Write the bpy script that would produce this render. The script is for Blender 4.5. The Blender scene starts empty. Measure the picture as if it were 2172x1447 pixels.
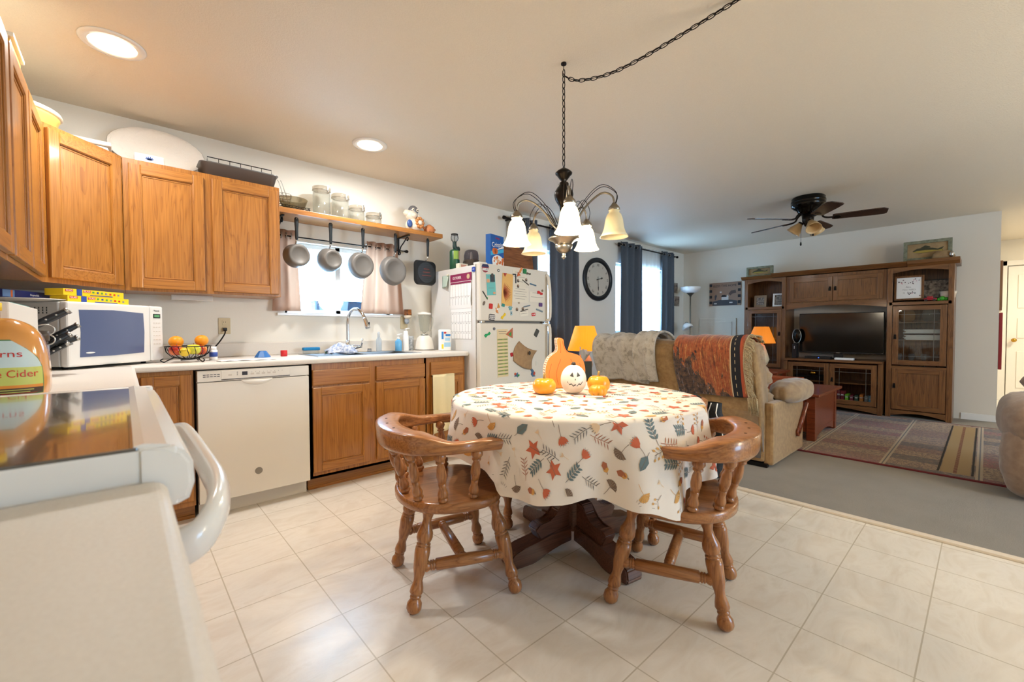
import bpy, bmesh, math, random
from mathutils import Vector, Matrix, Euler
R = math.radians; PI = math.pi
random.seed(7)
sc = bpy.context.scene; COL = sc.collection
# ---------------------------------------------------------------- camera
YAW, PIT, ROL = R(47.879), R(1.494), R(-.186)
CAM = Vector((.6025, -3.6491, 1.0993))
fw = Vector((math.cos(YAW)*math.cos(PIT), math.sin(YAW)*math.cos(PIT), -math.sin(PIT)))
rt = Vector((math.sin(YAW), -math.cos(YAW), 0)); up = rt.cross(fw)
rt2 = rt*math.cos(ROL)+up*math.sin(ROL); up2 = -rt*math.sin(ROL)+up*math.cos(ROL)
cd = bpy.data.cameras.new('camera'); cam = bpy.data.objects.new('camera', cd); COL.objects.link(cam)
cam.matrix_world = Matrix(((rt2.x, up2.x, -fw.x, CAM.x), (rt2.y, up2.y, -fw.y, CAM.y), (rt2.z, up2.z, -fw.z, CAM.z), (0, 0, 0, 1)))
cd.lens = 36*909.34/2172; cd.sensor_width = 36; cd.clip_start = .02; cd.clip_end = 200
cd.dof.use_dof = True; cd.dof.focus_distance = 2.9; cd.dof.aperture_fstop = 4.5
sc.camera = cam
# ---------------------------------------------------------------- world, exposure, lights
sc.view_settings.view_transform = 'Standard'; sc.view_settings.look = 'None'
sc.view_settings.gamma = 1; sc.view_settings.use_curve_mapping = False
sc.view_settings.exposure = 0.0
sc.cycles.transparent_max_bounces = 24
w = bpy.data.worlds.new('sky'); sc.world = w; w.use_nodes = True
wb = w.node_tree.nodes['Background']; wb.inputs[0].default_value = (.43, .71, 1, 1); wb.inputs[1].default_value = 19

def area(name, loc, rot, sx, sy, energy, col, portal=False, spread=PI):
    l = bpy.data.lights.new(name, 'AREA'); l.shape = 'RECTANGLE'; l.size = sx; l.size_y = sy
    l.energy = energy; l.color = col
    if portal: l.cycles.is_portal = True
    o = bpy.data.objects.new(name, l); COL.objects.link(o); o.location = loc; o.rotation_euler = rot
    return o
def point(name, loc, energy, col, r=.03):
    l = bpy.data.lights.new(name, 'POINT'); l.energy = energy; l.color = col; l.shadow_soft_size = r
    o = bpy.data.objects.new(name, l); COL.objects.link(o); o.location = loc
    return o
WARM = (1, .88, .68); WARM2 = (1, .99, .97)
area('window_portal', (1.98, .13, 1.52), (R(-90), 0, 0), .95, .6, 1, (1, 1, 1), True)
area('window_portal', (4.4, .13, 1.55), (R(-90), 0, 0), 1.2, 1.1, 1, (1, 1, 1), True)
area('window_portal', (6.65, .13, 1.55), (R(-90), 0, 0), 1.5, 1.1, 1, (1, 1, 1), True)
area('window_portal', (4.3, -7.63, 1.45), (R(90), 0, 0), 2.0, 1.3, 1, (1, 1, 1), True)

# ---------------------------------------------------------------- materials
def lin(h):
    if isinstance(h, str):
        h = [int(h[i:i+2], 16)/255 for i in (0, 2, 4)]
        return tuple(c/12.92 if c <= .04045 else ((c+.055)/1.055)**2.4 for c in h)
    return tuple(h)
def math_(m, op, a, b=None):
    nt, N, L = (m.node_tree, m.node_tree.nodes, m.node_tree.links); x = N.new('ShaderNodeMath'); x.operation = op
    for s, v in ((x.inputs[0], a), (x.inputs[1], b)):
        if v is None: continue
        if isinstance(v, bpy.types.NodeSocket): L.new(v, s)
        else: s.default_value = v
    return x.outputs[0]
MATS = {}
def mat(name, col, rough=.5, metal=0, spec=.5, emis=0, trans=0, alpha=1, sheen=0, coat=0, ior=1.45, emcol=None, sub=0):
    if name in MATS: return MATS[name]
    m = bpy.data.materials.new(name); m.use_nodes = True; b = m.node_tree.nodes['Principled BSDF']
    c = lin(col); b.inputs['Base Color'].default_value = (*c, 1)
    b.inputs['Roughness'].default_value = rough; b.inputs['Metallic'].default_value = metal
    b.inputs['Specular IOR Level'].default_value = spec; b.inputs['IOR'].default_value = ior
    b.inputs['Transmission Weight'].default_value = trans; b.inputs['Alpha'].default_value = alpha
    b.inputs['Sheen Weight'].default_value = sheen; b.inputs['Coat Weight'].default_value = coat
    if coat: b.inputs['Coat Roughness'].default_value = .12
    if emis:
        b.inputs['Emission Color'].default_value = (*(lin(emcol) if emcol else c), 1); b.inputs['Emission Strength'].default_value = emis
    MATS[name] = m; return m
def NT(m): return m.node_tree, m.node_tree.nodes, m.node_tree.links
def coords(m, scale=(1, 1, 1), rand=False, rot=(0, 0, 0)):
    nt, N, L = NT(m); tc = N.new('ShaderNodeTexCoord'); mp = N.new('ShaderNodeMapping')
    mp.inputs['Scale'].default_value = scale; mp.inputs['Rotation'].default_value = rot
    if rand:
        oi = N.new('ShaderNodeObjectInfo'); ad = N.new('ShaderNodeVectorMath'); ad.operation = 'ADD'
        mu = N.new('ShaderNodeMath'); mu.operation = 'MULTIPLY'; mu.inputs[1].default_value = 9
        L.new(oi.outputs['Random'], mu.inputs[0]); L.new(tc.outputs['Object'], ad.inputs[0]); L.new(mu.outputs[0], ad.inputs[1])
        L.new(ad.outputs[0], mp.inputs['Vector'])
    else: L.new(tc.outputs['Object'], mp.inputs['Vector'])
    return mp.outputs[0]
def noise(m, vec, scale, detail=3, rough=.55, dist=0):
    nt, N, L = NT(m); n = N.new('ShaderNodeTexNoise'); n.inputs['Scale'].default_value = scale
    n.inputs['Detail'].default_value = detail; n.inputs['Roughness'].default_value = rough; n.inputs['Distortion'].default_value = dist
    if vec: L.new(vec, n.inputs['Vector'])
    return n.outputs['Fac']
def ramp(m, fac, stops, interp='LINEAR'):
    nt, N, L = NT(m); r = N.new('ShaderNodeValToRGB'); r.color_ramp.interpolation = interp
    e = r.color_ramp.elements
    while len(e) < len(stops): e.new(.5)
    for i, (p, c) in enumerate(stops):
        e[i].position = p; c = lin(c) if isinstance(c, str) else c
        e[i].color = (*c, 1) if not isinstance(c, float) else (c, c, c, 1)
    L.new(fac, r.inputs[0]); return r.outputs[0]
def mix(m, f, a, b, mode='MIX'):
    nt, N, L = NT(m); x = N.new('ShaderNodeMix'); x.data_type = 'RGBA'; x.blend_type = mode
    for s, v in ((x.inputs[0], f), (x.inputs[6], a), (x.inputs[7], b)):
        if isinstance(v, bpy.types.NodeSocket): L.new(v, s)
        elif isinstance(v, (int, float)): s.default_value = v
        else: s.default_value = (*lin(v), 1)
    return x.outputs[2]
def setcol(m, out): nt, N, L = NT(m); L.new(out, N['Principled BSDF'].inputs['Base Color'])
def bump(m, h, strength=.2, dist=.01):
    nt, N, L = NT(m); b = N.new('ShaderNodeBump'); b.inputs['Strength'].default_value = strength; b.inputs['Distance'].default_value = dist
    L.new(h, b.inputs['Height']); L.new(b.outputs[0], N['Principled BSDF'].inputs['Normal'])
def sepxyz(m, vec):
    nt, N, L = NT(m); s = N.new('ShaderNodeSeparateXYZ'); L.new(vec, s.inputs[0]); return s.outputs
def wood(name, dark, midc, light, axis='z', rough=.35, coat=.3, fine=1., spec=.5):
    if name in MATS: return MATS[name]
    m = mat(name, midc, rough, coat=coat, spec=spec)
    s = {'x': (1.0, 14, 14), 'y': (14, 1.0, 14), 'z': (14, 14, 1.0)}[axis]
    v = coords(m, s, True)
    n1 = noise(m, v, 1.1*fine, 2, .5, 1.2)
    bands = math_(m, 'FRACT', math_(m, 'MULTIPLY', n1, 7))
    c1 = ramp(m, bands, [(0, dark), (.25, midc), (.7, light), (1, midc)])
    v2 = coords(m, tuple(k*(7 if k > 2 else 2) for k in s), True)
    n2 = noise(m, v2, 1.6*fine, 3, .6)
    c2 = ramp(m, n2, [(.35, dark), (.55, midc), (.8, light)])
    setcol(m, mix(m, .5, c1, c2)); bump(m, n2, .08, .003)
    return m
def speckle(name, c1, c2, scale=60, rough=.5, bumps=0, **k):
    if name in MATS: return MATS[name]
    m = mat(name, c1, rough, **k); v = coords(m); n = noise(m, v, scale, 3)
    setcol(m, ramp(m, n, [(.35, c1), (.65, c2)]))
    if bumps: bump(m, n, bumps, .004)
    return m
OAKZ = wood('oak_upright', '84501E', 'A86C2A', 'B87C38', 'z')
OAKX = wood('oak_along', '84501E', 'A86C2A', 'B87C38', 'x')
OAKY = wood('oak_across', '84501E', 'A86C2A', 'B87C38', 'y')
ENTZ = wood('mission_oak_upright', '4A2A12', '734824', '8A5C30', 'z', .4)
ENTY = wood('mission_oak_across', '4A2A12', '734824', '8A5C30', 'y', .4)
CHRZ = wood('maple_stain_upright', '7A4A28', 'A66C3C', 'BC824E', 'z', .3, .4)
CHRX = wood('maple_stain_along', '7A4A28', 'A66C3C', 'BC824E', 'x', .3, .4)
PEDM = wood('pedestal_stain', '40261A', '5E3A2A', '724A36', 'x', .28, .4)
CHEST = wood('cherry_wood', '5A2412', '7E3A20', '94482A', 'y', .3, .4)
WHITE = mat('white_enamel', 'E9E6E0', .25, coat=.4)
BLACK = mat('black_plastic', '141416', .35)
BLKMET = mat('black_iron', '1A1715', .45, metal=.6)
STEEL = mat('brushed_steel', 'B9B7B2', .3, metal=1)
CHROME = mat('chrome', 'D8DADD', .08, metal=1)
GREYCO = mat('grey_nonstick', '77736E', .5, metal=.2)
PAPER = mat('white_paper', 'F2F0EC', .7)
def glassy(name, tint, refl=.12, body=0, bodycol='FFFFFF'):
    """thin clear glass: tinted see-through plus a fresnel reflection and an optional faint body"""
    if name in MATS: return MATS[name]
    m = bpy.data.materials.new(name); m.use_nodes = True; nt, N, L = NT(m); o = N['Material Output']; N.remove(N['Principled BSDF'])
    t = N.new('ShaderNodeBsdfTransparent'); t.inputs[0].default_value = (*lin(tint), 1); g = N.new('ShaderNodeBsdfGlossy'); g.inputs['Roughness'].default_value = .03
    lw = N.new('ShaderNodeLayerWeight'); lw.inputs['Blend'].default_value = .5; x = N.new('ShaderNodeMixShader')
    f = math_(m, 'ADD', math_(m, 'MULTIPLY', math_(m, 'POWER', lw.outputs['Facing'], 4.0), refl*1.6), .035)
    L.new(f, x.inputs[0]); L.new(t.outputs[0], x.inputs[1]); L.new(g.outputs[0], x.inputs[2]); out = x.outputs[0]
    if body:
        d = N.new('ShaderNodeBsdfDiffuse'); d.inputs[0].default_value = (*lin(bodycol), 1); y = N.new('ShaderNodeMixShader'); y.inputs[0].default_value = body
        L.new(out, y.inputs[1]); L.new(d.outputs[0], y.inputs[2]); out = y.outputs[0]
    L.new(out, o.inputs['Surface']); MATS[name] = m; return m
GLASS = glassy('clear_glass', 'EEF2F2', .3)
PANE = glassy('cabinet_glass', 'F2F4F4', .2)

# ---------------------------------------------------------------- mesh helper
class MB:
    def __init__(s): s.b = bmesh.new()
    def box(s, c, d, mi=0, bev=0, M=None, seg=2, smooth=False):
        X = Matrix.Translation(c) @ Matrix.Diagonal((d[0], d[1], d[2], 1))
        if M is not None: X = M @ X
        old = set(s.b.faces)
        g = bmesh.ops.create_cube(s.b, size=1, matrix=X)
        if bev:
            es = list({e for v in g['verts'] for e in v.link_edges})
            bmesh.ops.bevel(s.b, geom=es, offset=min(bev, min(d)*.49), segments=seg, affect='EDGES', profile=.6)
        for f in s.b.faces:
            if f not in old: f.material_index = mi; f.smooth = smooth
        return s
    def b2(s, x0, x1, y0, y1, z0, z1, mi=0, bev=0, M=None, seg=2):
        return s.box(((x0+x1)/2, (y0+y1)/2, (z0+z1)/2), (abs(x1-x0), abs(y1-y0), abs(z1-z0)), mi, bev, M, seg)
    def raw(s, vs, fs, mi=0, smooth=False, M=None):
        V = [s.b.verts.new((M @ Vector(v)) if M is not None else Vector(v)) for v in vs]
        s.lv = V; s.lf = []
        for f in fs:
            try: q = s.b.faces.new([V[i] for i in f])
            except ValueError: continue
            q.material_index = mi; q.smooth = smooth; s.lf.append(q)
        return s
    def lathe(s, prof, c=(0, 0, 0), n=24, mi=0, M=None, smooth=True, sx=1, sy=1, rfun=None):
        vs = []; fs = []; k = len(prof)
        for i, (r, z) in enumerate(prof):
            for j in range(n):
                a = 2*PI*j/n; rr = max(r, 1e-5)*(rfun(a, i/(k-1)) if rfun else 1)
                vs.append((c[0]+rr*sx*math.cos(a), c[1]+rr*sy*math.sin(a), c[2]+z))
        for i in range(k-1):
            for j in range(n):
                j2 = (j+1) % n; fs.append((i*n+j, i*n+j2, (i+1)*n+j2, (i+1)*n+j))
        if prof[0][0] > 1e-4: fs.append(tuple(range(n-1, -1, -1)))
        if prof[-1][0] > 1e-4: fs.append(tuple((k-1)*n+j for j in range(n)))
        return s.raw(vs, fs, mi, smooth, M)
    def cyl(s, c, r, h, mi=0, n=24, M=None, r2=None, bev=0):
        r2 = r if r2 is None else r2
        p = [(r, 0), (r2, h)] if not bev else [(r-bev, 0), (r, bev), (r2, h-bev), (r2-bev, h)]
        s.lathe(p, c, n, mi, M)
        for f in s.lf[-2:]: f.smooth = False
        return s
    def turned(s, p0, p1, prof, n=14, mi=0):
        p0 = Vector(p0); p1 = Vector(p1); d = p1-p0; L = d.length
        M = Matrix.Translation(p0) @ d.to_track_quat('Z', 'Y').to_matrix().to_4x4()
        return s.lathe([(r, t*L) for t, r in prof], n=n, mi=mi, M=M)
    def tube(s, pts, r, n=8, mi=0, closed=False, cap=True):
        pts = [Vector(p) for p in pts]; k = len(pts); vs = []; fs = []
        rr = r if isinstance(r, (list, tuple)) else [r]*k
        prev = None
        for i, p in enumerate(pts):
            a = pts[(i-1) % k] if (closed or i > 0) else p; b_ = pts[(i+1) % k] if (closed or i < k-1) else p
            t = (b_-a).normalized() if (b_-a).length > 1e-9 else Vector((0, 0, 1))
            if prev is None: nrm = t.orthogonal().normalized()
            else:
                nrm = prev-t*prev.dot(t); nrm = nrm.normalized() if nrm.length > 1e-6 else t.orthogonal().normalized()
            prev = nrm; bi = t.cross(nrm)
            for j in range(n):
                an = 2*PI*j/n; vs.append(p+(nrm*math.cos(an)+bi*math.sin(an))*rr[i])
        for i in range(k if closed else k-1):
            i2 = (i+1) % k
            for j in range(n):
                j2 = (j+1) % n; fs.append((i*n+j, i*n+j2, i2*n+j2, i2*n+j))
        if cap and not closed: fs.append(tuple(range(n-1, -1, -1))); fs.append(tuple((k-1)*n+j for j in range(n)))
        return s.raw(vs, fs, mi, True)
    def prism(s, poly, h0, h1, mi=0, M=None, smooth=False):
        k = len(poly); vs = [(x, y, h0) for x, y in poly]+[(x, y, h1) for x, y in poly]
        fs = [tuple(range(k-1, -1, -1)), tuple(range(k, 2*k))]+[(i, (i+1) % k, k+(i+1) % k, k+i) for i in range(k)]
        return s.raw(vs, fs, mi, smooth, M)
    def ell(s, c, r, mi=0, n=20, m=12, M=None, fun=None):
        if not isinstance(r, (list, tuple)): r = (r, r, r)
        vs = []; fs = []
        for i in range(m+1):
            th = PI*i/m
            for j in range(n):
                a = 2*PI*j/n; d = Vector((math.sin(th)*math.cos(a), math.sin(th)*math.sin(a), -math.cos(th)))
                if i in (0, m): d = Vector((0, 0, d.z))
                k = fun(d) if fun else 1
                vs.append((c[0]+r[0]*d.x*k, c[1]+r[1]*d.y*k, c[2]+r[2]*d.z*k))
        for i in range(m):
            for j in range(n): j2 = (j+1) % n; fs.append((i*n+j, i*n+j2, (i+1)*n+j2, (i+1)*n+j))
        s.raw(vs, fs, mi, True, M); bmesh.ops.remove_doubles(s.b, verts=s.lv, dist=1e-6); return s
    def grid(s, f, nu, nv, mi=0, smooth=True, th=0, cu=False, mif=None):
        old = set(s.b.faces); P = [[Vector(f(i/nu, j/nv)) for j in range(nv+1)] for i in range(nu+1)]
        V = [[s.b.verts.new(p) for p in row] for row in P]; F = []
        for i in range(nu):
            for j in range(nv):
                q = s.b.faces.new((V[i][j], V[i+1][j], V[i+1][j+1], V[i][j+1]))
                q.material_index = mif(i/nu, j/nv) if mif else mi; q.smooth = smooth; F.append(q)
        if th:
            bmesh.ops.recalc_face_normals(s.b, faces=F)
            s.b.normal_update()
            bmesh.ops.solidify(s.b, geom=F, thickness=th)
            for q in s.b.faces:
                if q not in old: q.smooth = smooth
        return s
    def text(s, body, size, M, mi=0, ext=.0004, align='CENTER', wid=None):
        cu = bpy.data.curves.new('t', 'FONT'); cu.body = body; cu.size = size; cu.extrude = ext; cu.align_x = align; cu.align_y = 'CENTER'
        cu.resolution_u = 3
        o = bpy.data.objects.new('t', cu); me = bpy.data.meshes.new_from_object(o)
        X = M
        if wid:
            xs = [v.co.x for v in me.vertices]; k = wid/max(1e-6, max(xs)-min(xs)); X = M @ Matrix.Diagonal((k, 1, 1, 1))
        s.raw([v.co.copy() for v in me.vertices], [tuple(p.vertices) for p in me.polygons], mi, False, X)
        bpy.data.objects.remove(o); bpy.data.curves.remove(cu); bpy.data.meshes.remove(me); return s
    def build(s, name, mats, parent=None, off=None, weld=False):
        if off is not None: bmesh.ops.transform(s.b, matrix=off, verts=s.b.verts)
        if weld: bmesh.ops.remove_doubles(s.b, verts=s.b.verts, dist=1e-5)
        bmesh.ops.recalc_face_normals(s.b, faces=s.b.faces)
        me = bpy.data.meshes.new(name); s.b.to_mesh(me); s.b.free()
        for m in (mats if isinstance(mats, (list, tuple)) else [mats]): me.materials.append(m)
        o = bpy.data.objects.new(name, me); COL.objects.link(o)
        if parent is not None: o.parent = parent
        return o
def frame(origin, xdir, ydir):
    """matrix with local x, y, z=x cross y at origin (for signs, doors, labels)"""
    x = Vector(xdir).normalized(); y = Vector(ydir).normalized(); z = x.cross(y)
    return Matrix(((x.x, y.x, z.x, origin[0]), (x.y, y.y, z.y, origin[1]), (x.z, y.z, z.z, origin[2]), (0, 0, 0, 1)))
INV = {}
def tag(o, label, cat, group=None, kind=None):
    if label: o['label'] = label
    if cat: o['category'] = cat
    if group: o['group'] = group
    if kind: o['kind'] = kind
    return o
def thing(name, label, cat, loc=(0, 0, 0), rz=0, group=None, local=False):
    """an Empty at the thing's base; parts given in world coordinates unless local"""
    o = bpy.data.objects.new(name, None); COL.objects.link(o); o.empty_display_size = .05
    o.location = loc; o.rotation_euler = (0, 0, rz); tag(o, label, cat, group)
    INV[o.name] = None if local else (Matrix.Translation(loc) @ Matrix.Rotation(rz, 4, 'Z')).inverted()
    return o
def part(root, name, mb, mats, label=None):
    r = root
    while r.parent is not None: r = r.parent
    o = mb.build(name, mats, root, INV.get(r.name))
    if label: o['label'] = label
    return o
def solo(name, label, cat, mb, mats, group=None, kind=None):
    """a one-mesh thing, its origin at the middle of its base"""
    b = mb.b.verts; xs = [v.co.x for v in b]; ys = [v.co.y for v in b]; zs = [v.co.z for v in b]
    c = Vector(((min(xs)+max(xs))/2, (min(ys)+max(ys))/2, min(zs)))
    o = mb.build(name, mats, None, Matrix.Translation(-c)); o.location = c
    INV[o.name] = Matrix.Translation(-c)
    return tag(o, label, cat, group, kind)
def struct(name, mb, mats, parent=None):
    o = mb.build(name, mats, parent)
    if parent is None: o['kind'] = 'structure'
    return o
def dup(root, loc, rz, label=None, group=None):
    r = root.copy(); COL.objects.link(r); r.location = loc; r.rotation_euler = (0, 0, rz)
    if label: r['label'] = label
    if group: r['group'] = group
    for ch in list(root.children):
        c = ch.copy(); COL.objects.link(c); c.parent = r
        for g in list(ch.children):
            d = g.copy(); COL.objects.link(d); d.parent = c
    return r
def rrect(w, h, r, n=5):
    """rounded rectangle outline centred on the origin"""
    p = []
    for cx, cy, a0 in ((w/2-r, h/2-r, 0), (-w/2+r, h/2-r, 90), (-w/2+r, -h/2+r, 180), (w/2-r, -h/2+r, 270)):
        for i in range(n+1):
            a = R(a0+90*i/n); p.append((cx+r*math.cos(a), cy+r*math.sin(a)))
    return p
def bez(p0, p1, p2, p3, n=12):
    p0, p1, p2, p3 = map(Vector, (p0, p1, p2, p3))
    return [p0*(1-t)**3+p1*3*t*(1-t)**2+p2*3*t*t*(1-t)+p3*t**3 for t in (i/n for i in range(n+1))]
def spline(pts, n=6):
    P = [Vector(p) for p in pts]; out = []
    for i in range(len(P)-1):
        a = P[max(0, i-1)]; b = P[i]; c = P[i+1]; d = P[min(len(P)-1, i+2)]
        for k in range(n):
            t = k/n; out.append(.5*((2*b)+(c-a)*t+(2*a-5*b+4*c-d)*t*t+(3*b-a-3*c+d)*t**3))
    out.append(P[-1]); return out
# ================================================================ THE ROOM
H = 2.44; XT = 8.05
wallm = speckle('wall_paint', 'EAE5D9', 'ECE7DC', 300, .7, .15)
wallw = speckle('living_wall_paint', 'DBD2C2', 'DED5C6', 300, .7, .15)
ceilm = speckle('ceiling_paint', 'EADFCB', 'E7DCC8', 160, .55, .5)
# vinyl floor: 12 inch tiles with thin grooves and faint marble veining
vin = mat('vinyl_tile', 'E2DACB', .26, spec=.6)
v = coords(vin); x, y, z = sepxyz(vin, v)
n1 = noise(vin, coords(vin, (2.2, 5, 1), rot=(0, 0, .5)), 1.6, 5, .6, 1.5)
n2 = noise(vin, v, 70, 3, .6)
def groove(c, o):
    t = math_(vin, 'DIVIDE', math_(vin, 'SUBTRACT', c, o), .3045)
    f = math_(vin, 'FRACT', math_(vin, 'ADD', t, 100.5))
    return math_(vin, 'ABSOLUTE', math_(vin, 'SUBTRACT', f, .5))
g = math_(vin, 'MINIMUM', groove(x, 1.207), groove(y, -1.994))
gm = math_(vin, 'LESS_THAN', g, .0075)
base = ramp(vin, n1, [(.3, 'DFD5C6'), (.45, 'E5DDD0'), (.55, 'E9E2D6'), (.7, 'E0D7C8')])
setcol(vin, mix(vin, gm, base, 'C4B9A6'))
bump(vin, math_(vin, 'SUBTRACT', math_(vin, 'MULTIPLY', n2, .35), gm), .22, .003)
m = MB(); m.b2(-.1, 3.70, -7.7, .1, -.1, 0); m.b2(3.70, 8.05, -7.7, -6.0, -.1, 0); m.b2(8.05, 10.7, -7.7, -3.745, -.1, 0)
struct('floor', m, vin)
car = mat('carpet_pile', '8F887C', .95, sheen=.3)
cv = coords(car); c1 = noise(car, cv, 420, 2, .7); c2 = noise(car, cv, 5, 3)
setcol(car, mix(car, .3, ramp(car, c1, [(.3, '7A7268'), (.6, 'B8AFA0')]), ramp(car, c2, [(.3, '958C7E'), (.7, 'B4AB9C')]))); bump(car, c1, 1, .01)
m = MB(); m.b2(3.73, 8.05, -6.0, 0, -.1, .012); struct('floor', m, car)
m = MB(); m.b2(3.69, 3.735, -6.0, -.0, 0, .014, bev=.004); struct('trim_1', m, mat('pale_transition_strip', 'E3D5C2', .3))
m = MB(); m.b2(-.15, 10.75, -7.75, .15, H, H+.1); struct('ceiling', m, ceilm)
m = MB(); m.b2(-.12, 0, -7.75, .15, 0, H); struct('wall_left', m, wallm)
def wall_x(name, x0, x1, y0, y1, holes, mt):
    """wall along x between y0 and y1 with rectangular openings (xa, xb, za, zb)"""
    m = MB(); cur = x0
    for xa, xb, za, zb in holes:
        m.b2(cur, xa, y0, y1, 0, H); m.b2(xa, xb, y0, y1, 0, za); m.b2(xa, xb, y0, y1, zb, H); cur = xb
    m.b2(cur, x1, y0, y1, 0, H); return struct(name, m, mt)
wall_x('wall_back', 0, XT+.1, 0, .14, [(1.53, 2.43, 1.235, 1.80), (3.85, 4.95, 1.05, 2.08), (5.95, 7.35, 1.05, 2.08)], wallm)
m = MB(); m.b2(XT, XT+.1, -3.745, 0, 0, H); m.b2(XT+.1, 10.7, -3.745, -3.645, 0, H); struct('wall_right', m, wallw)
m = MB(); m.b2(10.6, 10.7, -7.75, -3.745, 0, H); struct('wall_hall', m, mat('hall_paint', 'EFE3CB', .7))
wall_x('wall_front', 0, 10.6, -7.75, -7.6, [(3.3, 5.3, .8, 2.1)], wallm)
m = MB(); m.b2(XT-.012, XT, -3.745, -3.46, 0.012, .09, bev=.003); m.b2(XT-.012, XT, -1.1, 0, 0.012, .09, bev=.003)
m.b2(XT-.012, XT+2.5, -3.757, -3.745, 0.0, .09, bev=.003); struct('baseboard_right', m, WHITE)
m = MB(); m.b2(3.74, 8.03, -.012, 0, .012, .09, bev=.003); struct('baseboard_back', m, WHITE)
def window(n, x0, x1, z0, z1, y, mull, mt=WHITE):
    r = bpy.data.objects.new('window_%d' % n, None); COL.objects.link(r); r['kind'] = 'structure'; r.location = ((x0+x1)/2, y, z0)
    INV[r.name] = Matrix.Translation(r.location).inverted()
    m = MB(); t = .035
    for a in ((x0, x0+t, z0, z1), (x1-t, x1, z0, z1), (x0, x1, z0, z0+t), (x0, x1, z1-t, z1)): m.b2(a[0], a[1], y-.03, y+.03, a[2], a[3], bev=.004)
    for xm in mull: m.b2(xm-.022, xm+.022, y-.03, y+.03, z0, z1, bev=.004)
    part(r, 'window_frame', m, mt)
    m = MB(); m.b2(x0+t, x1-t, y-.003, y+.003, z0+t, z1-t); part(r, 'pane', m, glassy('window_glass', 'F8FBFF', .1))
    return r
w1 = window(1, 1.53, 2.43, 1.235, 1.80, .09, [1.96])
m = MB(); m.b2(1.47, 2.49, -.035, .06, 1.215, 1.237, bev=.004); part(w1, 'window_sill', m, WHITE)
window(2, 3.85, 4.95, 1.05, 2.08, .09, [4.4]); window(3, 5.95, 7.35, 1.05, 2.08, .09, [6.65])
window(4, 3.3, 5.3, .8, 2.1, -7.68, [4.3])  # unseen window behind the camera, added and sized for fill daylight
# hall door
d = bpy.data.objects.new('door_1', None); COL.objects.link(d); d.location = (10.6, -4.25, 0); d['kind'] = 'structure'
INV[d.name] = Matrix.Translation(d.location).inverted()
DW_ = mat('door_paint', 'EFE7D6', .4)
m = MB(); m.b2(10.55, 10.59, -4.64, -3.86, .012, 2.03, bev=.003)
for z0, z1 in ((.2, .75), (.95, 1.25), (1.4, 1.9)):
    for y0, y1 in ((-4.18, -3.96), (-4.54, -4.30)):
        m.b2(10.54, 10.552, y0, y1, z0, z1, bev=.005)
part(d, 'door_leaf', m, DW_)
m = MB(); m.b2(10.54, 10.60, -3.85, -3.765, 0, 2.12, bev=.005); m.b2(10.54, 10.60, -4.74, -4.65, 0, 2.12, bev=.005); m.b2(10.54, 10.6, -4.74, -3.765, 2.045, 2.12, bev=.005); part(d, 'door_frame', m, DW_)
m = MB(); m.turned((10.56, -3.93, .92), (10.47, -3.93, .92), [(0, .028), (.1, .028), (.2, .011), (.5, .012), (.6, .028), (.9, .03), (1, .012)]); part(d, 'door_handle', m, mat('brass', 'C99B3F', .2, metal=1))
# access panel on the living room wall
m = MB()
m.b2(8.03, 8.05, -.90, -.30, .55, 1.285, bev=.004); m.b2(8.022, 8.032, -.84, -.36, .62, 1.225, bev=.004); struct('trim_2', m, wallw)
# ================================================================ KITCHEN CABINETS
def panel_door(mb, w, h, M, t=.02, fr=.055):
    """raised-frame cabinet door in local x (width), y (height), z out"""
    for c, d in (((-w/2+fr/2, 0), (fr, h)), ((w/2-fr/2, 0), (fr, h))): mb.box((c[0], c[1], t/2), (d[0], d[1], t), 0, .005, M)
    for sy in (-1, 1): mb.box((0, sy*(h/2-fr/2), t/2), (w-2*fr+.002, fr, t), 1, .004, M)
    for k, (a, zz) in enumerate(((.008, t*.8), (.018, t*.55))):
        wi, hi = w-2*fr-2*a+.016, h-2*fr-2*a+.016
        for sx in (-1, 1): mb.box((sx*(wi/2), 0, zz/2), (.007, hi, zz), 0, .002, M)
        for sy in (-1, 1): mb.box((0, sy*(hi/2), zz/2), (wi, .007, zz), 1, .002, M)
    mb.box((0, 0, t*.2), (w-2*fr+.01, h-2*fr+.01, t*.4), 0, 0, M)
OAKS = [OAKZ, OAKX]
def add_door(root, x0, x1, z0, z1, pos, face, name='door'):
    """face: 'y' door on a plane y=pos facing -y; 'x' on x=pos facing +x (x0..x1 are then y values)"""
    w = abs(x1-x0); h = z1-z0; c = (x0+x1)/2; zc = (z0+z1)/2; m = MB()
    if face == 'y': panel_door(m, w, h, frame((c, pos, zc), (1, 0, 0), (0, 0, 1)))
    else: panel_door(m, w, h, frame((pos, c, zc), (0, 1, 0), (0, 0, 1)))
    return part(root, name, m, OAKS if face == 'y' else [OAKZ, OAKY])
CT, CB = 2.095, 1.335
# left run of wall cabinets
for y0, y1, lab, doors in ((-1.47, -.65, 'oak wall cabinet on the left wall beside the diagonal corner cabinet', ((-1.07, -.69), (-1.455, -1.09))),
                           (-2.2, -1.475, 'oak wall cabinet on the left wall nearest the camera', ((-1.83, -1.49), (-2.19, -1.85)))):
    r = thing('wall_cabinet', lab, 'cabinet', (.16, (y0+y1)/2, CB), group='oak wall cabinets')
    m = MB(); m.b2(.003, .32, y0, y1, CB, CT, bev=.002); part(r, 'body', m, OAKZ)
    for a, b in doors: add_door(r, a, b, CB+.018, CT-.028, .32, 'x')
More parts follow.
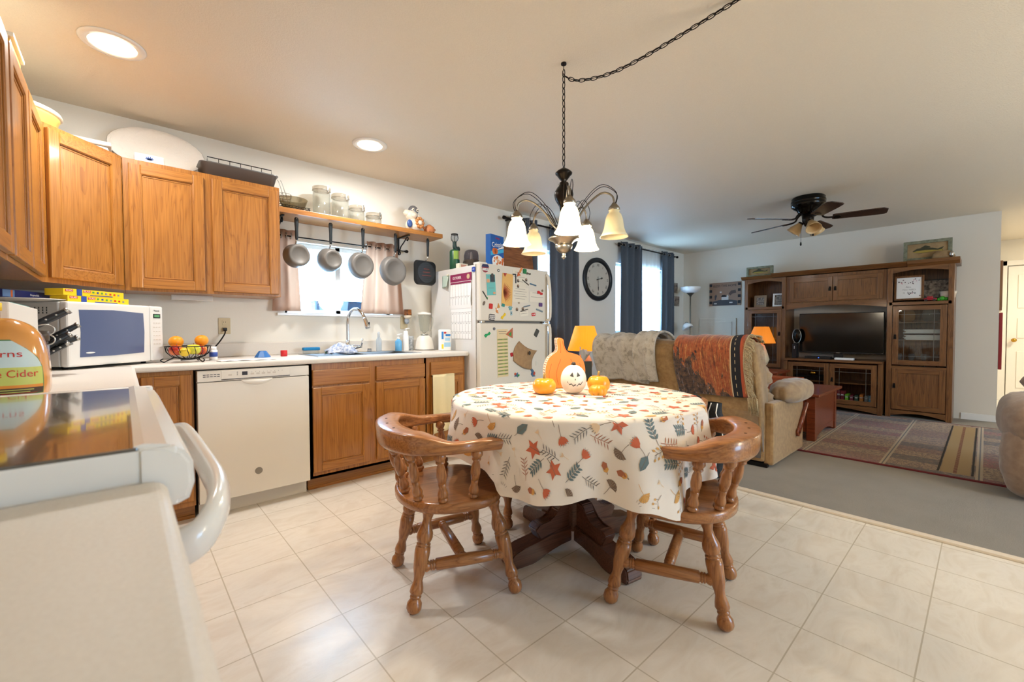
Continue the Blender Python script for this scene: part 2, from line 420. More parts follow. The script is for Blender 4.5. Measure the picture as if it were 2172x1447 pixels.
# diagonal corner cabinet
r = thing('wall_cabinet', 'diagonal oak corner wall cabinet above the microwave', 'cabinet', (.3, -.3, CB), group='oak wall cabinets')
m = MB(); m.prism([(.003, -.003), (.003, -.645), (.32, -.645), (.61, -.325), (.61, -.003)], CB, CT); part(r, 'body', m, OAKZ)
dv = Vector((.61-.32, -.325+.645, 0)); Ld = dv.length; dv.normalize(); mid = Vector((.465, -.485, (CB+CT)/2))
m = MB(); panel_door(m, Ld-.05, CT-CB-.045, frame(mid, dv, (0, 0, 1))); part(r, 'door', m, OAKS)
r = thing('wall_cabinet', 'two-door oak wall cabinet between the corner cabinet and the window shelf', 'cabinet', (1.02, -.16, CB), group='oak wall cabinets')
m = MB(); m.b2(.612, 1.425, -.32, -.003, CB, CT, bev=.002); part(r, 'body', m, OAKZ)
add_door(r, .637, .99, CB+.015, CT-.028, -.32, 'y'); add_door(r, 1.032, 1.41, CB+.015, CT-.028, -.32, 'y')
# base cabinets
def base_cab(lab, x0, x1, fronts, open_=None):
    r = thing('base_cabinet', lab, 'cabinet', ((x0+x1)/2, -.3, 0), group='oak base cabinets')
    m = MB()
    if x1-x0 > .6:
        for b in ((x0, x0+.018, -.60, -.003, .09, .873), (x1-.018, x1, -.60, -.003, .09, .873), (x0, x1, -.60, -.003, .09, .108), (x0, x1, -.60, -.582, .09, .873), (x0, x1, -.012, -.003, .09, .873)): m.b2(*b)
    else: m.b2(x0, x1, -.60, -.003, .09, .873, bev=.002)
    part(r, 'body', m, OAKZ)
    m = MB(); m.b2(x0, x1, -.535, -.50, 0, .09); m.b2(x0, x1, -.545, -.535, 0, .02, bev=.003); part(r, 'toe_kick', m, OAKX)
    for kind, a, b, z0, z1 in fronts:
        if kind == 'door': add_door(r, a, b, z0, z1, -.60, 'y')
        else:
            m = MB(); m.b2(a, b, -.619, -.60, z0, z1, bev=.006); part(r, 'drawer', m, OAKX)
    return r
base_cab('oak base cabinet between the stove corner and the dishwasher', .625, .892, [('door', .662, .882, .125, .85)])
base_cab('two-door oak sink base cabinet right of the dishwasher', 1.518, 2.415, [('drawer', 1.535, 1.935, .725, .832), ('door', 1.535, 1.935, .135, .712), ('drawer', 1.985, 2.398, .725, .832), ('door', 1.985, 2.398, .135, .712)])
ec = base_cab('narrow oak base cabinet with a yellow towel beside the fridge', 2.417, 2.80, [('drawer', 2.452, 2.775, .728, .838), ('door', 2.452, 2.775, .135, .715)])
for y0, y1, lab in ((-2.17, -.612, 'oak base cabinet run under the left counter beyond the stove'), (-4.4, -2.965, 'oak base cabinet under the foreground counter')):
    r = thing('base_cabinet', lab, 'cabinet', (.3, (y0+y1)/2, 0), group='oak base cabinets')
    m = MB(); m.b2(.003, .59, y0, y1, .09, .873); part(r, 'body', m, OAKZ)
    m = MB(); m.b2(.45, .53, y0, y1, 0, .09); part(r, 'toe_kick', m, OAKY)
    k = 4 if y1 > -1 else 3
    if y1 < -1:
        for i in range(k): add_door(r, y0+.02+i*(y1-y0)/k, y0-.02+(i+1)*(y1-y0)/k, .13, .86, .59, 'x')
    else:
        for i in range(2, k-0): 
            a = y0+(k-1-i)*(y1-y0)/k
            add_door(r, a+.02, a-.02+(y1-y0)/k, .13, .86, .59, 'x')
# counters: rolled front edge, coved splash
ctr = speckle('laminate_counter', 'D9D1C6', 'DFD8CE', 260, .5)
def edge_prof(x1, z1=.914, t=.038, r=.016):
    p = [(0, z1-t), (0, z1)]
    for i in range(7): a = R(90-15*i); p.append((x1-r+r*math.cos(a), z1-r+r*math.sin(a)))
    for i in range(5): a = R(-22.5*i); p.append((x1-r*.7+r*.7*math.cos(a), z1-t+r*.7+r*.7*math.sin(a)))
    return p
r = thing('countertop', 'long pale laminate worktop under the window holding the sink', 'countertop', (1.7, -.32, .876))
m = MB(); P = edge_prof(.645)
M1 = Matrix(((0, 0, 1, 0), (-1, 0, 0, 0), (0, 1, 0, 0), (0, 0, 0, 1)))   # local x -> -y, y -> z, z -> x
# run with a cut-out for the sink
m.prism(P, .0, 1.60, 0, M1); m.prism(P, 2.40, 2.81, 0, M1)
m.b2(1.60, 2.40, -.09, -.0, .876, .914); Pf = [(a-.0, b) for a, b in P if a > .3]; Pf = [(.55, .876), (.55, .914)]+Pf; m.prism(Pf, 1.60, 2.40, 0, M1)
M2 = Matrix(((1, 0, 0, 0), (0, 0, -1, -.60), (0, 1, 0, 0), (0, 0, 0, 1)))
m.prism(edge_prof(.640), 0.0, 1.572, 0, M2)
part(r, 'worktop', m, ctr)
m = MB(); m.b2(.02, 2.81, -.02, -.001, .914, 1.012, bev=.006); m.b2(.001, .02, -2.17, -.001, .914, 1.012, bev=.006); part(r, 'splashback', m, ctr)
m = MB(); M3 = Matrix(((1, 0, 0, 0), (0, 0, -1, -2.965), (0, 1, 0, 0), (0, 0, 0, 1))); m.prism(edge_prof(.640, r=.018), 0, 1.6, 0, M3)
m.b2(.001, .02, -4.5, -2.965, .914, 1.012, bev=.006)
solo('countertop', 'pale laminate worktop in the near left foreground', 'countertop', m, ctr)
# ---------------------------------------------------------------- dishwasher
DWM = mat('dishwasher_white', 'E8E2D6', .3, coat=.3)
GREYD = mat('dark_grey_display', '3B3B42', .2); GREYL = mat('grey_badge', '8E877C', .35, metal=.5)
r = thing('dishwasher', 'white dishwasher between the oak base cabinets', 'dishwasher', (1.205, -.3, 0))
m = MB(); m.b2(.905, 1.506, -.60, -.01, .10, .868); part(r, 'body', m, DWM)
m = MB(); m.b2(.905, 1.506, -.638, -.60, .098, .80, bev=.004); m.cyl((0, 0, 0), .021, .0015, 1, 28, M=frame((1.205, -.638, .232), (1, 0, 0), (0, 0, 1)))
part(r, 'door', m, [DWM, GREYL])
m = MB(); m.b2(.905, 1.506, -.640, -.60, .804, .868, bev=.004); m.b2(1.02, 1.39, -.643, -.638, .815, .862, bev=.002)
for i in range(5):
    for j in range(2): m.b2(.932+i*.017, .945+i*.017, -.6412, -.639, .842-j*.011, .846-j*.011, 1)
m.b2(1.125, 1.153, -.6445, -.642, .831, .853, 1)
for i in range(9): m.b2(1.175+i*.021, 1.177+i*.021, -.6442, -.642, .846, .849, 1)
for i in range(4): m.b2(1.098, 1.103, -.6442, -.642, .833+i*.006, .8355+i*.006, 1)
for a in (1.055, 1.17, 1.2, 1.23, 1.26, 1.29): m.b2(a, a+.018, -.6438, -.642, .832, .842, 2)
m.b2(1.02, 1.39, -.642, -.64, .809, .813, 1)
part(r, 'control_panel', m, [DWM, GREYD, mat('button_grey', 'CFC6B8', .4)])
m = MB(); m.grid(lambda u, v: (1.12+.17*u, -.6395-.010*math.sin(PI*u)*math.sin(PI*v)**.5, .803-.035*v*math.sin(PI*u)**.5), 16, 8, 0)
part(r, 'handle', m, DWM)
m = MB(); m.b2(.907, 1.504, -.56, -.54, .0, .085, bev=.003); m.b2(.907, 1.504, -.60, -.56, .088, .096, 1); part(r, 'toe_kick', m, [DWM, GREYD])
# ---------------------------------------------------------------- cooker
r = thing('stove', 'white electric range with a black glass cooktop in the left foreground', 'stove', (.3, -2.56, 0))
m = MB(); m.b2(.01, .60, -2.945, -2.185, .02, .90, bev=.004); part(r, 'body', m, WHITE)
m = MB(); m.b2(.60, .645, -2.935, -2.195, .17, .80, bev=.012); m.b2(.646, .650, -2.83, -2.30, .35, .62, 1); part(r, 'oven_door', m, [WHITE, BLACK])
m = MB(); m.b2(.60, .64, -2.935, -2.195, .03, .16, bev=.008); part(r, 'drawer', m, WHITE)
m = MB(); x1 = .668
m.b2(.02, .075, -2.95, -2.175, .872, .953, bev=.006)
m.prism([(.608, .875), (.608, .957), (.618, .959), (.640, .955), (.658, .944), (.667, .928), (.668, .90), (.662, .880), (.650, .875)], -.775, .0, 0, Matrix(((1, 0, 0, 0), (0, 0, -1, -2.955), (0, 1, 0, 0), (0, 0, 0, 1))))
bmesh.ops.bevel(m.b, geom=[e for e in m.b.edges if abs(e.verts[0].co.y-e.verts[1].co.y) < 1e-5 and e.verts[0].co.x > .6], offset=.007, segments=3, affect='EDGES')
m.b2(.03, .655, -2.200, -2.178, .875, .957, bev=.006); m.b2(.03, .65, -2.952, -2.940, .875, .952, bev=.003)
part(r, 'cooktop_frame', m, WHITE)
m = MB(); m.b2(.06, .612, -2.951, -2.196, .93, .9555, bev=.002)
part(r, 'glass_top', m, mat('cooktop_glass', '4A4744', .04, spec=1, coat=1))
m = MB(); m.b2(.003, .07, -2.95, -2.18, .93, 1.0, bev=.01); part(r, 'control_panel', m, WHITE)
hp = [(.648, -2.23, .815), (.675, -2.235, .825), (.706, -2.30, .835), (.712, -2.42, .836), (.713, -2.56, .836), (.713, -2.70, .836), (.712, -2.80, .835), (.70, -2.885, .83), (.675, -2.925, .82), (.645, -2.93, .815)]
m = MB(); m.tube(spline(hp, 5), .0155, 12); 
for v_ in m.b.verts: v_.co.z = .826+(v_.co.z-.826)*1.8
part(r, 'handle', m, WHITE)
# ---------------------------------------------------------------- fridge
r = thing('fridge', 'white top-freezer fridge covered in magnets beside the worktop', 'fridge', (3.23, -.4, 0))
FR = speckle('fridge_enamel', 'D9D3C6', 'DDD7CB', 200, .38, .1); FRG = mat('gasket_grey', '8F8A82', .6)
m = MB(); m.b2(2.82, 3.65, -.735, -.03, .03, 1.655, bev=.006); m.b2(2.84, 3.63, -.745, -.73, .05, 1.64, 1); part(r, 'body', m, [mat('fridge_side', 'DEDCD8', .4), FRG])
m = MB(); m.b2(2.818, 3.655, -.80, -.745, 1.178, 1.664, bev=.014, seg=3); part(r, 'freezer_door', m, FR)
m = MB(); m.b2(2.818, 3.655, -.80, -.745, .09, 1.158, bev=.014, seg=3); part(r, 'fridge_door', m, FR)
for z0, z1 in ((1.19, 1.62), (.55, 1.14)):
    m = MB(); zt = z1 if z0 > 1 else z1; zl = z0
    pts = [(3.628, -.80, z1), (3.628, -.825, z1-.02), (3.628, -.845, z1-.16), (3.628, -.845, z0+.03), (3.628, -.80, z0)] if z0 > 1 else [(3.628, -.80, z1), (3.628, -.845, z1-.03), (3.628, -.845, z0+.16), (3.628, -.825, z0+.02), (3.628, -.80, z0)]
    m.tube(spline(pts, 4), .015, 10); part(r, 'handle', m, FR)
for xa, xb in ((3.60, 3.66), (2.83, 2.87)):
    m = MB(); m.b2(xa, xb, -.80, -.77, 1.159, 1.177, bev=.003); part(r, 'hinge', m, CHROME)
m = MB(); m.b2(2.82, 3.65, -.74, -.70, .0, .085); m.b2(2.9, 3.6, -.7, -.1, 0, .03); part(r, 'base_grille', m, FRG)
m = MB(); m.b2(2.825, 2.92, -.775, -.70, 1.656, 1.676, bev=.006); part(r, 'hinge_cover', m, WHITE)
# ---------------------------------------------------------------- wall shelf
r = thing('wall_shelf', 'long oak shelf on scrolled iron brackets above the sink window', 'shelf', (2.12, -.13, 1.945))
m = MB(); m.b2(1.428, 2.80, -.272, -.003, 1.945, 1.983, bev=.004); part(r, 'board', m, OAKX)
for bx in (1.475, 2.49):
    m = MB(); m.b2(bx-.009, bx+.009, -.010, -.002, 1.79, 1.944); m.b2(bx-.009, bx+.009, -.21, -.002, 1.937, 1.9445)
    m.tube(spline([(bx, -.012, 1.81), (bx, -.035, 1.83), (bx, -.055, 1.86), (bx, -.10, 1.885), (bx, -.135, 1.905), (bx, -.16, 1.925), (bx, -.185, 1.925), (bx, -.19, 1.905), (bx, -.175, 1.897), (bx, -.165, 1.905)], 5), .005, 8)
    m.tube(spline([(bx, -.012, 1.80), (bx, -.03, 1.79), (bx, -.045, 1.80), (bx, -.04, 1.815), (bx, -.03, 1.812)], 5), .0045, 8)
    part(r, 'bracket', m, BLKMET)
pans = [(1.560, .084, .074, .085, 'sauce'), (1.805, .090, .068, .085, 'sauce'), (2.062, .106, .090, .055, 'fry'), (2.350, .124, .104, .050, 'fry'), (2.668, .113, 0, .02, 'griddle')]
for px, *_ in pans:
    m = MB(); m.tube(spline([(px, -.22, 1.946), (px, -.22, 1.925), (px, -.229, 1.915), (px, -.236, 1.92), (px, -.235, 1.928)], 4), .0018, 6); part(r, 'hook', m, STEEL)
labs = ['small grey saucepan hanging nearest the oak wall cabinet', 'second grey saucepan hanging from the shelf, bottom facing out', 'medium grey skillet hanging in the middle of the row', 'largest round grey skillet hanging before the right curtain', 'square black griddle pan hanging at the right end of the shelf']
for (px, ro, rb, dep, kd), lb in zip(pans, labs):
    zt = 1.925; hl = .155; neck = .03
    zc = zt-hl-neck-ro
    r = thing('griddle_pan' if kd == 'griddle' else ('saucepan' if kd == 'sauce' else 'skillet'), lb, 'pan', (px, -.22, zc-ro), group='pans hanging under the wall shelf')
    Mp = frame((px, -.165, zc), (1, 0, 0), (0, 0, 1))   # z -> -y
    Mt = Matrix.Translation((px, -.165, zc)) @ Matrix.Rotation(R(9 if kd == 'sauce' else 5), 4, 'Z') @ Matrix.Translation((-px, .165, -zc)) @ Mp
    m = MB()
    if kd == 'griddle':
        o_ = rrect(.235, .225, .045, 6); i_ = rrect(.215, .205, .04, 6); n = len(o_)
        vs = [(x, y, .0) for x, y in o_]+[(x, y, .028) for x, y in i_]; fs = [(i, (i+1) % n, n+(i+1) % n, n+i) for i in range(n)]+[tuple(range(n, 2*n))]
        m.raw(vs, fs, 0, False, Mt); m.cyl((0, 0, .027), .093, .004, 1, 40, Mt)
        for i in range(9): m.b2(-.08+.02*i*0, .08, -.072+i*.018, -.070+i*.018, .0305, .0315, 0, M=Mt)
        m.b2(-.03, .03, .03, .034, .0315, .032, 2, M=Mt); m.b2(-.04, .04, 0, .004, .0315, .032, 2, M=Mt); m.b2(-.05, .05, -.03, -.026, .0315, .032, 2, M=Mt)
        part(r, 'pan_body', m, [mat('black_pan', '26282A', .35, metal=.3), mat('dark_pan_base', '3A3F45', .45, metal=.3), mat('red_print', '8A4038', .5)])
    else:
        m.lathe([(ro-.004, 0), (ro, .0), (ro+.003, .002), (ro-.0, dep*.25), (ro*.96, dep*.6), (rb+.006, dep-.006), (rb, dep), (rb-.004, dep+.0015), (rb*.75, dep+.0015), (rb*.745, dep+.001), (1e-5, dep+.001)], n=48, M=Mt)
        part(r, 'pan_body', m, GREYCO)
    m = MB(); yh = -.225
    zz = zc+ro
    m.tube([(px, yh+.05, zz-.012), (px, yh+.02, zz+.005), (px, yh, zz+neck)], .006, 8)
    m.b2(px-.022, px+.022, yh+.045, yh+.052, zz-.022, zz-.004, bev=.003)
    part(r, 'ferrule', m, STEEL)
    m = MB(); hw = .011
    prof = [(0, .008), (.1, .0115), (.5, .012), (.75, .0145), (.92, .0155), (.98, .012), (1, .004)]
    n0 = MB(); pts = []
    m.turned((px, yh, zz+neck-.002), (px, yh-.004, zt+.008), [(t, rr) for t, rr in prof], 12)
    for v_ in m.b.verts: v_.co.y = yh+(v_.co.y-yh)*.6
    part(r, 'handle', m, mat('rubber_black', '1E2326', .45))
    m = MB(); m.ell((px, yh-.0095, zt-.018), (.0055, .001, .009)); part(r, 'hanging_loop', m, STEEL)
# ================================================================ TABLE, CLOTH, CHAIRS
TC = Vector((2.29, -2.25, 0)); RT = .60
r = thing('pedestal_table', 'round dark-stained pedestal dining table under the leaf-print cloth', 'table', (TC.x, TC.y, 0), R(-10), local=True)
m = MB(); m.cyl((0, 0, .728), RT, .034, n=64, bev=.006); part(r, 'tabletop', m, CHRX)
m = MB()
m.lathe([(.075, .10), (.075, .27)], n=8, smooth=False)
m.lathe([(.07, .268), (.085, .272), (.088, .285), (.078, .295), (.06, .30), (.075, .312), (.08, .322), (.07, .332), (.055, .34), (.06, .38), (.08, .44), (.085, .50), (.07, .56), (.05, .62), (.055, .66), (.09, .70), (.11, .715), (.24, .718), (.24, .728)], n=28)
part(r, 'column', m, PEDM)
for k in range(4):
    M = Matrix.Rotation(PI/2*k+R(0), 4, 'Z') @ Matrix(((1, 0, 0, 0), (0, 0, -1, 0), (0, 1, 0, 0), (0, 0, 0, 1)))
    m = MB(); lower = [(.05, .05)]+[(x, z) for x, z in ((.12, .055), (.17, .045), (.21, .028), (.25, .012), (.275, .0), (.40, .0), (.408, .02), (.402, .062), (.385, .078), (.33, .088), (.25, .098), (.18, .112), (.05, .13))]
    m.prism(lower, -.047, .047, M=M)
    bmesh.ops.bevel(m.b, geom=list(m.b.edges), offset=.006, segments=2, affect='EDGES')
    up_ = [(.05, .11), (.17, .10), (.235, .098), (.262, .150), (.235, .172), (.205, .166), (.175, .170), (.145, .185), (.12, .21), (.10, .245), (.05, .255)]
    part(r, 'foot', m, PEDM)
    m = MB(); m.prism(up_, -.034, .034, M=M)
    bmesh.ops.bevel(m.b, geom=list(m.b.edges), offset=.005, segments=2, affect='EDGES')
    f_ = part(r, 'foot_bracket', m, [PEDM, BLACK])
# --- cloth
HEM = [(-180, .53), (-171, .50), (-167, .452), (-155, .447), (-145, .456), (-134, .482), (-120, .449), (-105, .395), (-98, .475), (-83, .461), (-60, .47), (0, .46), (60, .44), (120, .45), (150, .50), (171, .55), (180, .53)]
ZT = .7655
def hem(th):
    a = math.degrees(th); a = (a+180) % 360-180
    for (a0, z0), (a1, z1) in zip(HEM, HEM[1:]):
        if a0 <= a <= a1: t = (a-a0)/(a1-a0); t = t*t*(3-2*t); return z0+(z1-z0)*t
    return .46
def ripple(th):
    return .55*math.sin(9*th+.6)+.35*math.sin(15*th+1.9)+.3*math.sin(5*th+.2)+.25*math.sin(23*th)
def cloth(s_, th, off=0):
    c, n = math.cos(th), math.sin(th); R0 = RT+.004
    if s_ <= R0:
        return Vector((TC.x+s_*c, TC.y+s_*n, ZT+.0012*math.sin(14*s_*c+2)*math.sin(11*s_*n)+off))
    d = s_-R0; rd = .010
    if d < rd*PI/2: a = d/rd; rr = R0+rd*math.sin(a); z = ZT-rd*(1-math.cos(a)); fl = 0
    else: fl = min(1, (d-rd*PI/2)/.32); rr = R0+rd; z = ZT-rd-(d-rd*PI/2)
    dg = (math.degrees(th)+180) % 360-180; q = min(1, max(0, (d-.02)/.10)); q = q*q*(3-2*q)
    rr += .022*fl+.030*fl**.8*ripple(th)+.052*q*math.exp(-((dg+110)/13)**2)+.02*q*math.exp(-((dg-163)/9)**2)
    return Vector((TC.x+(rr+off)*c, TC.y+(rr+off)*n, z+off*max(0, 1-d/rd*.6)))
cm = MB(); NA, NR, ND = 220, 12, 18
rows = []
for i in range(NR+1): rows.append([cm.b.verts.new(cloth(max(.001, (RT+.003)*i/NR), 2*PI*j/NA)) for j in range(NA)])
for i in range(1, ND+1):
    row = []
    for j in range(NA):
        th = 2*PI*j/NA; D = ZT-hem(th); t = i/ND
        row.append(cm.b.verts.new(cloth(RT+.004+.003+t*D, th)))
    rows.append(row)
for a, b_ in zip(rows, rows[1:]):
    for j in range(NA):
        f = cm.b.faces.new((a[j], a[(j+1) % NA], b_[(j+1) % NA], b_[j])); f.smooth = True
CC = ['F1E6D8', 'D06A48', 'DFA658', '6E8082', '86705E', 'F0CFA6', 'B06A4A', '6A625C']
def leaf_poly(x0, y0, x1, y1, w):
    dx, dy = x1-x0, y1-y0; L = math.hypot(dx, dy); nx, ny = -dy/L*w, dx/L*w
    return [(x0, y0), (x0+dx*.3+nx, y0+dy*.3+ny), (x0+dx*.7+nx*.8, y0+dy*.7+ny*.8), (x1, y1), (x0+dx*.7-nx*.8, y0+dy*.7-ny*.8), (x0+dx*.3-nx, y0+dy*.3-ny)]
def strip(pts, w):
    out = []
    for (x0, y0), (x1, y1) in zip(pts, pts[1:]):
        L = math.hypot(x1-x0, y1-y0); nx, ny = -(y1-y0)/L*w, (x1-x0)/L*w
        out.append([(x0+nx, y0+ny), (x1+nx, y1+ny), (x1-nx, y1-ny), (x0-nx, y0-ny)])
    return out
def motif(kind):
    P = []
    if kind == 'branch' or kind == 'twig':
        c = 3 if kind == 'branch' else random.choice((7, 6, 7)); wl = .17 if kind == 'branch' else .06
        P += [(c if kind != 'branch' else 7, q) for q in strip([(0, -1), (.05, -.3), (0, .4), (-.05, .9)], .022)]
        for i in range(5):
            y = -.55+i*.32
            for s_ in (-1, 1): P.append((c, leaf_poly(.03, y, s_*.5, y+.35, wl*.62)))
        if kind == 'branch': P.append((c, leaf_poly(0, .8, -.08, 1.15, .09)))
    elif kind == 'maple':
        pts = []; n = 11
        rad = [.55, .35, .9, .45, 1.0, .5, 1.05, .5, 1.0, .45, .9]
        for i in range(n): a = R(-90+33*i+16); pts.append((rad[i]*math.cos(a), rad[i]*math.sin(a)))
        for i in range(n): P.append((1, [(0, 0), pts[i], pts[(i+1) % n]]))
        P += [(4, q) for q in strip([(0, .6), (0, -.4), (.15, -1.2)], .03)]
    elif kind == 'tulip':
        c = random.choice((1, 1, 1, 5))
        for i in range(5):
            a = R(90+(i-2)*19); P.append((c, leaf_poly(0, 0, .8*math.cos(a), .8*math.sin(a), .15)))
        P.append((c, [(-.22, .12), (0, -.08), (.22, .12), (.2, .45), (-.2, .45)]))
        P += [(4, q) for q in strip([(0, -.05), (-.05, -.5), (-.2, -1.05)], .022)]
        for i in range(4): a = R(62+i*19); P.append((4, leaf_poly(.6*math.cos(a), .6*math.sin(a), .92*math.cos(a), .92*math.sin(a), .02)))
    elif kind == 'ginkgo':
        c = random.choice((4, 2, 2))
        for i in range(7):
            a = R(90+(i-3)*22); P.append((c, [(0, 0), (.75*math.cos(a-.17), .75*math.sin(a-.17)), (.68*math.cos(a), .68*math.sin(a)), (.75*math.cos(a+.17), .75*math.sin(a+.17))]))
        P += [(c, q) for q in strip([(0, 0), (.05, -.5), (0, -1.)], .022)]
    elif kind == 'acorn':
        P.append((6, leaf_poly(0, -.75, 0, .5, .38))); P.append((2, [(-.33, .1), (.33, .1), (.36, .35), (.1, .6), (-.1, .6), (-.36, .35)])); P += [(4, q) for q in strip([(0, .6), (.05, .85)], .05)]
    elif kind == 'leaf':
        P.append((3, leaf_poly(0, -.75, 0, .75, .42))); P += [(4, q) for q in strip([(0, -1.1), (0, .6)], .02)]
    elif kind == 'berry':
        c = random.choice((2, 1, 2))
        P += [(4, q) for q in strip([(0, -1), (.05, -.2), (0, .8)], .02)]
        for i in range(6):
            s_ = (-1)**i; y = -.5+i*.22; P += [(4, q) for q in strip([(0, y), (s_*.3, y+.22)], .016)]
            P.append((c, leaf_poly(s_*.28, y+.2, s_*.5, y+.42, .1)))
    elif kind == 'sprig':
        c = random.choice((5, 2)); P += [(c, q) for q in strip([(0, -.6), (.02, .2)], .02)]
        for i in range(3): P.append((c, leaf_poly(0, .1, (i-1)*.25, .5, .07)))
    return P
random.seed(11)
kinds = ['branch', 'maple', 'tulip', 'ginkgo', 'twig', 'tulip', 'acorn', 'branch', 'berry', 'leaf', 'sprig', 'tulip', 'twig', 'sprig', 'ginkgo']
step = .083; last = []
for iy in range(-14, 15):
    for ix in range(-14, 15):
        X = (ix+(.5 if iy % 2 else 0))*step+random.uniform(-.02, .02); Y = iy*step*.9+random.uniform(-.02, .02); s0 = math.hypot(X, Y)
        if s0 > 1.0: continue
        k = random.choice([q_ for q_ in kinds if q_ not in last]); last = (last+[k])[-3:]
        scale = {'sprig': .036, 'acorn': .032, 'leaf': .042, 'maple': .040, 'tulip': .043, 'ginkgo': .040}.get(k, .043)
        a = random.choice((0, 1, 2, 3))*PI/2+random.uniform(-.6, .6); ca, sa = math.cos(a)*scale, math.sin(a)*scale
        for ci, poly in motif(k):
            vs = []; ok = True
            for px, py in poly:
                gx, gy = X+px*ca-py*sa, Y+px*sa+py*ca; s_ = math.hypot(gx, gy); th = math.atan2(gy, gx)
                if s_ > RT+ZT-hem(th)-.012: ok = False; break
                vs.append(cloth(s_, th, .0016 if ci in (1, 2, 3, 5, 6) else .002))
            if ok and not (min(math.hypot(*(X+px*ca-py*sa, Y+px*sa+py*ca)) for px, py in poly) < RT-.004 < RT+.012 < max(math.hypot(*(X+px*ca-py*sa, Y+px*sa+py*ca)) for px, py in poly)):
                cm.raw(vs, [tuple(range(len(vs)))], ci, False)
clm = [mat('cloth_%s' % n, c, .62) for n, c in zip(('cream', 'rust', 'amber', 'slate', 'brown', 'peach', 'terracotta', 'charcoal'), CC)]
cm2 = cm.build('tablecloth', clm, None, Matrix.Translation(-Vector((TC.x, TC.y, .40)))); cm2.location = (TC.x, TC.y, .40)
tag(cm2, 'cream vinyl tablecloth printed with autumn leaves on the round table', 'tablecloth')
# --- captain's chair, facing +x
LEGP = [(0, .012), (.02, .020), (.05, .0245), (.10, .024), (.135, .018), (.145, .017), (.15, .0195), (.165, .0195), (.17, .017), (.18, .0195), (.20, .0225), (.24, .021), (.30, .0165), (.34, .0175), (.42, .0225), (.56, .0255), (.615, .0245), (.62, .019), (.63, .0235), (.645, .0235), (.65, .019), (.665, .023), (.70, .0265), (.75, .0255), (.82, .018), (.87, .016), (.92, .0195), (.94, .024), (1, .024)]
SPP = [(0, .009), (.03, .011), (.08, .0175), (.11, .0165), (.125, .0125), (.135, .012), (.14, .0155), (.19, .0175), (.24, .0155), (.29, .0125), (.33, .0125), (.395, .0135), (.40, .0115), (.41, .0115), (.415, .0135), (.55, .0165), (.68, .0145), (.77, .0105), (.80, .0155), (.82, .0155), (.83, .011), (.85, .015), (.90, .0195), (.95, .018), (1, .013)]
STP = [(0, .010), (.03, .016), (.07, .0195), (.10, .016), (.11, .013), (.115, .017), (.13, .017), (.135, .013), (.14, .017), (.155, .0175), (.16, .0145), (.17, .0155), (.18, .0195), (.5, .0205), (.82, .0195), (.83, .0155), (.84, .0145), (.845, .0175), (.86, .017), (.865, .013), (.87, .017), (.885, .017), (.89, .013), (.90, .016), (.93, .0195), (.97, .016), (1, .010)]
LEGP = [(t, .0215+(q-.0215)*1.45+.0035) for t, q in LEGP]; SPP = [(t, .0145+(q-.0145)*1.4+.0025) for t, q in SPP]; STP = [(t, .0175+(q-.0175)*1.3+.003) for t, q in STP]
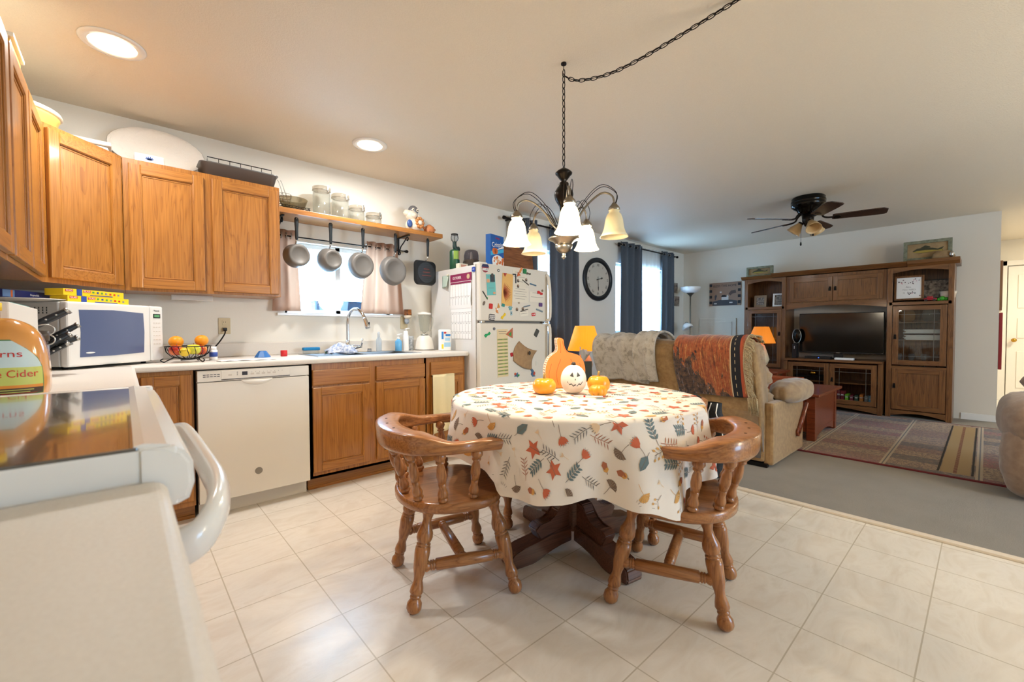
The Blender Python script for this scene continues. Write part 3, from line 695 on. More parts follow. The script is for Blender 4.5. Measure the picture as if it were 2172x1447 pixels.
def chair(lab):
    r = thing('captains_chair', lab, 'chair', group='turned-leg captains chairs around the table', local=True)
    # seat
    out = []
    for i in range(48):
        a = 2*PI*i/48; c, s_ = math.cos(a), math.sin(a)
        rx = .235 if c < 0 else .205; ry = .252
        k = (abs(c)**2.7+abs(s_)**2.7)**(-1/2.7) if c > 0 else (abs(c)**2.2+abs(s_)**2.2)**(-1/2.2)
        out.append((rx*c*k, ry*s_*k*(1 if c > -.2 else 1)))
    m = MB(); n = len(out); zb, zt = .383, .426
    rings = [(.955, zb), (1, zb+.010), (1, zt-.012), (.985, zt-.003), (.955, zt), (.80, zt-.004), (.55, zt-.009), (.25, zt-.008)]
    vs = [(x*k, y*k, z) for k, z in rings for x, y in out]; fs = []
    for i in range(len(rings)-1):
        for j in range(n): j2 = (j+1) % n; fs.append((i*n+j, i*n+j2, (i+1)*n+j2, (i+1)*n+j))
    fs.append(tuple(range(n-1, -1, -1))); fs.append(tuple((len(rings)-1)*n+j for j in range(n)))
    m.raw(vs, fs, 0, True); part(r, 'seat', m, CHRX)
    legs = [((-.205, -.187, 0), (-.125, -.135, .390)), ((-.205, .187, 0), (-.125, .135, .390)), ((.218, -.232, 0), (.135, -.165, .390)), ((.218, .232, 0), (.135, .165, .390))]
    for a, b_ in legs: m = MB(); m.turned(a, b_, LEGP, 16); part(r, 'leg', m, CHRZ)
    def at(l, z): a, b_ = Vector(l[0]), Vector(l[1]); return a+(b_-a)*(z/.390)
    for a, b_ in ((0, 2), (1, 3)):
        m = MB(); m.turned(at(legs[a], .165), at(legs[b_], .165), STP, 14); part(r, 'stretcher', m, CHRX)
    p = (at(legs[0], .165)+at(legs[2], .165))/2; q = (at(legs[1], .165)+at(legs[3], .165))/2
    m = MB(); m.turned(p, q, [(t, rr*.9) for t, rr in STP], 14); part(r, 'stretcher', m, CHRX)
    # arm rail: U sweep of varying width and height
    U = spline([(.132, -.275), (.06, -.280), (-.03, -.282), (-.12, -.262), (-.212, -.205), (-.256, -.105), (-.268, 0), (-.256, .105), (-.212, .205), (-.12, .262), (-.03, .282), (.06, .280), (.132, .275)], 5)
    U = [Vector((x[0], x[1])) for x in U]; N = len(U); vs = []; fs = []
    for i, p in enumerate(U):
        t = i/(N-1); q = abs(t-.5)*2   # 0 at the back centre, 1 at the arm ends
        tg = (U[min(N-1, i+1)]-U[max(0, i-1)]).normalized(); nrm = Vector((tg.y, -tg.x))
        back = max(0, min(1, (.62-q)/.28)); back = back*back*(3-2*back)
        zt = .674+.038*back; zb = .634
        w = .027+.016*back+(.010*math.exp(-((q-.95)/.12)**2))-.012*math.exp(-((q-.74)/.06)**2)-.006*math.exp(-((q-.30)/.05)**2)
        lip = .018*back
        for dx, z in ((-w*.8, zb), (w*.8-lip*.2, zb), (w*.9-lip*.3, zb+.012), (w*.9-lip*.4, max(zb+.014, zt-.028)), (w+lip*.6, zt-.012), (w+lip*.4, zt-.003), (w*.6, zt), (-w*.7, zt), (-w, zt-.006), (-w*.9, zb+.01)):
            o_ = p+nrm*dx; vs.append((o_.x, o_.y, z))
    K = 10
    for i in range(N-1):
        for j in range(K): j2 = (j+1) % K; fs.append((i*K+j, i*K+j2, (i+1)*K+j2, (i+1)*K+j))
    fs.append(tuple(range(K-1, -1, -1))); fs.append(tuple((N-1)*K+j for j in range(K)))
    m = MB(); m.raw(vs, fs, 0, True)
    for yy in (-.10, 0, .10): m.cyl((-.257 if yy else -.268, yy, .7105), .0055, .0025, 1, 10)
    part(r, 'arm_rail', m, [CHRX, mat('plug_hole', '3A1E10', .8)])
    for bx, by, tx, ty in ((.035, -.210, .03, -.280), (-.085, -.205, -.115, -.262), (-.168, -.143, -.214, -.198), (-.198, -.040, -.256, -.085)):
        for s_ in (1, -1): m = MB(); m.turned((bx, by*s_, .418), (tx, ty*s_, .640), SPP, 12); part(r, 'spindle', m, CHRZ)
    return r
ch = chair('wooden captains chair on the left, before the sink cabinet')
ch.location = (1.663, -2.062, 0); ch.rotation_euler = (0, 0, R(-17.7))
dup(ch, (2.32, -2.78, 0), R(108.9), 'wooden captains chair on the right, nearest the camera, cloth corner on its seat')
dup(ch, (2.83, -2.33, 0), R(172), 'wooden captains chair hidden behind the cloth, black bag on its back')
dup(ch, (2.40, -1.70, 0), R(-95), 'wooden captains chair on the fridge side of the table, only legs showing')
# black bag hanging on the far chair
bx, by = 3.04, -2.645
r = thing('shoulder_bag', 'black bag with white piping hanging on the far dining chair', 'bag', (bx, by, .28))
def bagf(u, v):
    a = 2*PI*u; z = .28+.41*v; k = (1-.35*max(0, v-.75)/.25)*(1-.2*max(0, .1-v)/.1)
    return (bx+.05*k*math.cos(a)*(1.15-.4*v), by+.065*k*math.sin(a)+.02*math.sin(9*v), z)
m = MB(); m.grid(bagf, 24, 14); bagm = speckle('black_nylon', '16171A', '222428', 90, .7, .2); part(r, 'bag_body', m, bagm)
for s_ in (-.45, .35):
    m = MB(); m.tube([Vector(bagf((PI+s_+.25)/(2*PI)+0, v/8))+Vector((-.004, -.004, 0)) for v in range(1, 9)], .003, 6); part(r, 'piping', m, PAPER)
m = MB(); m.tube(spline([(bx-.02, by+.02, .66), (bx-.03, by+.06, .70), (bx-.04, by+.10, .725), (bx-.03, by+.12, .68)], 4), .008, 6); part(r, 'strap', m, bagm)
# ================================================================ LAMPS AND FAN
BRZ = mat('dark_bronze', '2B2622', .3, metal=.9); PEWT = mat('pewter', '8E877B', .32, metal=1)
SHON = mat('lit_glass_shade', 'F5E3B8', .4, emis=4.5, emcol='FFE0A8'); SHOFF = mat('alabaster_shade', 'E8D9AE', .35, emis=0, sub=0)
r = thing('chandelier', 'five-light bronze chandelier with bell glass shades above the table', 'chandelier', (2.27, -2.2, 1.46))
X, Y = 2.27, -2.2
m = MB()
m.lathe([(.004, 1.922), (.012, 1.915), (.03, 1.905), (.043, 1.893), (.042, 1.886), (.033, 1.878), (.022, 1.862), (.014, 1.852), (.014, 1.846), (.024, 1.842), (.026, 1.835), (.024, 1.828), (.034, 1.818), (.047, 1.795), (.049, 1.782), (.043, 1.757), (.03, 1.735), (.022, 1.722), (.018, 1.70)], (X, Y, 0), 28)
part(r, 'vase_body', m, BRZ)
m = MB(); m.lathe([(.016, 1.70), (.016, 1.62), (.03, 1.61), (.032, 1.575), (.03, 1.57)], (X, Y, 0), 20)
m.lathe([(.028, 1.573), (.06, 1.572), (.077, 1.566), (.079, 1.560), (.074, 1.556), (.055, 1.548), (.04, 1.532), (.036, 1.528)], (X, Y, 0), 32)
m.lathe([(.03, 1.536), (.042, 1.532), (.041, 1.518), (.034, 1.503), (.02, 1.492), (.009, 1.487)], (X, Y, 0), 32, rfun=lambda a, t: 1+.05*math.cos(16*a))
m.lathe([(.007, 1.49), (.009, 1.484), (.006, 1.478), (.011, 1.472), (.0115, 1.467), (.006, 1.46), (1e-5, 1.456)], (X, Y, 0), 16)
part(r, 'bowl_column', m, PEWT)
a0 = math.degrees(YAW)+180-1
on = {0: True, 1: False, 2: True, 3: False, 4: True}
tilt = [(0), (0), (0), (0), (0)]
for k in range(5):
    a = R(a0+72*k); c, s_ = math.cos(a), math.sin(a); dz = .018*math.sin(R(7+72*k))
    P = lambda rr, z: (X+rr*c, Y+rr*s_, z+dz*min(1, rr/.2))
    m = MB(); m.tube(spline([P(.02, 1.60), P(.06, 1.63), P(.10, 1.69), (P(.15, 1.735)), P(.20, 1.755), P(.24, 1.735), P(.25, 1.70)], 5), .0052, 8)
    part(r, 'arm', m, PEWT)
    for q in (1, -1):
        o = Vector((-s_, c, 0))*q
        m = MB(); m.tube([Vector(p)+o*w for p, w in zip(spline([P(.03, 1.60), P(.06, 1.66), P(.11, 1.735), P(.17, 1.785), P(.215, 1.785), P(.262, 1.745), P(.258, 1.70), P(.245, 1.685)], 5), [.004+.012*math.sin(PI*i/36) for i in range(40)])], .0018, 6); part(r, 'wire_scroll', m, BRZ)
    m = MB(); m.lathe([(.006, 1.70), (.010, 1.70), (.014, 1.692), (.026, 1.678), (.029, 1.666), (.026, 1.662)], (X+.25*c, Y+.25*s_, dz), 20); part(r, 'shade_holder', m, PEWT)
    m = MB(); pr_ = [(.024, 1.668), (.0275, 1.663), (.0235, 1.655), (.034, 1.643), (.0415, 1.622), (.045, 1.600), (.049, 1.575), (.057, 1.552), (.069, 1.534)]
    m.lathe(pr_+[(q-.003, z) for q, z in pr_[::-1]], (X+.25*c, Y+.25*s_, dz), 32)
    for f in m.b.faces: f.smooth = True
    lit = k in (0, 4, 2)
    part(r, 'glass_shade', m, SHON if lit else SHOFF, 'glowing glass shade' if lit else 'unlit amber glass shade')
    m = MB(); m.ell((X+.25*c, Y+.25*s_, 1.60+dz), (.016, .016, .026)); part(r, 'bulb', m, mat('lit_bulb', 'FFE9C0', .5, emis=14, emcol='FFDCA0') if lit else mat('dark_bulb', 'E6E0D0', .3))
    if lit: point('chandelier_light', (X+.25*c, Y+.25*s_, 1.535+dz), 12.5, WARM, .05)
# chain: hook at the ceiling, drop to the lamp, swag towards the plug side
def link(mb, p, q, flip, rw=.0022, wd=.0085):
    p, q = Vector(p), Vector(q); d = (q-p); L = d.length; d.normalize()
    s_ = d.orthogonal().normalized() if abs(d.z) < .95 else Vector((1, 0, 0)); s_ = (Vector((0, 0, 1)).cross(d)).normalized() if abs(d.z) < .95 else s_
    if flip: s_ = d.cross(s_)
    c = (p+q)/2; h = L/2+.0035
    mb.tube([c+d*h*math.sin(t)+s_*wd*math.cos(t) for t in (2*PI*i/14 for i in range(14))], rw, 5, closed=True)
r = thing('swag_chain', 'dark bronze chain looping along the ceiling and holding up the chandelier', 'chain', (X, Y, 1.92))
m = MB(); z = 1.925; i = 0
while z < 2.385: link(m, (X, Y, z), (X, Y, z+.030), i % 2, wd=.0075); z += .030; i += 1
sw = [Vector((2.27, -2.205, 2.375)), Vector((2.285, -2.26, 2.335)), Vector((2.31, -2.36, 2.312)), Vector((2.34, -2.47, 2.312)), Vector((2.375, -2.60, 2.335)), Vector((2.41, -2.73, 2.368)), Vector((2.455, -2.90, 2.415)), Vector((2.47, -2.96, 2.432))]
S = spline(sw, 24); acc = 0; last = S[0]; pts = [S[0]]
for p in S[1:]:
    if (p-pts[-1]).length >= .030: pts.append(p)
for i, (p, q) in enumerate(zip(pts, pts[1:])): link(m, p, q, i % 2)
part(r, 'chain', m, BRZ)
m = MB(); m.cyl((X, Y, 2.433), .014, .007, n=20); m.tube(spline([(X, Y, 2.435), (X, Y+.001, 2.41), (X-.008, Y, 2.395), (X, Y, 2.383), (X+.008, Y, 2.392)], 4), .002, 6); part(r, 'ceiling_hook', m, BRZ)
m = MB(); m.cyl((2.47, -2.96, 2.433), .014, .007, n=20); part(r, 'ceiling_hook', m, BRZ)
m = MB(); m.tube([p+Vector((.002, .002, .003)) for p in S[::6]]+[Vector((X+.002, Y, 2.37))][:0], .0017, 5); part(r, 'lamp_cord', m, BRZ)
# recessed lights
for i, (x, y) in enumerate(((.59, -.89), (1.945, -.64))):
    r = thing('recessed_light', 'glowing round recessed ceiling light '+('nearest the camera, over the counter corner' if i == 0 else 'over the sink'), 'ceiling light', (x, y, 2.41), group='recessed ceiling lights')
    m = MB(); m.lathe([(.085, 2.439), (.088, 2.43), (.115, 2.432), (.121, 2.437), (.121, 2.4395)], (x, y, 0), 40); part(r, 'trim_ring', m, WHITE)
    m = MB(); m.lathe([(1e-5, 2.422), (.04, 2.423), (.07, 2.427), (.088, 2.435)], (x, y, 0), 32); part(r, 'lens', m, mat('lit_lens', 'FFF4DC', .5, emis=9, emcol='FFEFD2'))
    l = area('recessed_lamp', (x, y, 2.405), (0, 0, 0), .14, .14, 17, WARM2); l.data.shape = 'DISK'
# ceiling fan
FX, FY = 5.80, -2.41
r = thing('ceiling_fan', 'black five-blade ceiling fan with amber tulip lights', 'ceiling fan', (FX, FY, 1.95))
m = MB(); m.lathe([(q_*.88, z_) for q_, z_ in [(.155, 2.44), (.165, 2.43), (.163, 2.41), (.17, 2.405), (.172, 2.39), (.165, 2.384), (.172, 2.375), (.168, 2.35), (.14, 2.325), (.115, 2.31), (.10, 2.285), (.09, 2.275), (.07, 2.27), (.06, 2.255)]], (FX, FY, 0), 40); part(r, 'motor_housing', m, mat('gloss_black', '16130F', .15, metal=.5))
m = MB(); m.lathe([(.055, 2.262), (.05, 2.20), (.035, 2.17), (.03, 2.15), (.01, 2.14)], (FX, FY, 0), 24); part(r, 'switch_housing', m, BRZ)
BLD = wood('fan_blade_walnut', '2A1D16', '3A2920', '4A362A', 'x', .4, .2)
for k in range(5):
    a = R(-3+72*k); M = Matrix.Translation((FX, FY, 2.215)) @ Matrix.Rotation(a, 4, 'Z') @ Matrix.Rotation(R(-12), 4, 'X')
    m = MB(); m.prism([(.20, -.048), (.22, -.055), (.50, -.068), (.585, -.066), (.62, -.035), (.62, .045), (.60, .066), (.50, .068), (.22, .055), (.20, .048)], -.004, .004, M=M); part(r, 'blade', m, BLD)
    m = MB(); q = [(FX+rr*math.cos(a), FY+rr*math.sin(a), z) for rr, z in ((.07, 2.285), (.11, 2.255), (.13, 2.225), (.17, 2.213), (.24, 2.212))]
    m.tube(spline(q, 4), .009, 8); m.cyl((.24, 0, -.010), .03, .008, M=M); part(r, 'blade_iron', m, BRZ)
for k, a in enumerate((R(215), R(335), R(95))):
    c, s_ = math.cos(a), math.sin(a); M = Matrix.Translation((FX+.06*c, FY+.06*s_, 2.185)) @ Matrix.Rotation(a, 4, 'Z') @ Matrix.Rotation(R(-38), 4, 'Y')
    m = MB(); q = [(.022, 0), (.03, -.02), (.045, -.05), (.058, -.075), (.06, -.095), (.070, -.115)]; m.lathe(q+[(a_-.003, b_) for a_, b_ in q[::-1]], n=24, M=M); part(r, 'glass_shade', m, mat('amber_glass', 'C9A877', .3, spec=.6))
    m = MB(); m.lathe([(.015, .012), (.026, .005), (.026, -.006)], n=16, M=M); part(r, 'shade_holder', m, BRZ)
for dx, dy, zz in ((-.04, .05, 1.95), (.0, -.045, 2.04)):
    m = MB(); m.tube([(FX+dx, FY+dy, 2.19), (FX+dx, FY+dy, zz+.03)], .0016, 5); m.turned((FX+dx, FY+dy, zz), (FX+dx, FY+dy, zz+.04), [(0, .004), (.3, .009), (.8, .006), (1, .002)], 8); part(r, 'pull_chain', m, BLKMET)
# table lamps with pleated orange shades
def table_lamp(lab, x, y, rb, rtp, z0, z1, zb, glow, en, group='orange shaded table lamps'):
    r = thing('table_lamp', lab, 'lamp', (x, y, zb), group=group)
    m = MB(); q = [(rb, z0), (rb+(rtp-rb)*.5, (z0+z1)/2), (rtp, z1)]
    m.lathe([(rb, z0), (rb*1.0, z0+.008), (rtp, z1)]+[(rtp-.003, z1), (rb-.003, z0)], (x, y, 0), 144, rfun=lambda a, t: 1+.012*math.cos(48*a))
    part(r, 'lamp_shade', m, glow)
    m = MB(); m.lathe([(.06, zb), (.065, zb+.01), (.04, zb+.03), (.075, zb+.08), (.095, zb+.14), (.08, zb+.20), (.04, z0-.03), (.025, z0-.015), (.03, z0-.005), (.012, z0+.01)], (x, y, 0), 28); part(r, 'lamp_base', m, mat('cream_ceramic', 'DCCFAE', .3))
    m = MB(); m.tube([(x, y, z0), (x, y, z0+.1)], .005, 6); m.ell((x, y, z0+.12), (.028, .028, .04)); part(r, 'bulb', m, mat('warm_bulb', 'FFE0A8', .5, emis=6, emcol='FFB060'))
    point('table_lamp_light', (x, y, (z0+z1)/2), en, (1, .52, .18), .04)
g1 = mat('orange_shade_lit', 'E8912A', .7, emis=1.05, emcol='FF9A1E')
table_lamp('glowing orange pleated table lamp at the left end of the sofa', 4.5, -.575, .19, .108, .860, 1.142, .56, g1, 5)
table_lamp('dimmer orange lamp beyond the sofa before the glass cabinet', 6.87, -1.65, .162, .085, .912, 1.13, .56, mat('orange_shade_dim', 'D5812C', .7, emis=.55, emcol='FF8A1E'), 2)
# torchiere in the corner
x, y = 7.62, -.33
r = thing('floor_lamp', 'silver torchiere floor lamp with a white bowl and side reading light', 'floor lamp', (x, y, .012))
m = MB(); m.lathe([(.13, .012), (.13, .02), (.02, .035), (.012, .05)], (x, y, 0), 32); part(r, 'base', m, PEWT)
m = MB(); m.tube([(x, y, .04), (x, y, 1.70)], .011, 10); m.lathe([(.012, 1.64), (.02, 1.66), (.06, 1.70), (.065, 1.71)], (x, y, 0), 24); part(r, 'pole', m, PEWT)
m = MB(); q = [(.05, 1.70), (.10, 1.715), (.145, 1.75), (.16, 1.80)]; m.lathe(q+[(a-.004, b+.002) for a, b in q[::-1]], (x, y, 0), 32); part(r, 'bowl_shade', m, mat('frosted_bowl', 'EDEBE8', .4))
m = MB(); m.tube(spline([(x, y, 1.18), (x-.01, y+.05, 1.215), (x-.02, y+.08, 1.20)], 4), .010, 8); part(r, 'side_arm', m, PEWT)
m = MB(); M = Matrix.Translation((x-.02, y+.075, 1.20)) @ Matrix.Rotation(R(-28), 4, 'X'); q = [(.02, 0), (.055, -.02), (.085, -.06), (.09, -.10)]; m.lathe(q+[(a-.003, b) for a, b in q[::-1]], n=28, M=M); part(r, 'reading_shade', m, mat('frosted_bowl', 'EDEBE8', .4))
# unseen warm fill light added behind the camera, without a fixture
point('rear_fill_light', (3.9, -5.6, 1.75), 85, (1, .82, .58), .25)
# hall light (outside the view, round the corner)
area('hall_lamp', (9.3, -4.9, 2.40), (0, 0, 0), .4, .4, 55, (1, .92, .76))
# ================================================================ CURTAINS
def cloth_mat(name, col, tr=.5, alpha=1.0, scale=500):
    m = bpy.data.materials.new(name); m.use_nodes = True; nt, N, L = NT(m); b = N['Principled BSDF']; o = N['Material Output']
    b.inputs['Base Color'].default_value = (*lin(col), 1); b.inputs['Roughness'].default_value = .85
    t = N.new('ShaderNodeBsdfTranslucent'); t.inputs[0].default_value = (*lin(col), 1); x = N.new('ShaderNodeMixShader'); x.inputs[0].default_value = tr
    L.new(b.outputs[0], x.inputs[1]); L.new(t.outputs[0], x.inputs[2]); out = x.outputs[0]
    if alpha < 1:
        tp = N.new('ShaderNodeBsdfTransparent'); y_ = N.new('ShaderNodeMixShader'); y_.inputs[0].default_value = alpha
        L.new(tp.outputs[0], y_.inputs[1]); L.new(out, y_.inputs[2]); out = y_.outputs[0]
    L.new(out, o.inputs['Surface']); MATS[name] = m; return m
GREYC = speckle('slate_curtain', '4E5661', '5C6570', 420, .85, .1); SHEER = cloth_mat('white_sheer', 'F6F8FA', .6, .38); BEIGE = cloth_mat('beige_curtain', 'D8BBA6', .7)
def drape(x0, x1, z0, z1, folds, amp, y=-.075, flare=0, nu=90, nv=10, ph=0):
    def f(u, v):
        k = .35+.65*min(1, (1-v)*6) if False else 1
        x = x0+(x1-x0)*u+flare*(u-.5)*(1-v); a = amp*(1+.15*math.sin(7*u+3*v))
        return (x, y+a*math.sin(2*PI*folds*u+ph)+.004*math.sin(5*v+9*u), z0+(z1-z0)*v)
    return f
def curtain(lab, x0, x1, z0, z1, folds, amp, m_, y=-.075, group='grey grommet curtains', flare=0, ph=0, rings=True, zr=None, name='curtain'):
    r = thing(name, lab, 'curtain', ((x0+x1)/2, y, z0), group=group)
    m = MB(); m.grid(drape(x0, x1, z0, z1, folds, amp, y, flare, ph=ph), int(24*folds), 14, th=.002); part(r, 'fabric', m, m_)
    if rings:
        zr = zr or z1-.045
        for i in range(int(folds*2)):
            u = (i+.0)/(folds*2)-ph/(2*PI*folds)
            u %= 1
            x = x0+(x1-x0)*u; mm = MB(); mm.tube([(x+.002*0, y+.021*math.cos(t), zr+.021*math.sin(t)) for t in (2*PI*k/16 for k in range(16))], .0035, 6, closed=True)
            part(r, 'grommet', mm, STEEL)
    return r
def rod(lab, x0, x1, z, y=-.075, rr=.010, fin=.02):
    r = thing('curtain_rod', lab, 'curtain rod', ((x0+x1)/2, y, z), group='dark curtain rods')
    m = MB(); m.tube([(x0, y, z), (x1, y, z)], rr, 10); part(r, 'rod', m, BLKMET)
    for xe, s_ in ((x0, -1), (x1, 1)):
        m = MB(); m.turned((xe, y, z), (xe+s_*.06*fin/.02, y, z), [(0, rr), (.1, fin*.6), (.2, fin*.5), (.4, fin), (.8, fin), (1, fin*.3)], 12); part(r, 'finial', m, BLKMET)
        m = MB(); m.b2(xe-s_*.05-.006, xe-s_*.05+.006, y-.004, -.001, z-.015, z+.004); part(r, 'bracket', m, BLKMET)
rod('dark rod over the window behind the fridge', 3.76, 5.05, 2.335)
rod('dark rod over the living room window', 5.96, 7.62, 2.335)
curtain('grey curtain nearest the fridge top, left panel', 3.82, 4.24, .03, 2.38, 3, .035, GREYC)
curtain('grey curtain between the fridge and the oval clock', 4.46, 5.0, .03, 2.38, 4, .035, GREYC)
curtain('narrow white sheer glimpsed behind the fridge top', 4.24, 4.46, .03, 2.36, 4, .010, SHEER, y=-.03, group='white sheers', rings=False)
curtain('grey left panel of the living room window beside the clock', 5.98, 6.55, .03, 2.38, 3.5, .035, GREYC)
curtain('white sheer glowing in the living room window', 6.53, 7.17, .03, 2.375, 6, .012, SHEER, y=-.028, group='white sheers', rings=False)
curtain('narrow grey right panel near the room corner', 7.15, 7.56, .03, 2.38, 2.5, .035, GREYC)
rod('thin dark rod of the small kitchen window', 1.47, 2.52, 1.822, y=-.06, rr=.005, fin=.014)
curtain('beige cafe curtain half hidden by the wall cabinet', 1.46, 1.60, 1.25, 1.868, 2, .016, BEIGE, y=-.06, group='beige kitchen curtains', flare=.06)
curtain('beige cafe curtain tied at the right of the sink window', 2.165, 2.45, 1.245, 1.868, 3.5, .02, BEIGE, y=-.06, group='beige kitchen curtains', flare=.12)
# ================================================================ SOFA
SU = speckle('tan_microsuede', '927048', 'A88658', 26, .9, .15, sheen=.4)
SUB_ = speckle('tan_cushion', '92765A', 'A68A66', 20, .9, .25, sheen=.4)
def puff(c, rad, M=None, rip=.03, nr=9, ax=0, p=3.2):
    """pillow-like super-ellipsoid with shallow gathers"""
    def f(d):
        k = (abs(d.x)**p+abs(d.y)**p+abs(d.z)**p)**(-1/p)
        return k*(1+rip*math.sin(nr*(d[ax]*2.2))+.5*rip*math.sin(13*d[(ax+1) % 3]+2*d[ax]))
    m = MB(); m.ell(c, rad, 0, 36, 24, M, f); return m
r = thing('reclining_loveseat', 'tan suede reclining loveseat seen from behind, blankets over its back', 'sofa', (4.7, -1.75, .012))
m = MB(); m.b2(4.31, 5.12, -2.5, -1.0, .045, .44, bev=.03); part(r, 'base', m, SU)
for y0, y1 in ((-2.49, -1.88), (-1.87, -1.02)):
    m = MB()
    pr_ = [(4.31, .06), (4.245, .44), (4.07, .86), (4.07, .955), (4.12, .99), (4.22, 1.0), (4.30, .98), (4.40, .70), (4.44, .40)]
    m.prism([(a, b) for a, b in pr_], 0, y1-y0, M=Matrix(((1, 0, 0, 0), (0, 0, -1, y1), (0, 1, 0, 0), (0, 0, 0, 1))))
    bmesh.ops.bevel(m.b, geom=list(m.b.edges), offset=.018, segments=3, affect='EDGES')
    for f in m.b.faces: f.smooth = True
    part(r, 'back_shell', m, SU)
    for zc, hz, xo in ((.90, .115, 4.26), (.70, .12, 4.46), (.53, .10, 4.50)):
        m = puff((xo, (y0+y1)/2, zc), (.135, (y1-y0)/2-.005, hz), rip=.035, nr=11, ax=1); part(r, 'back_cushion', m, SUB_)
    m = puff((4.80, (y0+y1)/2, .45), (.34, (y1-y0)/2-.01, .10), rip=.01); part(r, 'seat_cushion', m, SUB_)
    m = MB(); m.b2(5.08, 5.17, y0+.02, y1-.02, .06, .42, bev=.03); part(r, 'footrest', m, SU)
for yy, s_ in ((-2.52, -1), (-.98, 1)):
    m = MB(); m.b2(4.325, 5.14, yy-.035, yy+.035, .03, .52, bev=.02); part(r, 'side_panel', m, SU)
    m = puff((4.86, yy+s_*.02, .575), (.335, .125, .095), rip=.03, nr=9, ax=0, p=2.6); part(r, 'arm', m, SUB_)
m = MB(); m.tube([(4.94, -2.562, .20), (5.16, -2.575, .43)], [.024, .014], 10); m.cyl((0, 0, 0), .035, .02, M=frame((4.94, -2.555, .20), (1, 0, 0), (0, 0, 1))); part(r, 'recline_lever', m, CHEST, 'dark wooden lever')
m = MB(); m.b2(4.34, 5.03, -2.46, -2.42, .012, .04); m.b2(4.34, 5.03, -1.08, -1.04, .012, .04); m.b2(4.30, 4.34, -2.52, -1.02, .014, .042); part(r, 'steel_base', m, BLKMET)
DP = [(4.165, .56), (4.13, .66), (4.085, .77), (4.045, .87), (4.03, .95), (4.06, 1.005), (4.13, 1.035), (4.22, 1.04), (4.30, 1.02), (4.36, .98)]
def over_back(y0, y1, t0, off, hemf=None, wob=.006, rise=0):
    S = spline([(a, 0, b) for a, b in DP], 6); n = len(S)-1
    def f(u, v):
        y = y0+(y1-y0)*u; q = t0(u)+(1-t0(u))*v; i = min(n-1, int(q*n)); p = S[i].lerp(S[i+1], q*n-i)
        tg = (S[i+1]-S[i]).normalized(); nr = Vector((-tg.z, 0, tg.x)); o = off+wob*math.sin(11*u+4*v)+wob*.6*math.sin(23*u)
        p = p+nr*o*1.0; return (p.x, y+.01*math.sin(9*v+u), p.z+rise*v)
    return f
# fur throw
fur = mat('mottled_fur', 'B2A48F', 1, sheen=.6); fv = coords(fur); fn = noise(fur, fv, 16, 4, .65, .6); f2 = noise(fur, fv, 160, 2, .7)
setcol(fur, mix(fur, .3, ramp(fur, fn, [(.38, '9E8E78'), (.46, 'D2C6B2'), (.62, 'E6DDCE')]), ramp(fur, f2, [(.3, 'A89A86'), (.7, 'E6DDCE')]))); bump(fur, f2, 1, .015)
m = MB(); m.grid(over_back(-1.06, -1.60, lambda u: .05+.03*math.sin(3*u), .022, wob=.010), 60, 50, th=.028)
m.grid(over_back(-1.52, -1.72, lambda u: .10, .045, wob=.006), 20, 50, th=.02)
solo('fur_throw', 'mottled beige faux-fur throw over the left half of the loveseat', 'blanket', m, fur)
# woven autumn throw with dark shapes, striped border and fringe
tp = mat('woven_throw', '7A4A30', .95, sheen=.3); tv = coords(tp); tx, ty, tz = sepxyz(tp, tv)
a1 = noise(tp, coords(tp, (1, 5, 3)), 2.6, 4, .6, .7); a2 = noise(tp, coords(tp, (1, 46, 4), rot=(R(16), 0, 0)), 2.2, 3, .7, .4); a3 = noise(tp, tv, 34, 3, .7)
b1 = ramp(tp, a2, [(.38, '6B3424'), (.5, 'B0522C'), (.57, '8C4528'), (.63, 'E0A058'), (.7, '9C5A34')])
dark = ramp(tp, a1, [(.47, (1., 1., 1.)), (.52, (0., 0., 0.))])
wf = noise(tp, coords(tp, (1, 34, 5)), 2.4, 3, .7, .8)
b2_ = ramp(tp, wf, [(.5, '24242C'), (.6, '2E2E36'), (.66, '8F8A90'), (.72, '33323A')])
zl = math_(tp, 'ADD', math_(tp, 'MULTIPLY', ty, 1.3), .12)
zl = math_(tp, 'ADD', zl, math_(tp, 'MULTIPLY', math_(tp, 'SUBTRACT', a1, .5), 1.4))
dk = math_(tp, 'LESS_THAN', tz, zl)
c_ = mix(tp, dk, b1, b2_); c_ = mix(tp, .22, c_, ramp(tp, a3, [(.35, '3A2A24'), (.7, 'D89A60')])); setcol(tp, c_); bump(tp, a3, .6, .005)
BORD = [mat('charcoal_weave', '26262C', .95), mat('orange_weave', 'B5573A', .95), mat('cream_weave', 'CDB894', .95)]
def bm_(u, v):
    if u < .80: return 0
    if u < .812: return 3
    if .862 < u < .872: return 3 if int(v*90) % 2 else 1
    if u < .93: return 1
    if u < .965: return 2
    return 0
r = thing('woven_throw', 'orange and black woven throw with a fringed edge over the loveseat back', 'blanket', (4.12, -2.17, .5))
m = MB(); m.grid(over_back(-1.885, -2.44, lambda u: -.0+.02*u, .012, wob=.004), 125, 60, th=.006, mif=bm_); part(r, 'weave', m, [tp]+BORD)
random.seed(3); m = MB()
frf = over_back(-2.44, -2.50, lambda u: 0, .014, wob=.003)
for i in range(150):
    v_ = random.random()**.8*.98; p = Vector(frf(0, v_)); L_ = random.uniform(.05, .08); dz = -L_*random.uniform(.5, 1) if v_ < .62 else -.01
    q1 = p+Vector((random.uniform(-.02, .0), -L_*.6, dz*.4)); q2 = p+Vector((random.uniform(-.03, .0), -L_*random.uniform(.5, 1), dz))
    m.tube([p, q1, q2], [.0035, .003, .002], 4)
m.tube([frf(0, k/30) for k in range(31)], .006, 5)
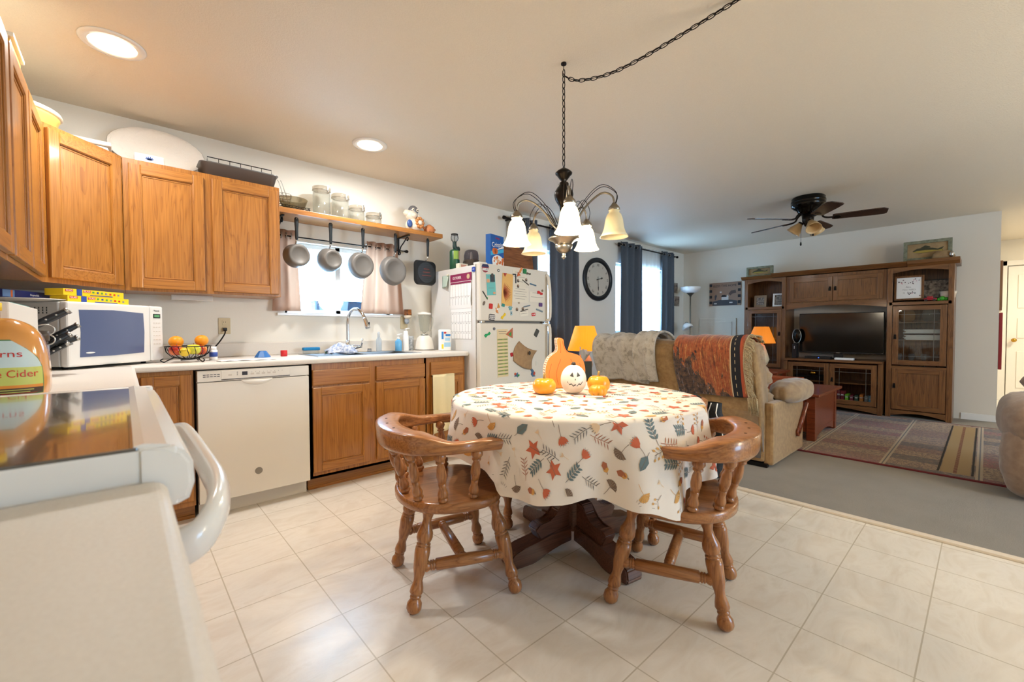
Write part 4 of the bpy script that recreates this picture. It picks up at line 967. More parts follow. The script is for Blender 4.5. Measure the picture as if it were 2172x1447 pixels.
for i in range(34):
    y_ = -2.43-random.random()*.07; p = Vector((4.135+random.uniform(-.012, .006), y_, .57)); m.tube([p, p+Vector((.012, 0, -.05)), p+Vector((.02, random.uniform(-.01, .01), -.10-random.random()*.04))], [.0035, .003, .002], 4)
part(r, 'fringe', m, speckle('cream_yarn', 'A08A68', 'C8B48E', 120, .95))['kind'] = 'stuff'
# end table left of the sofa (carries lamp and tissues) and one beyond it
for lab, x0, x1, y0, y1, zt in (('dark end table hidden behind the fridge side of the loveseat', 4.12, 4.72, -.82, -.30, .56), ('dark end table beyond the loveseat carrying the second lamp', 6.62, 7.12, -1.92, -1.42, .56)):
    r = thing('end_table', lab, 'table', ((x0+x1)/2, (y0+y1)/2, .022), group='dark end tables')
    m = MB(); m.b2(x0, x1, y0, y1, zt-.03, zt, bev=.005); part(r, 'tabletop', m, CHEST)
    m = MB(); m.b2(x0+.03, x1-.03, y0+.03, y1-.03, .15, .17); part(r, 'lower_shelf', m, CHEST)
    for a in (x0+.03, x1-.07):
        for b in (y0+.03, y1-.07): m = MB(); m.b2(a, a+.04, b, b+.04, .022 if x0 > 5 else .012, zt-.03); part(r, 'leg', m, CHEST)
r = thing('tissue_box', 'grey-teal tissue box with white tissue beside the orange lamp', 'tissue box', (4.27, -.74, .56))
m = MB(); m.b2(4.205, 4.335, -.805, -.675, .5605, .76, bev=.004)
for i in range(9): m.cyl((0, 0, 0), .009, .0008, 1, 12, M=frame((4.2045, -.79+.013*i+.0, .60+.045*(i % 3)), (0, -1, 0), (0, 0, 1)))
part(r, 'box', m, [mat('teal_card', '6E7C7E', .6), mat('grey_spot', '93888C', .6)])
m = MB()
def tis(u, v): a = 2*PI*u; k = .012+.040*v*(1+.3*math.sin(5*a)); return (4.27+k*math.cos(a)+.02*v, -.74+k*math.sin(a), .757+.11*v*(1-.25*math.cos(a+1))+.02*math.sin(4*a)*v)
m.grid(tis, 40, 8); part(r, 'tissue', m, PAPER)
# ================================================================ RECLINERS
BL = speckle('blue_leather', '23607C', '2C6E8C', 14, .55, .2)
r = thing('recliner', 'teal blue puffy recliner in the far corner, only its back top showing', 'recliner', (7.0, -.66, .012))
m = MB(); m.b2(6.55, 7.3, -1.0, -.32, .06, .42, bev=.03); part(r, 'base', m, BL)
m = puff((7.05, -.66, .80), (.15, .37, .155), Matrix.Identity(4), .03, 9, 1, 2.8); part(r, 'back_cushion', m, BL)
m = puff((7.08, -.66, .56), (.13, .34, .16), None, .03, 9, 1, 3); part(r, 'back_cushion', m, BL)
for s_ in (-1, 1): m = puff((6.85, -.66+s_*.36, .52), (.32, .10, .12), None, .03, 9, 0, 2.6); part(r, 'arm', m, BL)
m = puff((6.82, -.66, .44), (.30, .26, .09), None, .02); part(r, 'seat_cushion', m, BL)
RC = speckle('taupe_microsuede', '8A7260', '9C8470', 22, .9, .25, sheen=.4)
r = thing('recliner', 'overstuffed taupe suede recliner cut off by the right edge of the photo', 'recliner', (5.2, -4.25, .022))
m = MB(); m.b2(4.82, 5.60, -4.62, -3.82, .06, .44, bev=.03); part(r, 'base', m, RC)
for s_, yy in ((1, -3.86), (-1, -4.58)):
    m = puff((5.10, yy, .50), (.42, .155, .165), None, .022, 13, 0, 2.5); part(r, 'arm', m, RC)
    m = puff((4.86, yy, .27), (.16, .14, .26), None, .02, 7, 2, 2.4); part(r, 'arm_front', m, RC)
m = puff((5.1, -4.22, .47), (.36, .26, .12), None, .02); part(r, 'seat_cushion', m, RC)
m = puff((5.48, -4.22, .80), (.15, .36, .20), None, .03, 9, 1, 2.8); part(r, 'back_cushion', m, RC)
m = puff((5.34, -3.97, .72), (.13, .15, .07), None, .03, 9, 1, 2.5); part(r, 'head_cushion', m, RC)
for x_ in (4.9, 5.5):
    for y_ in (-4.5, -3.9): m = MB(); m.cyl((x_, y_, .021), .025, .05); part(r, 'foot', m, BLKMET)
# ================================================================ RUG
rg = mat('patterned_rug', '6E4A38', .95, sheen=.3); gv = coords(rg); gx, gy, gz = sepxyz(rg, gv)
def cells(c, s_): return math_(rg, 'FLOOR', math_(rg, 'MULTIPLY', c, s_))
nt, N_, L_ = NT(rg)
row = cells(gx, 5.2); colc = cells(math_(rg, 'ADD', gy, math_(rg, 'MULTIPLY', row, .0)), 1.9)
cb = N_.new('ShaderNodeCombineXYZ'); L_.new(row, cb.inputs[0]); L_.new(colc, cb.inputs[1]); wn = N_.new('ShaderNodeTexWhiteNoise'); L_.new(cb.outputs[0], wn.inputs['Vector'])
base = ramp(rg, wn.outputs['Value'], [(0, '9A7A54'), (.18, '7A2426'), (.34, '8E6A44'), (.5, '342A26'), (.64, '9E8058'), (.8, '7A4A30'), (.92, '842E2A')], 'CONSTANT')
pn = noise(rg, coords(rg, (9, 22, 1)), 2.6, 4, .7, 1.2)
pat = mix(rg, ramp(rg, pn, [(.47, (0., 0., 0.)), (.52, (.85, .85, .85))]), base, '4E2A20')
pat = mix(rg, ramp(rg, noise(rg, coords(rg, (26, 12, 1)), 2.5, 3, .7, 1), [(.56, (0., 0., 0.)), (.61, (.7, .7, .7))]), pat, 'A88858')
fy = math_(rg, 'ABSOLUTE', math_(rg, 'SUBTRACT', math_(rg, 'FRACT', math_(rg, 'MULTIPLY', gy, 1.9)), .5))
ln = math_(rg, 'GREATER_THAN', fy, .465); pat = mix(rg, ln, pat, 'A8906E')
ln2 = math_(rg, 'GREATER_THAN', fy, .492); pat = mix(rg, ln2, pat, '3C302A')
setcol(rg, pat); bump(rg, noise(rg, gv, 300), .6, .006)
m = MB(); m.b2(5.07, 7.50, -3.99, -1.15, .012, .021); m.b2(5.045, 5.07, -4.0, -1.15, .012, .022, 1); m.b2(7.50, 7.52, -4.0, -1.15, .012, .022, 1)
m.b2(5.05, 7.52, -4.01, -3.99, .012, .022, 1)
for yy in (-3.60, -3.42): m.b2(5.16, 7.4, yy-.006, yy+.006, .02, .0222, 3)
m.b2(5.16, 7.4, -3.59, -3.43, .0205, .0218, 2)
for i in range(60): m.b2(5.17+i*.037, 5.19+i*.037, -3.52, -3.50, .0215, .0222, 1)
m.b2(5.1, 7.46, -3.80, -3.79, .02, .0222, 3)
ru = m.build('area_rug', [rg, mat('burgundy_binding', '6A2226', .95), mat('tan_band', 'A2875F', .95), mat('rug_black', '26221F', .95)], None, Matrix.Translation((-6.3, 2.58, -.012))); ru.location = (6.3, -2.58, .012)
tag(ru, 'patchwork patterned area rug with burgundy edge on the grey carpet', 'rug')
# ================================================================ ENTERTAINMENT CENTRE
ES = [ENTZ, ENTY]
GLD = mat('lead_came', '6E6C68', .4, metal=.8)
def ent_door(root, y0, y1, z0, z1, x, glass=False, hy=None, hz=None, lines=()):
    w = abs(y1-y0); h = z1-z0; yc = (y0+y1)/2; zc = (z0+z1)/2; M = frame((x, yc, zc), (0, -1, 0), (0, 0, 1)); fr = .055
    m = MB()
    for s_ in (-1, 1): m.box((s_*(w/2-fr/2), 0, .01), (fr, h, .02), 0, .003, M)
    for s_ in (-1, 1): m.box((0, s_*(h/2-fr/2), .01), (w-2*fr+.002, fr, .02), 1, .003, M)
    if not glass: m.box((0, 0, .004), (w-2*fr+.01, h-2*fr+.01, .006), 0, 0, M)
    d = part(root, 'door', m, ES)
    if glass:
        m = MB(); m.box((0, 0, .008), (w-2*fr, h-2*fr, .003), 0, 0, M); part(d, 'glass_pane', m, PANE)
        m = MB()
        for s_ in (-1, 1): m.box((s_*(w/2-fr-.05), 0, .0115), (.005, h-2*fr, .004), 0, 0, M); m.box((0, s_*(h/2-fr-.05), .0115), (w-2*fr, .005, .004), 0, 0, M)
        part(d, 'leading', m, GLD)
    if hy is not None:
        m = MB(); Mh = frame((x-.02, hy, hz), (0, -1, 0), (0, 0, 1)); m.box((0, 0, .002), (.022, .055, .005), 0, .002, Mh); m.tube([Mh @ Vector(p) for p in ((-.009, .01, .01), (-.012, -.03, .016), (.012, -.03, .016), (.009, .01, .01))], .0028, 6); part(d, 'handle', m, BLKMET)
    return d
XF, XB = 7.64, 8.03
def arch(m, y0, y1, z_top, z_low, sag, x0, x1, mi=1):
    """rail with an arched lower edge"""
    n = 14; pts = [(y0, z_top), (y1, z_top)]+[(y1+(y0-y1)*i/n, z_low+sag*math.sin(PI*i/n)) for i in range(n+1)]
    m.prism(pts, x0, x1, mi, M=Matrix(((0, 0, 1, 0), (1, 0, 0, 0), (0, 1, 0, 0), (0, 0, 0, 1))))
def tower(lab, y0, y1, sh, dz, crown, hy, low):
    r = thing('media_tower', lab, 'cabinet', ((XF+XB)/2, (y0+y1)/2, .012), group='mission oak media towers')
    m = MB(); t = .022
    m.b2(XF, XB, y0, y0+t, .012, 1.84, 0); m.b2(XF, XB, y1-t, y1, .012, 1.84, 0); m.b2(XB-.008, XB, y0+t, y1-t, .05, 1.84, 0)
    for yy in (y0, y1-.05): m.b2(XF-.02, XF, yy, yy+.05, .012, 1.84, 0, bev=.003)
    part(r, 'side_frame', m, ES)
    m = MB(); arch(m, y0+.05, y1-.05, 1.84, 1.775, .03, XF-.02, XF); part(r, 'rail', m, ES)
    m = MB(); m.b2(XF-.02, XB, y0+.02, y1-.02, sh-.035, sh-.0, 1); part(r, 'shelf', m, ES)
    m = MB(); arch(m, y0+.05, y1-.05, .10, .03, .04, XF-.018, XF); part(r, 'rail', m, ES)
    m = MB(); m.b2(XF-.019, XF, y0+.05, y1-.05, low-.03, low, 1); part(r, 'rail', m, ES)
    m = MB(); M = Matrix(((0, 0, 1, 0), (1, 0, 0, 0), (0, 1, 0, 0), (0, 0, 0, 1)))
    o = [(XF-.02, 1.84), (XF-.055, 1.875), (XF-.065, crown), (XB, crown), (XB, 1.84)]
    m.prism(o, y0-.04 if y0 < -3 else -1.54, -3.0 if y0 < -3 else y1+.04, 1, Matrix(((1, 0, 0, 0), (0, 0, 1, 0), (0, 1, 0, 0), (0, 0, 0, 1)))); part(r, 'crown', m, ES)
    m = MB(); m.b2(XF+.02, XB-.01, y0+.022, y1-.022, .95, .96); m.b2(XF+.02, XB-.01, y0+.022, y1-.022, 1.17, 1.18) if y0 < -3 else None
    m.b2(XF+.0, XB-.01, y0+.022, y1-.022, low-.02, low); part(r, 'inner_shelf', m, ES)
    return r
tl = tower('left mission oak media tower with photo shelf and leaded glass door', -1.72, -1.17, 1.425, 0, 1.885, 0, .52)
ent_door(tl, -1.67, -1.22, .54, 1.385, XF-.005, True, -1.645, 1.03); ent_door(tl, -1.67, -1.22, .11, .50, XF-.005)
tr = tower('right mission oak media tower with open shelf, leaded glass door and lower door', -3.40, -2.82, 1.42, 0, 1.91, 0, .64)
ent_door(tr, -3.345, -2.875, .66, 1.375, XF-.005, True, -2.90, 1.00); ent_door(tr, -3.345, -2.875, .11, .61, XF-.005, False, -2.90, .40)
br = thing('media_bridge', 'oak bridge cabinet with two doors spanning above the television', 'cabinet', (7.83, -2.27, 1.45), group='mission oak media units')
m = MB(); m.b2(XF+.005, XB, -2.818, -1.722, 1.445, 1.84, 0); arch(m, -2.815, -1.725, 1.46, 1.37, .05, XF-.01, XF+.01); part(br, 'body', m, ES)
m = MB(); m.prism([(XF-.02, 1.85), (XF-.06, 1.885), (XF-.075, 1.905), (XB, 1.905), (XB, 1.85)], -2.998, -1.542, 1, Matrix(((1, 0, 0, 0), (0, 0, 1, 0), (0, 1, 0, 0), (0, 0, 0, 1)))); part(br, 'crown', m, ES)
ent_door(br, -2.262, -1.765, 1.475, 1.80, XF+.003, False, -2.235, 1.64); ent_door(br, -2.775, -2.268, 1.475, 1.80, XF+.003, False, -2.295, 1.64)
XC_ = 7.56
cn = thing('media_console', 'low oak media console with leaded glass doors under the television', 'cabinet', (7.79, -2.26, .012), group='mission oak media units')
m = MB(); y0, y1 = -2.80, -1.73
m.b2(XC_, XB, y0, y0+.02, .03, .66, 0); m.b2(XC_, XB, y1-.02, y1, .03, .66, 0); m.b2(XB-.01, XB, y0+.02, y1-.02, .03, .66, 0); m.b2(XC_, XB, y0+.02, y1-.02, .09, .11, 0); m.b2(XC_+.02, XB, y0+.02, y1-.02, .38, .395, 0)
for yy in (y0, y1-.045): m.b2(XC_-.02, XC_, yy, yy+.045, .012, .66, 0, bev=.003)
arch(m, y0+.045, y1-.045, .10, .03, .045, XC_-.015, XC_); part(cn, 'carcass', m, ES)
m = MB(); m.b2(XC_-.045, XB, y0, y1, .66, .69, 1, bev=.005); part(cn, 'console_top', m, ES)
ent_door(cn, -2.255, -1.785, .12, .64, XC_-.003, True); ent_door(cn, -2.745, -2.262, .12, .64, XC_-.003, True, -2.29, .43)
# television and boxes
r = thing('television', 'flat black television on the media console', 'television', (7.76, -2.32, .69))
m = MB(); m.b2(7.745, 7.79, -2.785, -1.86, .765, 1.315, bev=.006); part(r, 'casing', m, BLACK)
m = MB(); m.b2(7.7435, 7.7455, -2.775, -1.87, .785, 1.305); part(r, 'screen', m, mat('dark_screen', '050506', .12, spec=.8))
m = MB(); m.b2(7.73, 7.84, -2.50, -2.12, .69, .70, bev=.003); m.b2(7.76, 7.78, -2.36, -2.26, .70, .77); m.b2(7.742, 7.745, -2.335, -2.29, .771, .776, 1); part(r, 'stand', m, [BLACK, STEEL])
r = thing('set_top_box', 'slim black set-top box with a blue light in front of the television', 'media box', (7.64, -2.12, .69)); m = MB(); m.b2(7.58, 7.70, -2.26, -1.97, .69, .725, bev=.004); part(r, 'case', m, BLACK)
m = MB(); m.b2(7.578, 7.581, -2.135, -2.125, .704, .712); part(r, 'blue_light', m, mat('blue_led', '3060FF', .5, emis=5))
r = thing('modem', 'upright black modem at the left end of the media console', 'modem', (7.66, -1.84, .69)); m = MB(); m.b2(7.59, 7.72, -1.865, -1.815, .69, .885, bev=.006); m.b2(7.588, 7.591, -1.845, -1.84, .82, .86, 1); part(r, 'case', m, [BLACK, PAPER])
r = thing('wireless_speaker', 'black oval speaker standing on the modem', 'speaker', (7.67, -1.84, .886)); m = MB(); m.ell((7.65, -1.86, 1.0), (.025, .052, .10)); m.cyl((7.65, -1.85, .886), .03, .012); part(r, 'case', m, mat('gloss_black', '16130F', .15)); m = MB(); m.tube([(7.63, -1.86+.052*math.cos(t), 1.0+.10*math.sin(t)) for t in (2*PI*k/24 for k in range(24))], .003, 5, closed=True); part(r, 'rim', m, STEEL)
r = thing('media_box', 'small white box beside the television foot', 'media box', (7.64, -2.40, .69)); m = MB(); m.b2(7.6, 7.68, -2.50, -2.30, .69, .715, bev=.003); part(r, 'case', m, PAPER)
# framed pieces: helper for anything framed and flat
def framed(name, lab, cat, M, w, h, fr, fm, art, t=.02, group=None, extra=None, mats=None):
    c = M.translation; r = thing(name, lab, cat, (c.x, c.y, c.z-h/2), group=group); m = MB()
    for s_ in (-1, 1): m.box((s_*(w/2-fr/2), 0, t/2), (fr, h, t), 0, .002, M); m.box((0, s_*(h/2-fr/2), t/2), (w-2*fr+.001, fr, t), 0, .002, M)
    part(r, 'frame', m, fm); m = MB(); m.box((0, 0, t*.3), (w-2*fr+.004, h-2*fr+.004, t*.4), 0, 0, M)
    if extra: extra(m, M, t*.51)
    part(r, 'picture', m, [art]+(mats or [])); return r
GREYP = speckle('grey_photo', '3A3838', '9A928A', 40, .4); GWOOD = speckle('weathered_green_wood', '6A6B55', '88876F', 30, .8)
def fish(m, M, z):
    s_ = lambda pts: [M @ Vector((x, y, z)) for x, y in pts]
    b = [(-.13, .0), (-.09, .028), (-.02, .036), (.05, .022), (.09, .008), (.14, .03), (.125, 0), (.14, -.03), (.09, -.008), (.03, -.025), (-.05, -.032), (-.10, -.022)]
    m.raw(s_(b), [tuple(range(len(b)))], 1); m.raw([M @ Vector((x, y*.45-.012, z+.001)) for x, y in b], [tuple(range(len(b)))], 2)
    m.raw(s_([(-.06, .034), (-.02, .06), (.02, .045), (.03, .03)]), [(0, 1, 2, 3)], 1)
fm_ = [mat('fish_dark', '3B3A24', .6), mat('fish_gold', 'A08A3A', .6)]
tan = speckle('tan_board', '8E7350', 'A2875F', 12, .8)
framed('fish_shadow_box', 'large weathered frame with a painted bass, on the right tower', 'picture', frame((7.76, -3.16, 2.035), (0, -1, .0), (.05, 0, 1)), .42, .24, .035, GWOOD, tan, .03, 'fish pictures on the media units', fish, fm_)
framed('fish_shadow_box', 'small weathered box frame with a fish, on the left tower', 'picture', frame((7.78, -1.335, 1.965), (0, -1, 0), (.05, 0, 1)), .36, .155, .03, GWOOD, tan, .05, 'fish pictures on the media units', lambda m, M, z: fish(m, M @ Matrix.Scale(.8, 4), z/.8), fm_)
r = thing('wicker_basket', 'small brown woven basket ornament beside the large fish frame', 'basket', (7.67, -3.31, 1.91)); m = MB(); m.lathe([(.09, 0), (.10, .02), (.085, .06), (.05, .09)], (7.67, -3.30, 1.911), 24, sx=.55); part(r, 'body', m, tan); m = MB(); m.ell((7.62, -3.37, 1.95), (.02, .02, .035)); part(r, 'glass_knob', m, STEEL)
# shelf contents
framed('framed_photo', 'brown photo frame on the left tower shelf', 'photo frame', frame((7.74, -1.355, 1.517), (0, -1, .0), (.12, 0, 1)), .165, .175, .03, mat('tan_frame', '8B7760', .6), GREYP, .012, 'photo frames')
framed('framed_photo', 'white angled photo frame on the left tower shelf', 'photo frame', frame((7.74, -1.60, 1.525), (.15, -1, .0), (.12, 0, 1)), .15, .19, .022, PAPER, GREYP, .012, 'photo frames')
def love(m, M, z):
    Z = Matrix.Translation((0, 0, z))
    m.text('ALL', .030, M @ Matrix.Translation((-.005, .012, z)), 1); m.text('YOU NEED', .026, M @ Matrix.Translation((0, -.022, z)), 1, wid=.12); m.text('IS', .024, M @ Matrix.Translation((-.045, -.06, z)), 1)
    m.text('love', .042, M @ Matrix.Translation((.025, -.06, z)) @ Matrix.Shear('XZ', 4, (0, 0)), 2, wid=.075)
    random.seed(5)
    for i in range(26):
        a = random.uniform(-.11, .11); b = random.choice((1, 1, -1))*random.uniform(.055, .105); m.prism(leaf_poly(a, b, a+random.uniform(-.02, .02), b+random.uniform(-.018, .018)+.001, .005), z, z+.0006, 3 if i % 4 else 4, M=M)
framed('framed_print', 'square wood-framed print reading All You Need Is Love with flowers', 'framed print', frame((7.76, -3.005, 1.595), (0, -1, 0), (.08, 0, 1)), .27, .30, .022, ENTZ, PAPER, .018, None, love, [mat('print_grey', '9A948E', .6), mat('print_dark', '3A3634', .6), mat('leaf_grey', '5A4A50', .6), mat('flower_pink', 'D99AA6', .6)])
framed('framed_photo', 'dark landscape photo behind the toys on the right tower shelf', 'photo frame', frame((7.80, -3.25, 1.57), (0, -1, 0), (.08, 0, 1)), .26, .23, .012, BLACK, speckle('dark_photo', '1E1C1B', '8A827C', 30, .3), .015)
r = thing('toy_car', 'small red toy on the right tower shelf', 'toy', (7.68, -3.20, 1.42)); m = MB(); m.b2(7.65, 7.70, -3.255, -3.145, 1.432, 1.458, bev=.008); m.b2(7.655, 7.695, -3.225, -3.17, 1.456, 1.48, bev=.008); part(r, 'body', m, mat('toy_red', 'A01C2C', .3))
for yy in (-3.235, -3.165): m = MB(); m.cyl((0, 0, 0), .014, .055, M=frame((7.702, yy, 1.434), (0, -1, 0), (0, 0, 1))); part(r, 'wheel', m, BLACK)
m = MB(); 
for dx, dy, rr in ((0, 0, .028), (0, -.035, .022), (.0, .03, .018)): m.ell((7.67, -3.30+dy, 1.42+rr), rr)
solo('green_toy', 'small bright green lumpy toy beside the red toy', 'toy', m, mat('toy_green', '3FA02A', .4))
m = MB(); m.lathe([(.03, 0), (.06, .04), (.075, .11), (.07, .11), (.03, .01)], (7.72, -3.345, 1.421), 24); solo('ceramic_bowl', 'cream bowl at the right end of the tower shelf', 'bowl', m, mat('cream_bowl', 'C8B8A4', .4))
for i, (a, h, c) in enumerate(((0, .17, '7A2028'), (.04, .165, '8A2830'), (.085, .13, '7CC42A'), (.135, .125, '7A2030'), (.185, .13, '2E4A38'), (.235, .14, 'D9823A'), (.285, .13, '8E8E8C'), (.325, .13, '6EB0C8'))):
    y_ = -2.335-a; m = MB(); m.b2(7.60, 7.74, y_-.034, y_, .11, .11+h, bev=.003); m.b2(7.612, 7.742, y_-.031, y_-.003, .113, .11+h-.003, 1)
    for q in (.25, .7): m.b2(7.5985, 7.601, y_-.03, y_-.004, .11+h*q, .11+h*q+.01, 1)
    cn_ = ('tall dark red', 'tall maroon', 'lime green', 'short maroon', 'dark green', 'orange', 'grey', 'light blue')[i]
    solo('book', cn_+' book in the console behind the right glass door', 'book', m, [mat('book_'+c, c, .6), PAPER], 'books in the media console')
m = MB(); m.b2(7.62, 7.8, -2.2, -1.85, .396, .46, bev=.005); m.lathe([(.04, 0), (.06, .03), (.02, .08)], (7.68, -2.05, .46), 16, 1); solo('glassware_tray', 'dark tray with a brass ornament behind the left console door', 'tray', m, [BLKMET, mat('brass', 'C99B3F', .2)])
# china in the right tower: folded linens, glasses, pitchers
for i in range(9): 
    m = MB(); z0 = .961+i*.012+(.02 if i > 4 else 0); m.b2(7.68, 7.92, -3.30-.01*(i % 2), -2.99+.012*(i % 3), z0, z0+.011, bev=.004); solo('folded_linen', 'folded white linen behind the right tower glass, '+('bottom', 'second from bottom', 'third from bottom', 'fourth from bottom', 'middle', 'fourth from top', 'third from top', 'second from top', 'topmost')[i]+' of its stack', 'linen', m, mat('white_linen', 'D8D2C8', .8), 'folded linens in the right tower')
for i in range(4):
    m = MB(); m.lathe([(.028, 0), (.005, .004), (.004, .06), (.022, .08), (.03, .11), (.026, .15)], (7.74, -2.93-i*.11, .64), 20); solo('stemmed_glass', ('leftmost', 'left middle', 'right middle', 'rightmost')[i]+' stemmed glass on the bottom shelf behind the right tower glass', 'glass', m, glassy('thin_glass', 'DCE0E2', .4, .08), 'stemmed glasses in the right tower')
for i, yy in enumerate((-2.99, -3.20)):
    m = MB(); m.lathe([(.05, 0), (.075, .03), (.08, .10), (.06, .15), (.065, .165)], (7.78, yy, 1.18), 24); solo('glass_pitcher', ('amber' if i == 0 else 'clear')+' glass pitcher on the top shelf behind the right tower glass', 'pitcher', m, glassy('amber_jug', 'C89A5A', .3, .35, 'B8824A') if i == 0 else MATS['thin_glass'])
framed('photo_card', 'small round portrait card inside the left tower', 'photo', frame((7.90, -1.60, 1.15), (0, -1, 0), (0, 0, 1)), .09, .13, .008, PAPER, mat('card_pink', 'A0606A', .6), .006)
# chest with a wooden box
r = thing('storage_chest', 'cherry-stained coffee table chest standing on the rug behind the loveseat', 'chest', (5.9, -2.05, .022))
m = MB(); m.b2(5.48, 6.33, -2.56, -1.55, .10, .45, bev=.004); part(r, 'body', m, CHEST)
m = MB(); m.b2(5.43, 6.38, -2.61, -1.50, .45, .478, bev=.006); part(r, 'lid', m, CHEST)
for a, b in ((5.47, -2.57), (6.27, -2.57), (5.47, -1.61), (6.27, -1.61)): m = MB(); m.b2(a, a+.07, b, b+.07, .022, .45, bev=.004); part(r, 'leg', m, CHEST)
m = MB(); arch(m, 0, .7, .12, .04, .05, 0, .012, 0)
for v_ in m.b.verts: x_, y_ = v_.co.x, v_.co.y; v_.co.x = 5.55+y_; v_.co.y = -2.562+x_
part(r, 'apron', m, CHEST)
r = thing('wooden_box', 'orange-brown wooden box lying on the storage chest', 'box', (5.98, -2.17, .478)); RB = mat('orange_wood', 'A8502A', .4)
m = MB(); m.b2(5.90, 6.06, -2.33, -2.01, .478, .545, bev=.003); part(r, 'body', m, RB); m = MB(); m.b2(5.897, 6.063, -2.333, -2.007, .547, .573, bev=.003); part(r, 'lid', m, RB); m = MB(); m.cyl((0, 0, 0), .009, .003, M=frame((5.897, -2.17, .535), (0, -1, 0), (0, 0, 1))); part(r, 'latch', m, STEEL)
# wall art and clock
r = thing('wall_clock', 'large black oval wall clock with Roman numerals between the curtains', 'clock', (5.50, -.02, 1.50))
M = frame((5.505, -.002, 1.797), (1, 0, 0), (0, 0, 1)); rx, rz = .325, .30
def ring(prof, mb, mi=0):
    n = 56; vs = []; fs = []
    for (k, z) in prof:
        for j in range(n): a = 2*PI*j/n; vs.append(M @ Vector(((rx-k)*math.cos(a), (rz-k)*math.sin(a), z)))
    for i in range(len(prof)-1):
        for j in range(n): j2 = (j+1) % n; fs.append((i*n+j, i*n+j2, (i+1)*n+j2, (i+1)*n+j))
    mb.raw(vs, fs, mi, True)
m = MB(); ring([(0, 0), (0, .022), (.012, .034), (.03, .030), (.04, .036), (.052, .034), (.062, .022), (.068, .012)], m); part(r, 'frame', m, mat('clock_black', '1D1F22', .35))
m = MB(); n = 48; vs = [M @ Vector(((rx-.066)*math.cos(2*PI*j/n), (rz-.066)*math.sin(2*PI*j/n), .013)) for j in range(n)]; m.raw(vs, [tuple(range(n))], 0)
for i, t in enumerate(('XII', 'I', 'II', 'III', 'IIII', 'V', 'VI', 'VII', 'VIII', 'IX', 'X', 'XI')):
    a = PI/2-2*PI*i/12; m.text(t, .05, M @ Matrix.Translation(((rx-.105)*math.cos(a), (rz-.105)*math.sin(a), .0135)) @ Matrix.Rotation(a-PI/2, 4, 'Z'), 1)
part(r, 'dial', m, [mat('clock_dial', 'C9C3B6', .5), mat('clock_ink', '3A3632', .6)])
for nm, a, L_, w_ in (('minute_hand', R(-88), .16, .006), ('hour_hand', R(14), .11, .009)):
    m = MB(); Mh = M @ Matrix.Rotation(a, 4, 'Z'); m.prism([(-.04, -w_/2), (L_*.6, -w_/2), (L_*.72, -w_*1.6), (L_, 0), (L_*.72, w_*1.6), (L_*.6, w_/2), (-.04, w_/2)], .016 if nm[0] == 'm' else .019, .018 if nm[0] == 'm' else .021, M=Mh); part(r, nm, m, mat('clock_ink', '3A3632'))
for lab, x_, z_ in (('upper small brown photo tile beside the far curtain', 7.675, 1.82), ('lower small brown photo tile beside the far curtain', 7.74, 1.59)):
    m = MB(); m.b2(x_-.13, x_+.13, -.014, -.002, z_-.085, z_+.085, bev=.002); solo('photo_tile', lab, 'picture', m, speckle('sepia_photo', '4A3A36', 'B0A294', 14, .5), 'photo tiles on the window wall')
r = thing('wall_sign', 'brown folk-art sign reading Bless This Home with a little house', 'sign', (8.04, -.72, 1.49))
M = frame((8.047, -.717, 1.685), (0, -1, 0), (0, 0, 1)); m = MB(); W_, H_ = .505, .385
m.box((0, 0, .006), (W_, H_, .012), 0, .001, M)
for s_ in (-1, 1):
    for i in range(4): m.box((s_*(W_/2-.024), H_/2-.04-.097*i, .0128), (.044, .046, .001), 1, 0, M)
m.text('BLESS THIS HOME', .05, M @ Matrix.Translation((0, .135, .0128)), 1, wid=.37)
m.prism([(-.20, -.19), (.20, -.19), (.20, -.12), (.10, -.10), (0, -.09), (-.10, -.10), (-.20, -.12)], .0125, .0132, 2, M)
m.prism([(-.05, -.10), (.06, -.10), (.06, -.045), (-.05, -.045)], .013, .0142, 3, M); m.prism([(-.06, -.05), (.03, -.05), (.015, -.015), (-.04, -.015)], .0135, .0150, 1, M); m.prism([(.03, -.05), (.065, -.05), (.047, -.01)], .013, .0145, 3, M)
m.prism([(-.15, -.10), (-.125, -.03), (-.14, .0), (-.165, -.03), (-.16, -.10)], .0125, .0135, 2, M); m.prism([(.06, .0), (.10, .05), (.17, .06), (.18, .01), (.12, .0), (.09, -.03)], .0125, .0133, 4, M)
m.prism([(-.08, .02), (-.05, .02), (-.05, .045), (-.08, .045)], .0125, .0133, 3, M); m.box((-.15, -.155, .0135), (.045, .018, .001), 3, 0, M); m.box((.10, -.145, .0135), (.05, .018, .001), 3, 0, M)
part(r, 'board', m, [mat('sign_brown', '9A7C68', .7), mat('sign_black', '28282C', .7), mat('sign_slate', '4A4A50', .7), mat('sign_white', 'D8D4D0', .7), mat('sign_smoke', '5E4E48', .7)])
m = MB(); m.b2(8.12, 8.5, -3.775, -3.747, .62, 1.28, bev=.004); solo('red_board', 'red board hung low just inside the hallway', 'wall decoration', m, mat('barn_red', '8A1C20', .5))
m = MB(); m.b2(8.6, 9.3, -3.775, -3.747, 1.32, 1.93, bev=.004); m.b2(8.64, 9.26, -3.777, -3.774, 1.36, 1.89, 1); solo('hall_picture', 'brown-framed picture edge-on on the hallway wall', 'picture', m, [ENTZ, tan])
